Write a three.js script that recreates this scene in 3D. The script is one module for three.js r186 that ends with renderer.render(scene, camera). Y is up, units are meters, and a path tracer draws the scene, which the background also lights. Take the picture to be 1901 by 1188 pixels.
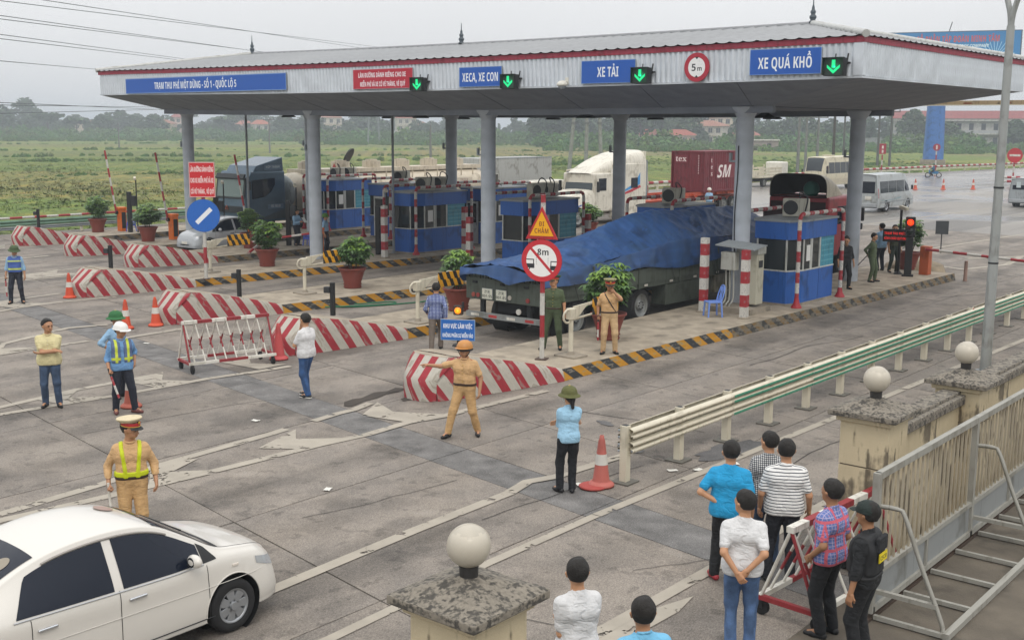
import * as THREE from 'three';
import { mergeGeometries, mergeVertices } from 'three/addons/utils/BufferGeometryUtils.js';
import { RoundedBoxGeometry } from 'three/addons/geometries/RoundedBoxGeometry.js';

// ---------- camera, sky, sun, exposure ----------
const DEG = Math.PI / 180;
const scene = new THREE.Scene();
const camera = new THREE.PerspectiveCamera(31.03, 1024 / 639, 0.2, 6000);
camera.position.set(0, 5.5, 0);
camera.rotation.order = 'YXZ';
camera.rotation.set(-9.5 * DEG, 39.6 * DEG, 0.3 * DEG);
{ // overcast sky, brighter towards the zenith, soft cloud mottling
  const w = 256, h = 128, d = new Float32Array(w * h * 4);
  for (let j = 0; j < h; j++) for (let i = 0; i < w; i++) {
    const el = (j + 0.5) / h * Math.PI - Math.PI / 2, az = i / w * 2 * Math.PI, s = Math.max(0, Math.sin(el));
    const m = 1 + 0.035 * Math.sin(az * 3 + el * 9) * Math.sin(az * 5 - el * 14 + 1.3) + 0.015 * Math.sin(az * 11 + 2.1 * Math.sin(el * 21));
    const L = 0.775 * (1 + 1.4 * s) * m;
    const o = (j * w + i) * 4; d[o] = L * 0.992; d[o + 1] = L * 1.0; d[o + 2] = L * 1.014; d[o + 3] = 1;
  }
  const t = new THREE.DataTexture(d, w, h, THREE.RGBAFormat, THREE.FloatType);
  t.mapping = THREE.EquirectangularReflectionMapping; t.magFilter = t.minFilter = THREE.LinearFilter; t.needsUpdate = true;
  scene.background = t; scene.environment = t;
}
const sun = new THREE.DirectionalLight(0xfff4e6, 0.9);
sun.position.set(22, 70, 8); sun.target.position.set(-22, 0, -28); scene.add(sun, sun.target);
sun.castShadow = true; sun.shadow.radius = 45; sun.shadow.mapSize.set(2048, 2048);
Object.assign(sun.shadow.camera, { left: -70, right: 70, top: 70, bottom: -70, near: 1, far: 250 });
const renderer = new THREE.WebGLRenderer({ antialias: true });
renderer.toneMapping = THREE.LinearToneMapping; renderer.toneMappingExposure = 1.0; renderer.shadowMap.enabled = true;
scene.fog = new THREE.FogExp2(0xd5dde4, 0.0008);

// ---------- helpers ----------
function rng(seed) { let a = seed | 0; return () => { a = (a + 0x6d2b79f5) | 0; let t = Math.imul(a ^ (a >>> 15), 1 | a); t = (t + Math.imul(t ^ (t >>> 7), 61 | t)) ^ t; return ((t ^ (t >>> 14)) >>> 0) / 4294967296; }; }
const hash = (x, y, z = 0) => { let h = Math.imul(x | 0, 374761393) + Math.imul(y | 0, 668265263) + Math.imul(z | 0, 2147483647 ^ 0x5bd1e995); h = Math.imul(h ^ (h >>> 13), 1274126177); return ((h ^ (h >>> 16)) >>> 0) / 4294967296; };
const sm = (t) => t * t * (3 - 2 * t), lerp = (a, b, t) => a + (b - a) * t, clamp = (v, a = 0, b = 1) => Math.min(b, Math.max(a, v));
const step = (a, b, v) => sm(clamp((v - a) / (b - a)));
function vn(x, y, p = 0, s = 0) { // value noise, period p
  const xi = Math.floor(x), yi = Math.floor(y), fx = sm(x - xi), fy = sm(y - yi), w = (v) => (p ? ((v % p) + p) % p : v);
  const a = hash(w(xi), w(yi), s), b = hash(w(xi + 1), w(yi), s), c = hash(w(xi), w(yi + 1), s), d = hash(w(xi + 1), w(yi + 1), s);
  return lerp(lerp(a, b, fx), lerp(c, d, fx), fy);
}
function fbm(x, y, p, oct = 4, s = 0) { let v = 0, a = 0.5, t = 0; for (let i = 0; i < oct; i++) { v += a * vn(x, y, p, s + i); t += a; x *= 2; y *= 2; p *= 2; a *= 0.5; } return v / t; }
function n3(x, y, z) { const xi = Math.floor(x), yi = Math.floor(y), zi = Math.floor(z), fx = sm(x - xi), fy = sm(y - yi), fz = sm(z - zi); const q = (k) => lerp(lerp(hash(xi, yi, zi + k), hash(xi + 1, yi, zi + k), fx), lerp(hash(xi, yi + 1, zi + k), hash(xi + 1, yi + 1, zi + k), fx), fy); return lerp(q(0), q(1), fz); }
function tex(size, f, metres = 1, srgb = true, h = size) { // f(u,v) -> [r,g,b,(a)] 0..1 ; metres = the real size of a tile
  const d = new Uint8Array(size * h * 4);
  for (let j = 0; j < h; j++) for (let i = 0; i < size; i++) { const c = f(i / size, j / h), o = (j * size + i) * 4; const g = typeof c === 'number'; d[o] = clamp(g ? c : c[0]) * 255; d[o + 1] = clamp(g ? c : c[1]) * 255; d[o + 2] = clamp(g ? c : c[2]) * 255; d[o + 3] = 255; }
  const t = new THREE.DataTexture(d, size, h); t.wrapS = t.wrapT = THREE.RepeatWrapping; t.magFilter = THREE.LinearFilter; t.minFilter = THREE.LinearMipmapLinearFilter; t.generateMipmaps = true;
  if (srgb) t.colorSpace = THREE.SRGBColorSpace; t.repeat.set(1 / metres, 1 / metres); t.needsUpdate = true; return t;
}
function canvasTex(w, h, draw) { const c = document.createElement('canvas'); c.width = w; c.height = h; const x = c.getContext('2d'); draw(x, w, h); const t = new THREE.CanvasTexture(c); t.colorSpace = THREE.SRGBColorSpace; t.magFilter = THREE.LinearFilter; t.anisotropy = 8; return t; }
const T = {};
T.soft = tex(256, (u, v) => { const n = fbm(u * 6, v * 6, 6, 5, 3); return 0.86 + 0.14 * n; }, 1.7);
T.grime = tex(512, (u, v) => { const n = fbm(u * 5, v * 5, 5, 5, 11), st = fbm(u * 40, v * 3, 40, 3, 17) , m = step(0.52, 0.72, n) * 0.16 + step(0.58, 0.8, st) * 0.12; return [0.97 - m, 0.965 - m * 1.05, 0.95 - m * 1.15]; }, 2.1);
T.concrete = tex(512, (u, v) => { const n = fbm(u * 8, v * 8, 8, 6, 21), g = hash(u * 512, v * 512, 5), k = step(0.6, 0.75, fbm(u * 6, v * 6, 6, 4, 31)); const L = 0.70 + 0.26 * n + 0.07 * (g - 0.5) - 0.10 * k; return [L, L * 0.985, L * 0.955]; }, 2.6);
T.grain = tex(256, (u, v) => 0.5 + 0.35 * (hash(u * 256, v * 256, 9) - 0.5) + 0.5 * (fbm(u * 32, v * 32, 32, 3, 8) - 0.5), 0.6, false);
T.fold = tex(256, (u, v) => { const w = 0.35 * fbm(u * 5, v * 5, 5, 3, 45), a = Math.abs(2 * fbm((u + w) * 4, v * 7, 4, 4, 43) - 1), b = fbm(u * 14, v * 14, 14, 3, 44); return clamp(Math.pow(a * 2.2, 0.7) * 0.75 + 0.25 * b); }, 0.62, false);
T.cloth = tex(128, (u, v) => { const n = fbm(u * 10, v * 10, 10, 3, 41), w = 0.5 + 0.5 * Math.sin(u * 402) * Math.sin(v * 402); return 0.88 + 0.10 * n + 0.02 * w; }, 0.4);
const lin = (hex) => new THREE.Color(hex);
const cache = {};
function mat(hex, rough = 0.7, o = {}) { // shared procedural material
  const key = hex + '|' + rough + '|' + Object.entries(o).map(([k, v]) => k + ':' + (v && v.uuid ? v.uuid : v)).join(',');
  if (cache[key]) return cache[key];
  const phys = 'clearcoat' in o || 'transmission' in o || 'sheen' in o;
  const m = new (phys ? THREE.MeshPhysicalMaterial : THREE.MeshStandardMaterial)({ color: hex, roughness: rough, ...o });
  if (!('map' in o)) m.map = T.soft; else if (!o.map) m.map = null;
  return cache[key] = m;
}
function boxUV(g) { // uv in metres from the dominant axis of each face
  if (g.index) g = g.toNonIndexed();
  const p = g.attributes.position; if (!g.attributes.normal) g.computeVertexNormals();
  const uv = new Float32Array(p.count * 2), a = new THREE.Vector3(), b = new THREE.Vector3(), c = new THREE.Vector3(), n = new THREE.Vector3();
  for (let i = 0; i < p.count; i += 3) {
    a.fromBufferAttribute(p, i); b.fromBufferAttribute(p, i + 1); c.fromBufferAttribute(p, i + 2);
    n.subVectors(b, a).cross(c.clone().sub(a)); const x = Math.abs(n.x), y = Math.abs(n.y), z = Math.abs(n.z);
    [a, b, c].forEach((q, k) => { const o = (i + k) * 2; if (y >= x && y >= z) { uv[o] = q.x; uv[o + 1] = q.z; } else if (x >= z) { uv[o] = q.z; uv[o + 1] = q.y; } else { uv[o] = q.x; uv[o + 1] = q.y; } });
  }
  g.setAttribute('uv', new THREE.BufferAttribute(uv, 2));
  for (const k of Object.keys(g.attributes)) if (!['position', 'normal', 'uv', 'color'].includes(k)) g.deleteAttribute(k);
  return g;
}
const V = (x, y, z) => new THREE.Vector3(x, y, z);
const tf = (g, x = 0, y = 0, z = 0, rx = 0, ry = 0, rz = 0) => g.applyMatrix4(new THREE.Matrix4().compose(V(x, y, z), new THREE.Quaternion().setFromEuler(new THREE.Euler(rx, ry, rz, 'YXZ')), V(1, 1, 1)));
const box = (x, y, z, w, h, d) => new THREE.BoxGeometry(w, h, d).translate(x, y, z);
const bb = (x0, y0, z0, x1, y1, z1) => box((x0 + x1) / 2, (y0 + y1) / 2, (z0 + z1) / 2, Math.abs(x1 - x0), Math.abs(y1 - y0), Math.abs(z1 - z0));
const rb = (x, y, z, w, h, d, r = 0.02, s = 2) => new RoundedBoxGeometry(w, h, d, s, Math.min(r, w / 2.01, h / 2.01, d / 2.01)).translate(x, y, z);
const cyl = (r0, r1, h, x = 0, y = 0, z = 0, seg = 20) => new THREE.CylinderGeometry(r1, r0, h, seg).translate(x, y + h / 2, z); // r0 bottom
function rod(a, b, r, seg = 8, r2 = r) { const d = b.clone().sub(a), L = d.length(); const g = new THREE.CylinderGeometry(r2, r, L, seg); g.translate(0, L / 2, 0); g.applyQuaternion(new THREE.Quaternion().setFromUnitVectors(V(0, 1, 0), d.normalize())); return g.translate(a.x, a.y, a.z); }
function beam(a, b, w, h) { const d = b.clone().sub(a), L = d.length(); const g = new THREE.BoxGeometry(w, h, L); const m = new THREE.Matrix4().lookAt(a, b, V(0, 1, 0.001)); g.applyMatrix4(m); const c = a.clone().add(b).multiplyScalar(0.5); return g.translate(c.x, c.y, c.z); }
const tube = (pts, r, n = 24, seg = 8, closed = false) => new THREE.TubeGeometry(new THREE.CatmullRomCurve3(pts, closed, 'catmullrom', 0.5), n, r, seg, closed);
const lathe = (pts, seg = 28) => new THREE.LatheGeometry(pts.map(([r, y]) => new THREE.Vector2(r, y)), seg);
function ext(pts, depth, bevel = 0, holes = []) { const s = new THREE.Shape(pts.map(([x, y]) => new THREE.Vector2(x, y))); for (const h of holes) s.holes.push(new THREE.Path(h.map(([x, y]) => new THREE.Vector2(x, y)))); return new THREE.ExtrudeGeometry(s, { depth, bevelEnabled: bevel > 0, bevelThickness: bevel, bevelSize: bevel, bevelSegments: 2, curveSegments: 12 }); }
const sph = (r, x = 0, y = 0, z = 0, a = 20, b = 14) => new THREE.SphereGeometry(r, a, b).translate(x, y, z);
function join(gs) { gs = [].concat(gs).map((g) => boxUV(g)); if (gs.length === 1) return gs[0]; if (gs.some((g) => g.attributes.color)) gs.forEach((g) => { if (!g.attributes.color) g.setAttribute('color', new THREE.BufferAttribute(new Float32Array(g.attributes.position.count * 3).fill(1), 3)); }); return mergeGeometries(gs); }
const taken = {};
function numbered(n) { const k = taken[n] = (taken[n] ?? -1) + 1; return k ? n + '_' + String(k).padStart(3, '0') : n; }
function part(name, geo, m, parent, keepUV = false) { const o = new THREE.Mesh(keepUV ? geo : join(geo), m); o.name = name; o.castShadow = o.receiveShadow = true; parent.add(o); return o; }
function parts(name, geos, m, parent) { return geos.map((g) => part(name, g, m, parent)); }
function tag(o, label, category, group) { o.userData.label = label; o.userData.category = category; if (group) o.userData.group = group; return o; }
function thing(name, label, category, [x, y, z] = [0, 0, 0], turn = 0, group) { const o = new THREE.Group(); o.name = numbered(name); o.position.set(x, y, z); o.rotation.y = turn; tag(o, label, category, group); scene.add(o); return o; }
function struct(name, geo, m, keepUV) { const o = part(numbered(name), geo, m, scene, keepUV); o.userData.kind = 'structure'; return o; }
function copy(root, [x, y, z], turn, label, group) { const r = root.clone(); r.userData = { ...root.userData }; r.name = numbered(root.name.replace(/_\d{3}$/, '')); r.position.set(x, y, z); r.rotation.y = turn; r.userData.label = label; if (group) r.userData.group = group; scene.add(r); return r; }
function faceUV(w, h) { return new THREE.PlaneGeometry(w, h); }
function grid(nu, nv, f, flip = false) { // parametric sheet f(u,v)->[x,y,z]
  const p = [], id = [];
  for (let j = 0; j <= nv; j++) for (let i = 0; i <= nu; i++) p.push(...f(i / nu, j / nv));
  for (let j = 0; j < nv; j++) for (let i = 0; i < nu; i++) { const a = j * (nu + 1) + i, b = a + 1, c = a + nu + 1, d = c + 1; flip ? id.push(a, c, b, b, c, d) : id.push(a, b, c, b, d, c); }
  const g = new THREE.BufferGeometry(); g.setAttribute('position', new THREE.Float32BufferAttribute(p, 3)); g.setIndex(id); g.computeVertexNormals(); return g;
}
function striped(n, a, b, f) { // alternate two colours along a list of pieces
  const A = [], B = []; for (let i = 0; i < n; i++) (i % 2 ? B : A).push(f(i)); return [[A, a], [B, b]];
}
const M = {
  white: mat(0xd8d6cf, 0.55, { map: T.grime }), red: mat(0xa3202c, 0.55, { map: T.grime }), black: mat(0x17181a, 0.6), yellow: mat(0xe0a010, 0.6, { map: T.grime }),
  grey: mat(0x8d949a, 0.6, { map: T.grime }), steel: mat(0x9aa0a4, 0.45, { metalness: 0.5 }), dark: mat(0x26282b, 0.6), rubber: mat(0x1b1b1c, 0.9), cream: mat(0xcfc9b8, 0.6, { map: T.grime }),
  concrete: mat(0xaca498, 0.9, { map: T.concrete, bumpMap: T.grain, bumpScale: 0.004 }), blue: mat(0x1d4f9e, 0.5, { map: T.grime }), glass: mat(0x0c1013, 0.06, { map: null, metalness: 0 }),
  orange: mat(0xe2711d, 0.5, { map: T.grime }), green: mat(0x2f8f63, 0.5, { map: T.grime }), chrome: mat(0xc9cccf, 0.2, { map: null, metalness: 0.9 }),
};
// ---------- ground, road, markings, islands ----------
function group(name, kind = 'structure') { const g = new THREE.Group(); g.name = numbered(name); g.userData.kind = kind; scene.add(g); return g; }
T.slab = tex(512, (u, v) => {
  const n = fbm(u * 4, v * 16, 4, 6, 51), sp = hash(u * 512, v * 1280, 3), st = step(0.56, 0.7, fbm(u * 3, v * 9, 3, 4, 77)), tr = Math.exp(-(((u - 0.27) / 0.1) ** 2)) + Math.exp(-(((u - 0.73) / 0.1) ** 2));
  const dr = step(0.6, 0.78, fbm(u * 10, v * 4, 10, 4, 91));
  let L = 0.84 + 0.24 * (n - 0.5) + 0.3 * (sp - 0.5) - 0.09 * tr * (0.5 + n) - 0.10 * st - 0.05 * dr - 0.10 * step(0.66, 0.76, fbm(u * 22, v * 80, 22, 3, 95)) - 0.05 * step(0.5, 0.62, fbm(u * 7, v * 30, 7, 5, 97)); const w = 0.03 * (n - 0.4) + 0.035;
  return [L * (1 + w), L * (1 + w * 0.35), L * (1 - w * 0.7)];
}, 1, true, 1280); T.slab.repeat.set(1, 1 / 14.4);
T.asphalt = tex(512, (u, v) => { const g = hash(u * 512, v * 512, 3), n = fbm(u * 8, v * 8, 8, 5, 5), k = hash(u * 256, v * 256, 4); const L = 0.62 + 0.32 * (n - 0.5) + 0.30 * (g - 0.5) + (k > 0.93 ? 0.16 : 0); return [L, L, L * 1.01]; }, 2.3);
T.wetR = tex(512, (u, v) => { const n = fbm(u * 4, v * 12, 4, 5, 61); return 0.95 - 0.55 * step(0.45, 0.66, n); }, 1, false); T.wetR.repeat.set(1 / 37, 1 / 61);
T.farRoad = tex(512, (u, v) => { const g = hash(u * 512, v * 512, 3), n = fbm(u * 6, v * 3, 6, 6, 5), s = fbm(u * 24, v * 2, 24, 4, 6); const L = 0.86 + 0.3 * (n - 0.5) + 0.08 * (g - 0.5) - 0.16 * step(0.52, 0.7, s); return [L, L * 0.99, L * 0.97]; }, 1); T.farRoad.repeat.set(1 / 29, 1 / 47);
T.wear = tex(512, (u, v) => { const n = fbm(u * 10, v * 10, 10, 5, 71), m = fbm(u * 40, v * 40, 40, 3, 72); const w = step(0.37, 0.42, n * 0.72 + m * 0.34); return w; }, 1.9, false);
const roadTones = [0.275, 0.292, 0.31, 0.268, 0.3, 0.284].map((L, i) => { const m = new THREE.MeshStandardMaterial({ roughness: 0.86, map: T.slab, bumpMap: T.grain, bumpScale: 0.004 }); m.color.setRGB(L * 1.07, L * 0.985, L * 0.915); return m; });
const road = group('road');
{ // base under the joints, then slabs with open joints
  const xs = [-57, -52.6, -48.8, -45.2, -41.6, -38, -34.4, -30.8, -27.2, -23.6, -20, -16.4, -12.9, -9.35, -5.2];
  const zs = [12, 7.7, 3.5, -0.7, -4.9, -9.13, -13.13, -14.05, -16.14, -20.3, -24.5, -28.7, -32.9, -37.1, -41.3, -45.5, -49.7, -53.9, -58.1, -62.3];
  const sk = (x, z) => z + 0.16 * (x + 10.75), r = rng(5);
  part('joint_filler', bb(-57, -0.2, -71, -5.2, -0.022, 14), mat(0x1d1b19, 0.95), road);
  for (let j = 0; j + 1 < zs.length; j++) for (let i = 0; i + 1 < xs.length; i++) {
    const patch = j === 6, g2 = 0.011, x0 = xs[i] + g2, x1 = xs[i + 1] - g2, a = zs[j] - (patch ? 0.004 : g2), b = zs[j + 1] + (patch ? 0.004 : g2), y = (r() - 0.5) * 0.006 - 0.003, tilt = (r() - 0.5) * 0.004;
    const P = [[x0, sk(x0, a)], [x1, sk(x1, a)], [x1, sk(x1, b)], [x0, sk(x0, b)]], off = r() * 14;
    const pos = [], nor = [], uv = [];
    const put = (p, n, q) => { pos.push(...p); nor.push(...n); uv.push(...q); };
    const top = P.map(([x, z], k) => [x, y + (k < 2 ? tilt : -tilt), z]), low = P.map(([x, z]) => [x, -0.02, z]);
    const q = (p) => patch ? [p[0], p[2]] : [(p[0] - x0) / (x1 - x0), p[2] + off];
    for (const k of [0, 1, 2, 0, 2, 3]) put(top[k], [0, 1, 0], q(top[k]));
    for (let k = 0; k < 4; k++) { const m = (k + 1) % 4, n = [k === 1 ? 1 : k === 3 ? -1 : 0, 0, k === 0 ? 1 : k === 2 ? -1 : 0]; for (const c of [low[k], low[m], top[m], low[k], top[m], top[k]]) put(c, n, q(c)); }
    const g = new THREE.BufferGeometry(); g.setAttribute('position', new THREE.Float32BufferAttribute(pos, 3)); g.setAttribute('normal', new THREE.Float32BufferAttribute(nor, 3)); g.setAttribute('uv', new THREE.Float32BufferAttribute(uv, 2));
    part(patch ? 'asphalt_patch' : 'slab', g, patch ? mat(0xa6a39e, 0.88, { map: T.asphalt, bumpMap: T.grain, bumpScale: 0.008 }) : roadTones[Math.floor(r() * 6)], road, true);
  }
  const far = new THREE.Shape([[-57, 62.3 + 7.4 - 0.02], [-5.2, 62.3 - 0.9], [-1, 62.3], [-1, 180], [30, 420], [-46, 420], [-51, 178], [-56.5, 135]].map(([x, y]) => new THREE.Vector2(x, y)));
  const farM = new THREE.MeshStandardMaterial({ roughness: 0.6, map: T.farRoad, roughnessMap: T.wetR }); farM.color.setRGB(0.315, 0.297, 0.277);
  part('far_pavement', new THREE.ShapeGeometry(far).rotateX(-Math.PI / 2), farM, road);
}
// embankment, field, yard
const yardM = new THREE.MeshStandardMaterial({ color: 0x746d63, roughness: 0.95, map: T.concrete, bumpMap: T.grain, bumpScale: 0.006 });
struct('yard', bb(-5.19, -0.2, -60, 12, 0.012, 12), yardM);
{
  const fieldTile = tex(512, (u, v) => { const n = fbm(u * 10, v * 10, 10, 6, 131), b = fbm(u * 60, v * 60, 60, 3, 132), k = step(0.56, 0.7, fbm(u * 7, v * 7, 7, 4, 133)); const L = 0.52 + 0.5 * (b - 0.5) + 0.35 * (n - 0.5); return [L * (1.02 + 0.18 * k), L * 1.06, L * (0.86 - 0.1 * k)]; }, 6);
  const pos = [], col = [], uv = [], id = []; const c = new THREE.Color();
  const ds = []; for (let d = 20; d < 1500; d *= 1.018) ds.push(d);
  const nA = 300; // polar patchwork around the viewer's side of the plain: near rows fine, far rows coarse
  const plots = [[0.098, 0.15, 0.03], [0.125, 0.17, 0.035], [0.15, 0.155, 0.06], [0.11, 0.125, 0.045], [0.16, 0.19, 0.045], [0.135, 0.13, 0.07], [0.09, 0.12, 0.035]];
  ds.forEach((d, j) => { for (let i = 0; i <= nA; i++) {
    const a = (-8 + 90 * i / nA) * DEG, x = -d * Math.sin(a), z = -d * Math.cos(a);
    // plots of rice and fallow land lie along the plain, wobbling edges
    const s = x * 0.77 + z * 0.64, t = x * -0.64 + z * 0.77, wob = 9 * (vn(t * 0.03, s * 0.01, 0, 7) - 0.5) + 3 * (vn(t * 0.15, s * 0.1, 0, 8) - 0.5);
    let row = Math.floor((s + wob) / (20 + 0.04 * d)), cell = Math.floor((t + 40 * hash(row, 3)) / (70 + 60 * hash(row, 9)));
    const pl = plots[Math.floor(hash(row, cell, 2) * plots.length)], n = fbm(x * 0.12, z * 0.12, 4096, 4, 15), m = vn(x * 0.9, z * 0.9, 0, 4);
    const w = step(0.5, 0.68, n), k = 0.82 + 0.3 * n + 0.16 * (m - 0.5);
    c.setRGB(lerp(pl[0], 0.13, w * 0.35) * k, lerp(pl[1], 0.125, w * 0.35) * k, lerp(pl[2], 0.055, w * 0.35) * k);
    const road2 = x > -57 && z > -400; pos.push(x, road2 ? -0.3 : -0.55 + 0.18 * n, z); col.push(c.r * 4.0, c.g * 3.75, c.b * 3.0); uv.push(x, z);
    if (j && i) { const W = nA + 1, q = j * W + i; id.push(q, q - 1, q - W, q - 1, q - W - 1, q - W); }
  } });
  const g = new THREE.BufferGeometry(); g.setAttribute('position', new THREE.Float32BufferAttribute(pos, 3)); g.setAttribute('color', new THREE.Float32BufferAttribute(col, 3)); g.setAttribute('uv', new THREE.Float32BufferAttribute(uv, 2)); g.setIndex(id); g.computeVertexNormals();
  struct('field', g, new THREE.MeshStandardMaterial({ vertexColors: true, roughness: 1, map: fieldTile }), true);
  struct('terrain', new THREE.PlaneGeometry(6000, 6000).rotateX(-Math.PI / 2).translate(0, -0.75, 0), mat(0x4a5a2c, 1, { map: fieldTile }));
  struct('embankment', [grid(1, 60, (u, v) => [-57 - u * 2.2, -0.02 - u * 0.6 - 0.06 * vn(v * 90, u * 3), 14 - v * 85], true), grid(1, 60, (u, v) => [lerp(-57, -51, step(0.3, 1, v)) - u * 2.4, -0.02 - u * 0.6, -71 - v * 130], true)], mat(0x5b6138, 1, { map: fieldTile }));
}
// painted markings
const paintM = new THREE.MeshStandardMaterial({ color: 0xaaa294, roughness: 0.8, map: T.soft, alphaMap: T.wear, alphaTest: 0.5 });
const marks = group('road_markings');
function ribbon(pts, w, y = 0.008) { const p = [], id = []; pts.forEach(([x, z], i) => { const a = pts[Math.max(0, i - 1)], b = pts[Math.min(pts.length - 1, i + 1)], dx = b[0] - a[0], dz = b[1] - a[1], L = Math.hypot(dx, dz) || 1, k = w / 2 / L; p.push(x - dz * k, y, z + dx * k, x + dz * k, y, z - dx * k); if (i) { const o = i * 2; id.push(o - 2, o, o - 1, o - 1, o, o + 1); } }); const g = new THREE.BufferGeometry(); g.setAttribute('position', new THREE.Float32BufferAttribute(p, 3)); g.setIndex(id); g.computeVertexNormals(); if (g.attributes.normal.getY(0) < 0) { g.setIndex(id.reverse()); g.computeVertexNormals(); } return g; }
const poly = (pts, y = 0.009) => new THREE.ShapeGeometry(new THREE.Shape(pts.map(([x, z]) => new THREE.Vector2(x, -z)))).rotateX(-Math.PI / 2).translate(0, y, 0);
const mk = (g) => part('painted_marking', g, paintM, marks);
const dense = (pts, n = 6) => { const o = []; for (let i = 0; i + 1 < pts.length; i++) for (let k = 0; k < n; k++) o.push([lerp(pts[i][0], pts[i + 1][0], k / n), lerp(pts[i][1], pts[i + 1][1], k / n)]); o.push(pts[pts.length - 1]); return o; };
mk(ribbon(dense([[-10.5, -2], [-10.57, -8.24], [-10.72, -10.9], [-10.78, -13.0]]), 0.2));
mk(ribbon(dense([[-10.78, -13.0], [-10.92, -13.6], [-10.74, -14.1], [-10.66, -15.1], [-10.59, -15.9]]), 0.2, 0.011));
mk(ribbon(dense([[-9.0, -2], [-9.02, -7.8], [-9.15, -10.6], [-9.17, -13.0]]), 0.15));
mk(ribbon(dense([[-9.17, -13.02], [-9.09, -15.8], [-8.96, -20.9], [-8.86, -25.8], [-8.69, -31.8], [-8.3, -58]]), 0.16));
mk(ribbon(dense([[-6.9, -3], [-6.88, -9.8], [-6.87, -12.3], [-6.9, -20], [-6.9, -55]]), 0.18));
mk(poly([[-7.0, -9.9], [-6.55, -9.2], [-6.5, -10.9], [-6.6, -11.4]], 0.006));
mk(ribbon(dense([[-15.25, -3], [-15.43, -7.4], [-15.26, -8.9], [-15.13, -10.6], [-15.02, -12.9], [-14.89, -13.95]]), 0.2));
mk(ribbon(dense([[-14.89, -13.95], [-14.94, -15.0], [-14.76, -15.8], [-14.7, -17.3], [-14.6, -18.8]]), 0.2, 0.011));
mk(ribbon(dense([[-15.55, -4], [-15.7, -7.5], [-15.86, -9.17], [-16.06, -10.25], [-16.25, -12.8], [-16.3, -13.2]]), 0.2));
mk(ribbon(dense([[-16.36, -13.9], [-16.45, -14.6], [-16.44, -15.0], [-16.6, -15.6]]), 0.19, 0.011));
mk(poly([[-16.06, -10.2], [-15.95, -11.1], [-15.6, -10.3], [-15.2, -10.75], [-15.2, -9.6]]));
mk(poly([[-15.66, -12.05], [-16.15, -13.3], [-15.63, -12.87], [-15.05, -13.45], [-15.05, -12.5]]));
mk(poly([[-16.0, -14.8], [-16.55, -15.75], [-15.75, -15.4], [-14.85, -15.9], [-14.95, -15.0]]));
mk(ribbon(dense([[-21.6, -7], [-21.31, -10.3], [-21.03, -12.8], [-20.97, -14.9]]), 0.2)); mk(ribbon(dense([[-20.95, -14.9], [-20.85, -15.5], [-20.75, -15.9], [-20.64, -16.9]]), 0.2, 0.011));
mk(ribbon(dense([[-21.75, -8], [-21.86, -10.6], [-22.15, -12.4], [-22.17, -14.3]]), 0.2));
mk(poly([[-21.9, -11.4], [-22.1, -12.4], [-21.6, -11.9], [-21.1, -12.5], [-21.15, -11.5]])); mk(poly([[-22.1, -13.5], [-22.3, -14.6], [-21.6, -14.1], [-21.0, -14.5], [-21, -13.6]])); mk(poly([[-22.2, -16.1], [-22.5, -17.1], [-21.6, -16.5], [-20.9, -17], [-20.9, -16.2]]));
mk(ribbon(dense([[-27.6, -9], [-27.03, -13.2], [-27.06, -15.6]]), 0.2)); mk(ribbon(dense([[-26.95, -15.7], [-26.71, -16.4], [-26.75, -18.3]]), 0.2, 0.011));
mk(ribbon(dense([[-27.9, -11], [-28.25, -13.8], [-28.8, -15.2]]), 0.2)); mk(ribbon(dense([[-28.9, -15.3], [-29.2, -16.2], [-28.89, -17.2]]), 0.2, 0.011)); mk(poly([[-28.0, -13.0], [-28.3, -14.0], [-27.7, -13.6], [-27.2, -14.3], [-27.1, -13.1]]));
mk(ribbon(dense([[-33, -13], [-33.4, -16.4], [-33.64, -17.04], [-33.8, -18.35], [-33.5, -20.3]]), 0.2)); mk(ribbon(dense([[-34.6, -14], [-35.26, -17.4], [-35.54, -19.5]]), 0.2)); mk(poly([[-35.2, -16.6], [-35.5, -18.3], [-34.6, -17.5], [-33.8, -18.2], [-33.6, -17]]));
mk(poly([[-40.6, -20.4], [-41.6, -22.8], [-40.6, -22.2], [-39.6, -22.9], [-39.7, -20.9]])); mk(ribbon([[-39.6, -19], [-39.3, -24.5]], 0.2)); mk(ribbon([[-40.5, -19], [-41.7, -24.5]], 0.2));
for (const [x, z] of [[-46, -21], [-51, -22]]) mk(ribbon([[x, z], [x - 0.3, z - 4]], 0.3));
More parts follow.
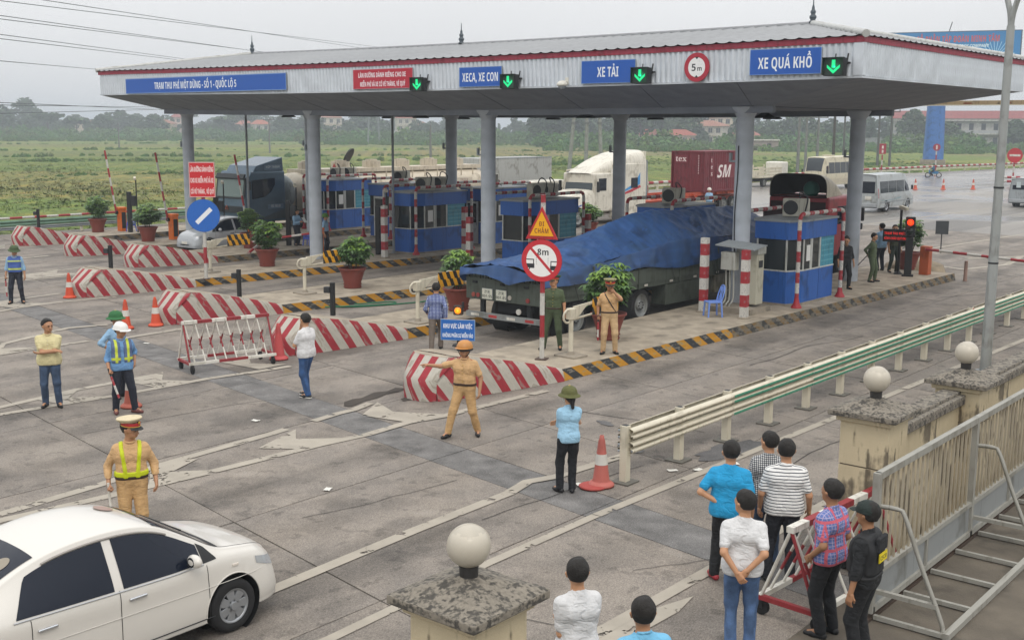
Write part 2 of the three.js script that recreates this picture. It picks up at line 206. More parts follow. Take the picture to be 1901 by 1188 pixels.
// downstream of island 1: a hollow diamond and lane lines
for (const [a, b] of [[[-16.6, -47.2], [-15.2, -46.6]], [[-15.2, -46.6], [-14.4, -49.4]], [[-14.4, -49.4], [-14.9, -53.2]], [[-14.9, -53.2], [-16.4, -50.6]]]) mk(ribbon([a, b], 0.28, 0.009 + hash(a[0] * 10, a[1] * 10) * 0.004));
mk(ribbon(dense([[-14.9, -53.2], [-14.0, -58], [-12, -80]]), 0.2)); mk(ribbon(dense([[-19.3, -52], [-18, -66], [-15, -110]]), 0.22)); mk(ribbon(dense([[-27, -64], [-24, -130]]), 0.18));
{ // cracks and tar seams: narrow dark strips that wander
  const r = rng(77), cm = mat(0x2b2927, 0.95); let k = 0;
  for (const [x, z, a, L, w] of [[-12.3, -10.2, 1.4, 3, 0.012], [-8.2, -9.5, 0.4, 3.2, 0.012], [-13.6, -17.8, 0.15, 3.5, 0.02], [-10.3, -11.8, 1.5, 4, 0.014], [-18.8, -10.6, 1.45, 4.4, 0.014], [-24.5, -13.6, 1.5, 4, 0.016], [-24.2, -17.6, 0.9, 3, 0.02], [-12.6, -24, 1.5, 6, 0.02], [-11.4, -30, 1.4, 8, 0.03], [-30, -16, 1.3, 5, 0.02], [-8.2, -15, 1.5, 5, 0.015], [-13.4, -31, 0.2, 2.5, 0.03], [-13.2, -38, 1.2, 5, 0.03], [-7.6, -11.6, 1.1, 2.2, 0.01]]) {
    const p = []; let X = x, Z = z, A = a; for (let i = 0; i < 16; i++) { p.push([X, Z]); A += (r() - 0.5) * 0.5; A = lerp(A, a, 0.3); X += Math.cos(A) * L / 16; Z -= Math.sin(A) * L / 16; }
    part('crack', ribbon(p, w, 0.0055 + 0.0001 * k++), cm, road);
  }
  part('road_repair', poly([[-17.07, -15.32], [-17.13, -15.61], [-17.07, -15.8], [-17.24, -16.33], [-17.11, -16.56], [-17.22, -16.92], [-16.95, -17.05], [-16.9, -16.7], [-16.94, -16.38], [-16.82, -16.02], [-16.81, -15.63], [-16.67, -15.16], [-16.83, -15.1]], 0.0068), mat(0x4f4842, 0.9, { map: T.concrete }), road); part('road_repair', poly([[-16.39, -16.25], [-16.45, -16.48], [-16.27, -16.58], [-16.12, -16.51], [-16.2, -16.32], [-16.22, -16.15]], 0.0069), mat(0x4f4842, 0.9, { map: T.concrete }), road);
  // the dark wet run-off below the second island nose and small asphalt repairs
  const rep = mat(0x8c8a88, 0.8, { map: T.asphalt });
  const blob = (cx, cz, a, b, t, seed) => { const q = []; for (let i = 0; i < 22; i++) { const th = i / 22 * 2 * Math.PI, k2 = 0.75 + 0.5 * vn(i * 0.6, seed, 0, 3); const px = Math.cos(th) * a * k2, pz = Math.sin(th) * b * k2; q.push([cx + px * Math.cos(t) - pz * Math.sin(t), cz + px * Math.sin(t) + pz * Math.cos(t)]); } return q; };
  [[-10.7, -16.2, 0.3, 0.14, 0.1], [-12.1, -17.4, 0.22, 0.1, 0.4], [-9.4, -17.3, 0.8, 0.3, -1.4]].forEach(([x, z, a, b, t], i) => part('road_repair', poly(blob(x, z, a, b, t, i), 0.0062 + i * 0.0002), rep, road));
}
// ---------- toll islands: body, kerb faces, crash nose ----------
T.kerb = tex(512, (u, v) => { const s = ((u * 4 + v * 0.55) % 1 + 1) % 1, n = fbm(u * 20, v * 5, 20, 5, 141), w = step(0.56, 0.68, n), e = step(0.0, 0.02, s) * (1 - step(0.5, 0.52, s)); const y = [0.80, 0.57, 0.13], k = [0.22, 0.23, 0.24], c = [0.56, 0.53, 0.47]; return [0, 1, 2].map((i) => lerp(lerp(k[i], y[i], e), c[i], w * 0.75) * (0.85 + 0.25 * n)); }, 1); T.kerb.repeat.set(1, 1);
T.kerbOld = tex(512, (u, v) => { const s = ((u * 4 + v * 0.55) % 1 + 1) % 1, n = fbm(u * 20, v * 5, 20, 5, 151), w = step(0.4, 0.56, n), e = step(0.0, 0.03, s) * (1 - step(0.5, 0.53, s)); const y = [0.56, 0.44, 0.26], k = [0.27, 0.27, 0.26], c = [0.5, 0.475, 0.43]; return [0, 1, 2].map((i) => lerp(lerp(k[i], y[i], e), c[i], w * 0.8) * (0.8 + 0.3 * n)); }, 1); T.kerbOld.repeat.set(1, 1);
T.nose = tex(1024, (u, v) => { const s = ((u * 4) % 1 + 1) % 1, n = fbm(u * 24, v * 6, 24, 5, 161), f = hash(u * 1024, v * 256, 2), w = step(0.6, 0.7, n), e = step(0, 0.015, s) * (1 - step(0.46, 0.475, s)), r = [0.68, 0.2, 0.25], q = [0.80, 0.79, 0.76], c = [0.62, 0.6, 0.56]; return [0, 1, 2].map((i) => lerp(lerp(q[i], r[i], e), c[i], w * 0.7) * (0.88 + 0.18 * n + 0.04 * f)); }, 1, true, 256); T.nose.repeat.set(1, 1);
const kerbM = new THREE.MeshStandardMaterial({ color: 0xe8e8e8, roughness: 0.85, map: T.kerb }), kerbOldM = new THREE.MeshStandardMaterial({ color: 0xe0e0e0, roughness: 0.9, map: T.kerbOld }), noseM = new THREE.MeshStandardMaterial({ color: 0xdcd9d3, roughness: 0.8, map: T.nose });
const islandM = mat(0xbcb2a3, 0.92, { map: T.concrete, bumpMap: T.grain, bumpScale: 0.005 });
function sideStrip(pts, y0, y1, batter, period) { const p = [], uv = [], id = []; let s = 0; pts.forEach(([x, z], i) => { if (i) s += Math.hypot(x - pts[i - 1][0], z - pts[i - 1][1]); p.push(x + batter, y0, z, x, y1, z); uv.push(s / (4 * period), 0, s / (4 * period), 1); if (i) { const o = i * 2; id.push(o - 2, o, o - 1, o, o + 1, o - 1); } }); const g = new THREE.BufferGeometry(); g.setAttribute('position', new THREE.Float32BufferAttribute(p, 3)); g.setAttribute('uv', new THREE.Float32BufferAttribute(uv, 2)); g.setIndex(id); g.computeVertexNormals(); return g; }
// [label, nose tip x, tip z, right edge polyline (front to back), left edge x front/back, end z]
const islands = [
  ['nearest toll island carrying the speed sign and red-lit booth lane', -16.15, -16.6, [[-14.95, -19.8], [-14.75, -27], [-14.35, -43]], -17.55, -17.75, true],
  ['toll island beside the tail of the tarpaulin truck', -22.0, -17.8, [[-21.15, -21.2], [-20.8, -28], [-20.7, -42]], -23.4, -23.3, true],
  ['toll island with a potted tree and green hose lying beside it', -27.95, -18.5, [[-26.85, -21.7], [-26.1, -29.4], [-25.9, -42]], -29.3, -28.9, true],
  ['toll island with the round blue arrow sign at its front', -34.5, -19.6, [[-33.6, -23.4], [-32.5, -34.4], [-32.4, -42]], -36.2, -35.6, true],
  ['toll island left of the lane with the silver sedan waiting', -40.3, -25.2, [[-38.9, -28.2], [-38.5, -34], [-38.4, -46]], -41.8, -41.4, false],
  ['toll island under the leftmost canopy column', -45.7, -25.7, [[-44.5, -28.5], [-44.2, -34], [-44.1, -46]], -47.0, -46.6, false],
  ['outermost toll island beside the green field', -51.4, -26.3, [[-50.3, -28.9], [-50.1, -34], [-50, -46]], -52.9, -52.6, false],
];
islands.forEach(([label, tx, tz, right, xlf, xlb, tri], k) => {
  const o = thing('toll_island', label, 'traffic island'), fz = right[0][1], ez = right[right.length - 1][1], h = 0.26;
  const left = [[xlf, fz], [xlb, ez]];
  part('top_slab', tf(ext([...right, [xlb + 0.02, ez], ...[...left].reverse().slice(1)].map(([x, z]) => [x, -z]), 0.05, 0), 0, 0.21, 0, -Math.PI / 2).translate(0, 0.0, 0), islandM, o);
  const dr = dense(right, 8), dl = dense(left, 8);
  { const q = dr.map(([x, z]) => [x + 0.004, z]), i = k < 4 ? q.findIndex(([, z]) => z < (k === 0 ? -26.5 : -33)) : 0; if (i > 0) part('kerb', sideStrip(q.slice(0, i + 1), 0, h, 0.05, 0.7), kerbM, o, true); part('kerb', sideStrip(q.slice(Math.max(0, i)), 0, h, 0.05, 0.7), kerbOldM, o, true); }
  part('kerb', sideStrip([...dl].reverse().map(([x, z]) => [x - 0.004, z]), 0, h, -0.05, 0.7), kerbOldM, o, true);
  part('end_wall', bb(xlb, 0, ez - 0.02, right[right.length - 1][0], 0.22, ez + 0.1), M.concrete, o);
  // crash nose: slanted striped face, striped flanks, dusty top
  const L = tz - fz, cx = (s) => lerp(tx, (right[0][0] + xlf) / 2, s), hw = (s) => lerp(0.42, (right[0][0] - xlf) / 2 + 0.03, Math.pow(s, 0.8)), hh = (s) => s < 0.14 ? lerp(0.42, 0.86, s / 0.14) : lerp(0.87, 0.275, Math.pow((s - 0.14) / 0.86, 1.25));
  const nose = part('nose_top', grid(14, 3, (u, v) => { const s = lerp(0.14, 1, u); return [cx(s) + (v - 0.5) * 2 * (hw(s) - 0.05), hh(s) + 0.015 * Math.sin(v * Math.PI), tz - L * s]; }, true), islandM, o);
  const flank = (sg) => { const g = grid(30, 5, (u, v) => { const s = u, y = v * hh(s), c = v > 0.85 ? 0.05 : 0; return [cx(s) + sg * (hw(s) + 0.05 * (1 - v) - c), y, tz - L * s]; }, sg < 0); const p = g.attributes.position, uv = []; for (let i = 0; i < p.count; i++) uv.push((((tz - p.getZ(i)) + p.getY(i) * 0.62)) / (4 * 0.5), p.getY(i)); g.setAttribute('uv', new THREE.Float32BufferAttribute(uv, 2)); return g; };
  part('nose_flank', flank(1), noseM, o, true); part('nose_flank', flank(-1), noseM, o, true);
  const fr = grid(8, 8, (u, v) => { const a = (u - 0.5) * Math.PI, low = v < 0.35, y = low ? lerp(0, 0.42, v / 0.35) : lerp(0.42, 0.86, (v - 0.35) / 0.65), s = low ? 0 : lerp(0, 0.14, (v - 0.35) / 0.65), W = hw(s); return [cx(s) + Math.sin(a) * (W - (v > 0.95 ? 0.03 : -0.02)), y, tz - L * s + Math.cos(a) * 0.24]; });
  { const p = fr.attributes.position, uv = []; for (let i = 0; i < p.count; i++) uv.push((p.getX(i) - tx + (p.getY(i) < 0.42 ? p.getY(i) * 0.6 : 0.25)) / (4 * 0.36), p.getY(i)); fr.setAttribute('uv', new THREE.Float32BufferAttribute(uv, 2)); }
  part('nose_face', fr, noseM, o, true);
  part('nose_cap', grid(8, 2, (u, v) => { const a = (u - 0.5) * Math.PI, s = 0.14, W = hw(s) - 0.03; return [cx(s) + Math.sin(a) * W * (1 - v), 0.862 + 0.006 * v, tz - L * s + Math.cos(a) * 0.24 * (1 - v)]; }, true), islandM, o);
});
// ---------- lettering ----------
function vn_text(c, s, cx, base, size, maxW, weight = 'bold', gap = 0, stretch = 0.72) { // Vietnamese lettering: base letters and hand-drawn marks, condensed; cx = centre
  c.font = `${weight} ${size}px sans-serif`; c.textBaseline = 'alphabetic'; c.textAlign = 'left';
  const G = [...s].map((ch) => { const d = ch.normalize('NFD'); return { b: d[0], m: [...d].slice(1), w: c.measureText(d[0]).width * stretch + gap }; });
  const W = G.reduce((a, g) => a + g.w, 0), k = maxW ? Math.min(1, maxW / W) : 1; let x = cx - W * k / 2;
  c.lineWidth = size * 0.075; c.lineCap = 'round'; c.strokeStyle = c.fillStyle;
  for (const g of G) {
    c.save(); c.translate(x, base); c.scale(k * stretch, 1); c.fillText(g.b, 0, 0); c.restore();
    const mx = x + (g.w - gap) * k / 2, lower = g.b === g.b.toLowerCase() && /[a-z]/.test(g.b), top = base - size * (lower ? 0.58 : 0.75); let up = top - size * 0.05; const q = size * 0.09;
    for (const m of g.m) {
      c.beginPath();
      if (m === '\u0302') { c.moveTo(mx - q, up); c.lineTo(mx, up - q); c.lineTo(mx + q, up); up -= q * 1.2; }
      else if (m === '\u0306') { c.arc(mx, up - q * 0.7, q * 0.8, 0, Math.PI); up -= q; }
      else if (m === '\u0301') { c.moveTo(mx - q * 0.2, up); c.lineTo(mx + q * 0.8, up - q * 1.1); }
      else if (m === '\u0300') { c.moveTo(mx + q * 0.2, up); c.lineTo(mx - q * 0.8, up - q * 1.1); }
      else if (m === '\u0303') { c.moveTo(mx - q, up - q * 0.2); c.quadraticCurveTo(mx - q * 0.4, up - q * 1.2, mx, up - q * 0.5); c.quadraticCurveTo(mx + q * 0.5, up, mx + q, up - q * 0.8); }
      else if (m === '\u0309') { c.moveTo(mx, up); c.quadraticCurveTo(mx + q * 0.8, up - q * 0.6, mx + q * 0.1, up - q * 1.2); c.lineTo(mx - q * 0.4, up - q); }
      else if (m === '\u0323') { c.moveTo(mx, base + size * 0.12); c.lineTo(mx + 0.1, base + size * 0.12); }
      else if (m === '\u031b') { const hx = x + (g.w - gap) * k * 0.92; c.moveTo(hx - q * 0.5, top + size * 0.06); c.quadraticCurveTo(hx + q * 0.7, top + size * 0.02, hx + q * 0.4, top - size * 0.06); }
      c.stroke();
    }
    x += g.w * k;
  }
}
function grit(c, w, h, n, seed, col = 'rgba(60,60,60,0.10)') { const r = rng(seed); c.fillStyle = col; for (let i = 0; i < n; i++) { const s = 1 + r() * r() * 8; c.fillRect(r() * w, r() * h, s, s * (0.5 + r() * 3)); } }
function plate(parent, name, w, h, x, y, z, turn, texture, edge = M.grey, rough = 0.45) { // a sign board with real thickness and a printed face
  const b = part(name, tf(rb(0, 0, 0, w, h, 0.03, 0.008), x, y, z, 0, turn), edge, parent);
  const f = part('printed_face', tf(faceUV(w - 0.012, h - 0.012).translate(0, 0, 0.018), x, y, z, 0, turn), new THREE.MeshStandardMaterial({ map: texture, roughness: rough }), parent, true);
  return b;
}
// ---------- toll canopy ----------
const CX0 = -46.55, CX1 = -11.95, CZ0 = -28, CZ1 = -41.2, sag = (x) => -0.11 * Math.max(0, 1 - ((x + 27.5) / 17.5) ** 2);
function sagged(g) { const p = g.attributes.position; for (let i = 0; i < p.count; i++) p.setY(i, p.getY(i) + sag(p.getX(i))); return g; }
const canopy = thing('toll_canopy', 'long grey roof canopy with corrugated fascia spanning the toll lanes', 'canopy');
{
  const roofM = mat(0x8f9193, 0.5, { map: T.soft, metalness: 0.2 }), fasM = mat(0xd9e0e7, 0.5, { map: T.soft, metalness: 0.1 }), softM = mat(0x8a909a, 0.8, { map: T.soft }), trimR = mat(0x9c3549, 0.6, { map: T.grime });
  const EY = 7.8, RY = 8.78, RX0 = -44.3, RX1 = -16.4, RZ = -34.5, ox = 0.12;
  const rib = (t) => 0.045 * Math.pow(Math.abs(((t / 0.4) % 1 + 1) % 1 - 0.5) * 2, 3);
  const slope = (ax, az, bx, bz, rx0, rx1, alongX, n, flip) => grid(n, 1, (u, v) => { const x = v ? lerp(rx0, rx1, u) : lerp(ax, bx, u), z = v ? RZ : lerp(az, bz, u), t = alongX ? lerp(ax, bx, u) : lerp(az, bz, u); return [v ? (alongX ? clamp(lerp(ax, bx, u), Math.min(rx0, rx1), Math.max(rx0, rx1)) : x) : x, (v ? RY : EY) + rib(t), v ? z : z]; }, flip);
  // long slopes are cut along the hips so that the ribs run straight up the fall
  const longSlope = (z0, flip) => grid(700, 6, (u, v) => { const x = lerp(CX0 - ox, CX1 + ox, u); const lim = x < RX0 ? (x - CX0 + ox) / (RX0 - CX0 + ox) : x > RX1 ? (CX1 + ox - x) / (CX1 + ox - RX1) : 1; const k = v * clamp(lim); return [x, lerp(EY, RY, k) + rib(x), lerp(z0, RZ, k)]; }, flip);
  const endSlope = (x0, rx, flip) => grid(260, 6, (u, v) => { const z = lerp(CZ0 + 0.1, CZ1 - 0.1, u); const lim = 1 - Math.abs(z - RZ) / (Math.abs(CZ0 + 0.1 - RZ)); const k = v * clamp(lim); return [lerp(x0, rx, k), lerp(EY, RY, k) + rib(z), z]; }, flip);
  part('roof_sheet', sagged(longSlope(CZ0 + 0.12, false)), roofM, canopy); part('roof_sheet', sagged(longSlope(CZ1 - 0.12, true)), roofM, canopy);
  part('roof_sheet', sagged(endSlope(CX1 + ox, RX1, false)), roofM, canopy); part('roof_sheet', sagged(endSlope(CX0 - ox, RX0, true)), roofM, canopy);
  const cap = (a, b, n = 20) => { const P = []; for (let i = 0; i <= n; i++) P.push(V(lerp(a.x, b.x, i / n), lerp(a.y, b.y, i / n) + sag(lerp(a.x, b.x, i / n)), lerp(a.z, b.z, i / n))); return tube(P, 0.09, n, 6); };
  part('ridge_cap', cap(V(RX0, RY + 0.01, RZ), V(RX1, RY + 0.01, RZ)), roofM, canopy);
  for (const [x, z, rx] of [[CX1 + ox, CZ0 + 0.12, RX1], [CX1 + ox, CZ1 - 0.12, RX1], [CX0 - ox, CZ0 + 0.12, RX0], [CX0 - ox, CZ1 - 0.12, RX0]]) part('hip_cap', rod(V(x, EY + 0.04 + sag(x), z), V(rx, RY + 0.03 + sag(rx), RZ), 0.1, 8), mat(0xb9bbbb, 0.5, { map: T.grime, metalness: 0.2 }), canopy);
  // corrugated fascia sheets on four sides
  const crg = (t) => { const s = ((t / 0.17) % 1 + 1) % 1; return s < 0.25 ? 0 : s < 0.4 ? (s - 0.25) / 0.15 : s < 0.85 ? 1 : (1 - s) / 0.15; };
  const fas = (a, b, fixed, alongX, out) => { const L = Math.abs(b - a), n = Math.round(L / 0.0283); return grid(n, 1, (u, v) => { const t = lerp(a, b, u), o = fixed + out * 0.045 * crg(t), y = v ? 7.66 : 6.82; return alongX ? [t, y, o] : [o, y, t]; }, (alongX ? out < 0 : out > 0)); };
  part('fascia_sheet', sagged(fas(CX0 + 0.05, CX1 - 0.18, CZ0, true, 1)), fasM, canopy); part('fascia_sheet', sagged(fas(CX0, CX1, CZ1, true, -1)), fasM, canopy);
  part('fascia_sheet', sagged(fas(CZ1, CZ0 - 0.12, CX1, false, 1)), fasM, canopy); part('fascia_sheet', sagged(fas(CZ1, CZ0, CX0, false, -1)), fasM, canopy);
  part('corner_flashing', [bb(CX1 - 0.2, 6.815, CZ0 - 0.01, CX1 + 0.05, 7.66, CZ0 + 0.05), bb(CX1 - 0.01, 6.815, CZ0 - 0.14, CX1 + 0.052, 7.66, CZ0 + 0.03)], fasM, canopy);
  const edge = (a, b, y0, y1, fixed, alongX, out, t) => { const n = 24, gs = []; for (let i = 0; i < n; i++) { const p = lerp(a, b, i / n), q = lerp(a, b, (i + 1) / n); gs.push(alongX ? bb(p, y0, fixed, q, y1, fixed + out * t) : bb(fixed, y0, p, fixed + out * t, y1, q)); } return gs; };
  for (const [nm, y0, y1, t, m] of [['red_trim', 7.64, 7.79, 0.06, trimR], ['lower_trim', 6.775, 6.835, 0.035, fasM]]) { part(nm, sagged(join(edge(CX0 - t, CX1 + t, y0, y1, CZ0, true, 1, t))), m, canopy); part(nm, sagged(join(edge(CX0 - t, CX1 + t, y0, y1, CZ1, true, -1, t))), m, canopy); part(nm, sagged(join(edge(CZ1, CZ0, y0, y1, CX1, false, 1, t))), m, canopy); part(nm, sagged(join(edge(CZ1, CZ0, y0, y1, CX0, false, -1, t))), m, canopy); }
  // soffit falls from the fascia to the flat ceiling between the two column rows
  const IX0 = -45, IX1 = -15.4, IZ0 = -30, IZ1 = -39, SY = 6.78, FY = 6.2, lay = (u) => 0.012 * (((u * 1.0) % 0.9 < 0.03) ? 1 : 0);
  const sof = (f, flip) => sagged(grid(120, 8, f, flip));
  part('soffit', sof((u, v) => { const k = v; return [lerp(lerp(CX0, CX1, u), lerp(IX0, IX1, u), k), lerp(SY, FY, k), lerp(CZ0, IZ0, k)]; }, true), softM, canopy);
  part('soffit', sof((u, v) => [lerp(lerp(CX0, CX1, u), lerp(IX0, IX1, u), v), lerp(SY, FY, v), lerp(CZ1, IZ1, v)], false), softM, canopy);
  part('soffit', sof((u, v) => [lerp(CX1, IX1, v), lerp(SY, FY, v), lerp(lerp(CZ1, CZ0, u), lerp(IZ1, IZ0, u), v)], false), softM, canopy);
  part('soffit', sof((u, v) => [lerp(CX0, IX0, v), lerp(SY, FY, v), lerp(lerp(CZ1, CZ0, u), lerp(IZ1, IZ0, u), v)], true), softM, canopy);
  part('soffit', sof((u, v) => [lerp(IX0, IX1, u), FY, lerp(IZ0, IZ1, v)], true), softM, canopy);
  const seams = []; for (let x = -43; x < -15; x += 3) seams.push(rod(V(x, FY - 0.008, IZ0), V(x, FY - 0.008, IZ1), 0.012, 4), rod(V(lerp(x, x, 1), FY - 0.005, IZ0), V(x - (x + 30) * -0.04, SY - 0.01, CZ0 - 0.05), 0.012, 4)); part('soffit_batten', sagged(join(seams)), mat(0x6f757d, 0.7), canopy);
  parts('edge_beam', [0, 1].map((k) => sagged(join(Array.from({ length: 16 }, (_, i) => bb(lerp(IX0, IX1, i / 16), FY - 0.2, k ? IZ1 : IZ0 - 0.1, lerp(IX0, IX1, (i + 1) / 16), FY + 0.02, k ? IZ1 + 0.16 : IZ0 - 0.26))))), softM, canopy);
  // finials
  const fin = lathe([[0, 0], [0.12, 0], [0.12, 0.06], [0.07, 0.1], [0.11, 0.17], [0.11, 0.22], [0.06, 0.27], [0.085, 0.33], [0.085, 0.37], [0.045, 0.42], [0.05, 0.47], [0.02, 0.56], [0.012, 0.8], [0, 0.82]], 14);
  for (const x of [-44.3, -31.2, -16.4]) { const f = part('finial', fin.clone(), mat(0x49545c, 0.5), canopy); f.position.set(x, RY + 0.03 + sag(x), RZ); }
  // columns
  const colM = mat(0xb6bdc5, 0.6, { map: T.soft });
  for (const [x, z] of [[-16.4, -30.4], [-26.25, -30.4], [-35.35, -30.4], [-44.95, -31.25], [-16.4, -38.4], [-26.25, -38.4], [-35.35, -38.4], [-44.95, -38.4]]) {
    const top = FY + sag(x) - 0.02, c = part('column', [cyl(0.255, 0.255, top - 0.26, 0, 0.26, 0, 36), lathe([[0.255, top - 0.3], [0.28, top - 0.24], [0.36, top - 0.12], [0.41, top - 0.04], [0.41, top]], 36)], colM, canopy); c.position.set(x, 0, z);
    const b = part('bracket', [box(-0.3, 4.55, 0.1, 0.16, 0.06, 0.06), box(-0.38, 4.66, 0.1, 0.06, 0.26, 0.1)], M.grey, c);
    if (x > -17 && z > -35) part('cable_conduit', tube([V(-0.06, 1.9, 0.27), V(-0.1, 3, 0.26), V(-0.04, 4.2, 0.27), V(-0.05, 5.0, 0.27)], 0.016, 20, 5), M.dark, c);
  }
  // lamps hanging under the ceiling, switched off
  for (const [x, z] of [[-20.35, -39.8], [-25.5, -39.8], [-30.7, -39.8], [-35.9, -39.8], [-40.8, -39.8], [-18.8, -36.2], [-24, -33], [-32, -33], [-40, -33]]) { const y = FY + sag(x) - 0.02; const l = part('ceiling_lamp', [lathe([[0, 0.1], [0.1, 0.1], [0.16, 0.04], [0.3, -0.05], [0.31, -0.09], [0.28, -0.09], [0, -0.03]], 20).scale(1.25, 1, 0.8)], M.dark, canopy); l.position.set(x, y - 0.16, z); parts('lamp_stem', [rod(V(-0.12, 0.08, 0), V(-0.12, 0.3, 0), 0.012, 6), rod(V(0.12, 0.08, 0), V(0.12, 0.3, 0), 0.012, 6)], M.dark, l); }
}
// ---------- signs on the fascia ----------
function fasciaSign(name, label, x0, x1, y0, y1, tex2) { const o = thing(name, label, 'sign', [(x0 + x1) / 2, (y0 + y1) / 2, CZ0 + 0.11]); plate(o, 'board', x1 - x0, y1 - y0, 0, 0, 0, 0, tex2); part('mounting_rail', [box(0, (y1 - y0) * 0.28, -0.05, (x1 - x0) * 0.94, 0.04, 0.07), box(0, -(y1 - y0) * 0.28, -0.05, (x1 - x0) * 0.94, 0.04, 0.07)], M.steel, o); return o; }
const BLUE = '#1f57ad', sgn = (bg, lines, w = 1024, h = 256, seed = 1, fg = '#e9ecef') => canvasTex(w, h, (c) => { c.fillStyle = bg; c.fillRect(0, 0, w, h); c.strokeStyle = 'rgba(230,235,240,0.55)'; c.lineWidth = 4; c.strokeRect(3, 3, w - 6, h - 6); c.fillStyle = fg; for (const [s, cx, y, size, mw, st] of lines) { c.fillStyle = fg; vn_text(c, s, cx * w, y * h, size * h, mw * w, 'bold', 0, st ?? 0.72); } grit(c, w, h, 260, seed); });
fasciaSign('fascia_sign', 'long blue sign naming the toll station at the canopy\'s left end', -44.4, -33.86, 6.8, 7.43, sgn(BLUE, [['TRẠM THU PHÍ MỘT DỪNG - SỐ 1 - QUỐC LỘ 5', 0.46, 0.74, 0.62, 0.84, 0.62]], 2048, 128, 1));
fasciaSign('fascia_sign', 'red sign with two lines of white lettering on the canopy fascia', -30.28, -27.38, 6.76, 7.43, sgn('#b02236', [['LÀN ĐƯỜNG DÀNH RIÊNG CHO XE', 0.49, 0.42, 0.33, 0.84, 0.6], ['MIỄN PHÍ VÀ XE CÓ VÉ THÁNG, VÉ QUÝ', 0.5, 0.88, 0.33, 0.96, 0.5]], 1024, 256, 2));
fasciaSign('fascia_sign', 'blue fascia sign reading XECA, XE CON', -25.31, -23.52, 6.75, 7.37, sgn(BLUE, [['XECA, XE CON', 0.5, 0.74, 0.62, 0.9, 0.62]], 768, 256, 3));
fasciaSign('fascia_sign', 'blue fascia sign reading XE TẢI', -20.47, -18.57, 6.76, 7.42, sgn(BLUE, [['XE TẢI', 0.5, 0.72, 0.6, 0.7, 0.66]], 768, 256, 4));
fasciaSign('fascia_sign', 'blue fascia sign reading XE QUÁ KHỔ near the canopy corner', -14.98, -12.96, 6.87, 7.54, sgn(BLUE, [['XE QUÁ KHỔ', 0.5, 0.76, 0.6, 0.88, 0.64]], 768, 256, 5));
const discTex = (n, f) => canvasTex(n, n, f);
{ // 5 m height limit
  const o = thing('height_limit_sign', 'round red-rimmed 5 m height limit sign on the fascia', 'sign', [-16.57, 7.13, CZ0 + 0.13]);
  part('disc', tf(cyl(0.39, 0.39, 0.03, 0, -0.015, 0, 48), 0, 0, 0, Math.PI / 2), M.red, o);
  const t = discTex(256, (c, n) => { c.fillStyle = '#e4e5e4'; c.fillRect(0, 0, n, n); c.strokeStyle = '#a8283a'; c.lineWidth = 40; c.beginPath(); c.arc(128, 128, 108, 0, 7); c.stroke(); c.fillStyle = '#23262a'; c.beginPath(); c.moveTo(108, 36); c.lineTo(148, 36); c.lineTo(128, 58); c.fill(); c.beginPath(); c.moveTo(108, 220); c.lineTo(148, 220); c.lineTo(128, 198); c.fill(); c.font = 'bold 88px sans-serif'; c.textAlign = 'center'; c.fillText('5', 98, 160); c.font = 'bold 58px sans-serif'; c.fillText('m', 158, 160); grit(c, n, n, 60, 3); });
  part('printed_face', new THREE.CircleGeometry(0.385, 48).translate(0, 0, 0.018), new THREE.MeshStandardMaterial({ map: t, roughness: 0.5 }), o, true); part('bracket', box(0, 0, -0.06, 0.06, 0.6, 0.09), M.steel, o);
}
// green lane arrows: dark boxes with lit arrow segments
[[-26.95, 6.86, 'beside the red lettered sign'], [-23.06, 6.87, 'beside the XECA sign'], [-18.25, 6.94, 'beside the XE TẢI sign'], [-12.52, 7.02, 'beside the XE QUÁ KHỔ sign']].forEach(([x, y, w]) => {
  const o = thing('lane_signal', 'lane signal box with lit green down arrow ' + w, 'signal', [x, y, CZ0 + 0.36], 0, 'green lane signals');
  part('housing', rb(0, 0, -0.08, 0.54, 0.44, 0.2, 0.015), M.dark, o); part('hood', [bb(-0.28, 0.21, 0, 0.28, 0.23, 0.1), bb(-0.28, -0.2, 0, -0.26, 0.22, 0.08), bb(0.26, -0.2, 0, 0.28, 0.22, 0.08)], M.black, o);
  const am = new THREE.MeshStandardMaterial({ color: 0x0a2a1c, emissive: 0x14e08a, emissiveIntensity: 1.15, roughness: 0.4 });
  part('arrow', [bb(-0.045, -0.02, 0.022, 0.045, 0.17, 0.034), ext([[-0.17, -0.02], [0, -0.17], [0.17, -0.02], [0.17, 0.05], [0, -0.09], [-0.17, 0.05]], 0.012).translate(0, 0, 0.022)], am, o);
  part('bracket', [rod(V(-0.05, 0.1, -0.18), V(-0.05, 0.33, -0.2), 0.015, 6), rod(V(0.25, 0.05, -0.18), V(0.25, 0.33, -0.26), 0.02, 6), box(0.1, 0.1, -0.24, 0.4, 0.05, 0.14)], M.black, o);
  const pl = new THREE.PointLight(0x14e08a, 0.25, 3); pl.position.set(0, 0, 0.09); pl.castShadow = true; o.add(pl);
});
{ const o = thing('dome_camera', 'white dome camera hanging from the canopy fascia', 'camera', [-21.05, 6.74, CZ0 + 0.28]); part('housing', [lathe([[0, 0.12], [0.1, 0.11], [0.16, 0.04], [0.16, -0.02], [0.13, -0.03]], 20), tf(cyl(0.03, 0.03, 0.3, 0, 0, 0, 8), 0, 0.1, -0.26, Math.PI / 2), box(0, 0.12, -0.25, 0.12, 0.2, 0.05)], M.white, o); part('lens_dome', sph(0.125, 0, -0.02, 0, 18, 10), mat(0x9fa5a8, 0.2), o); }
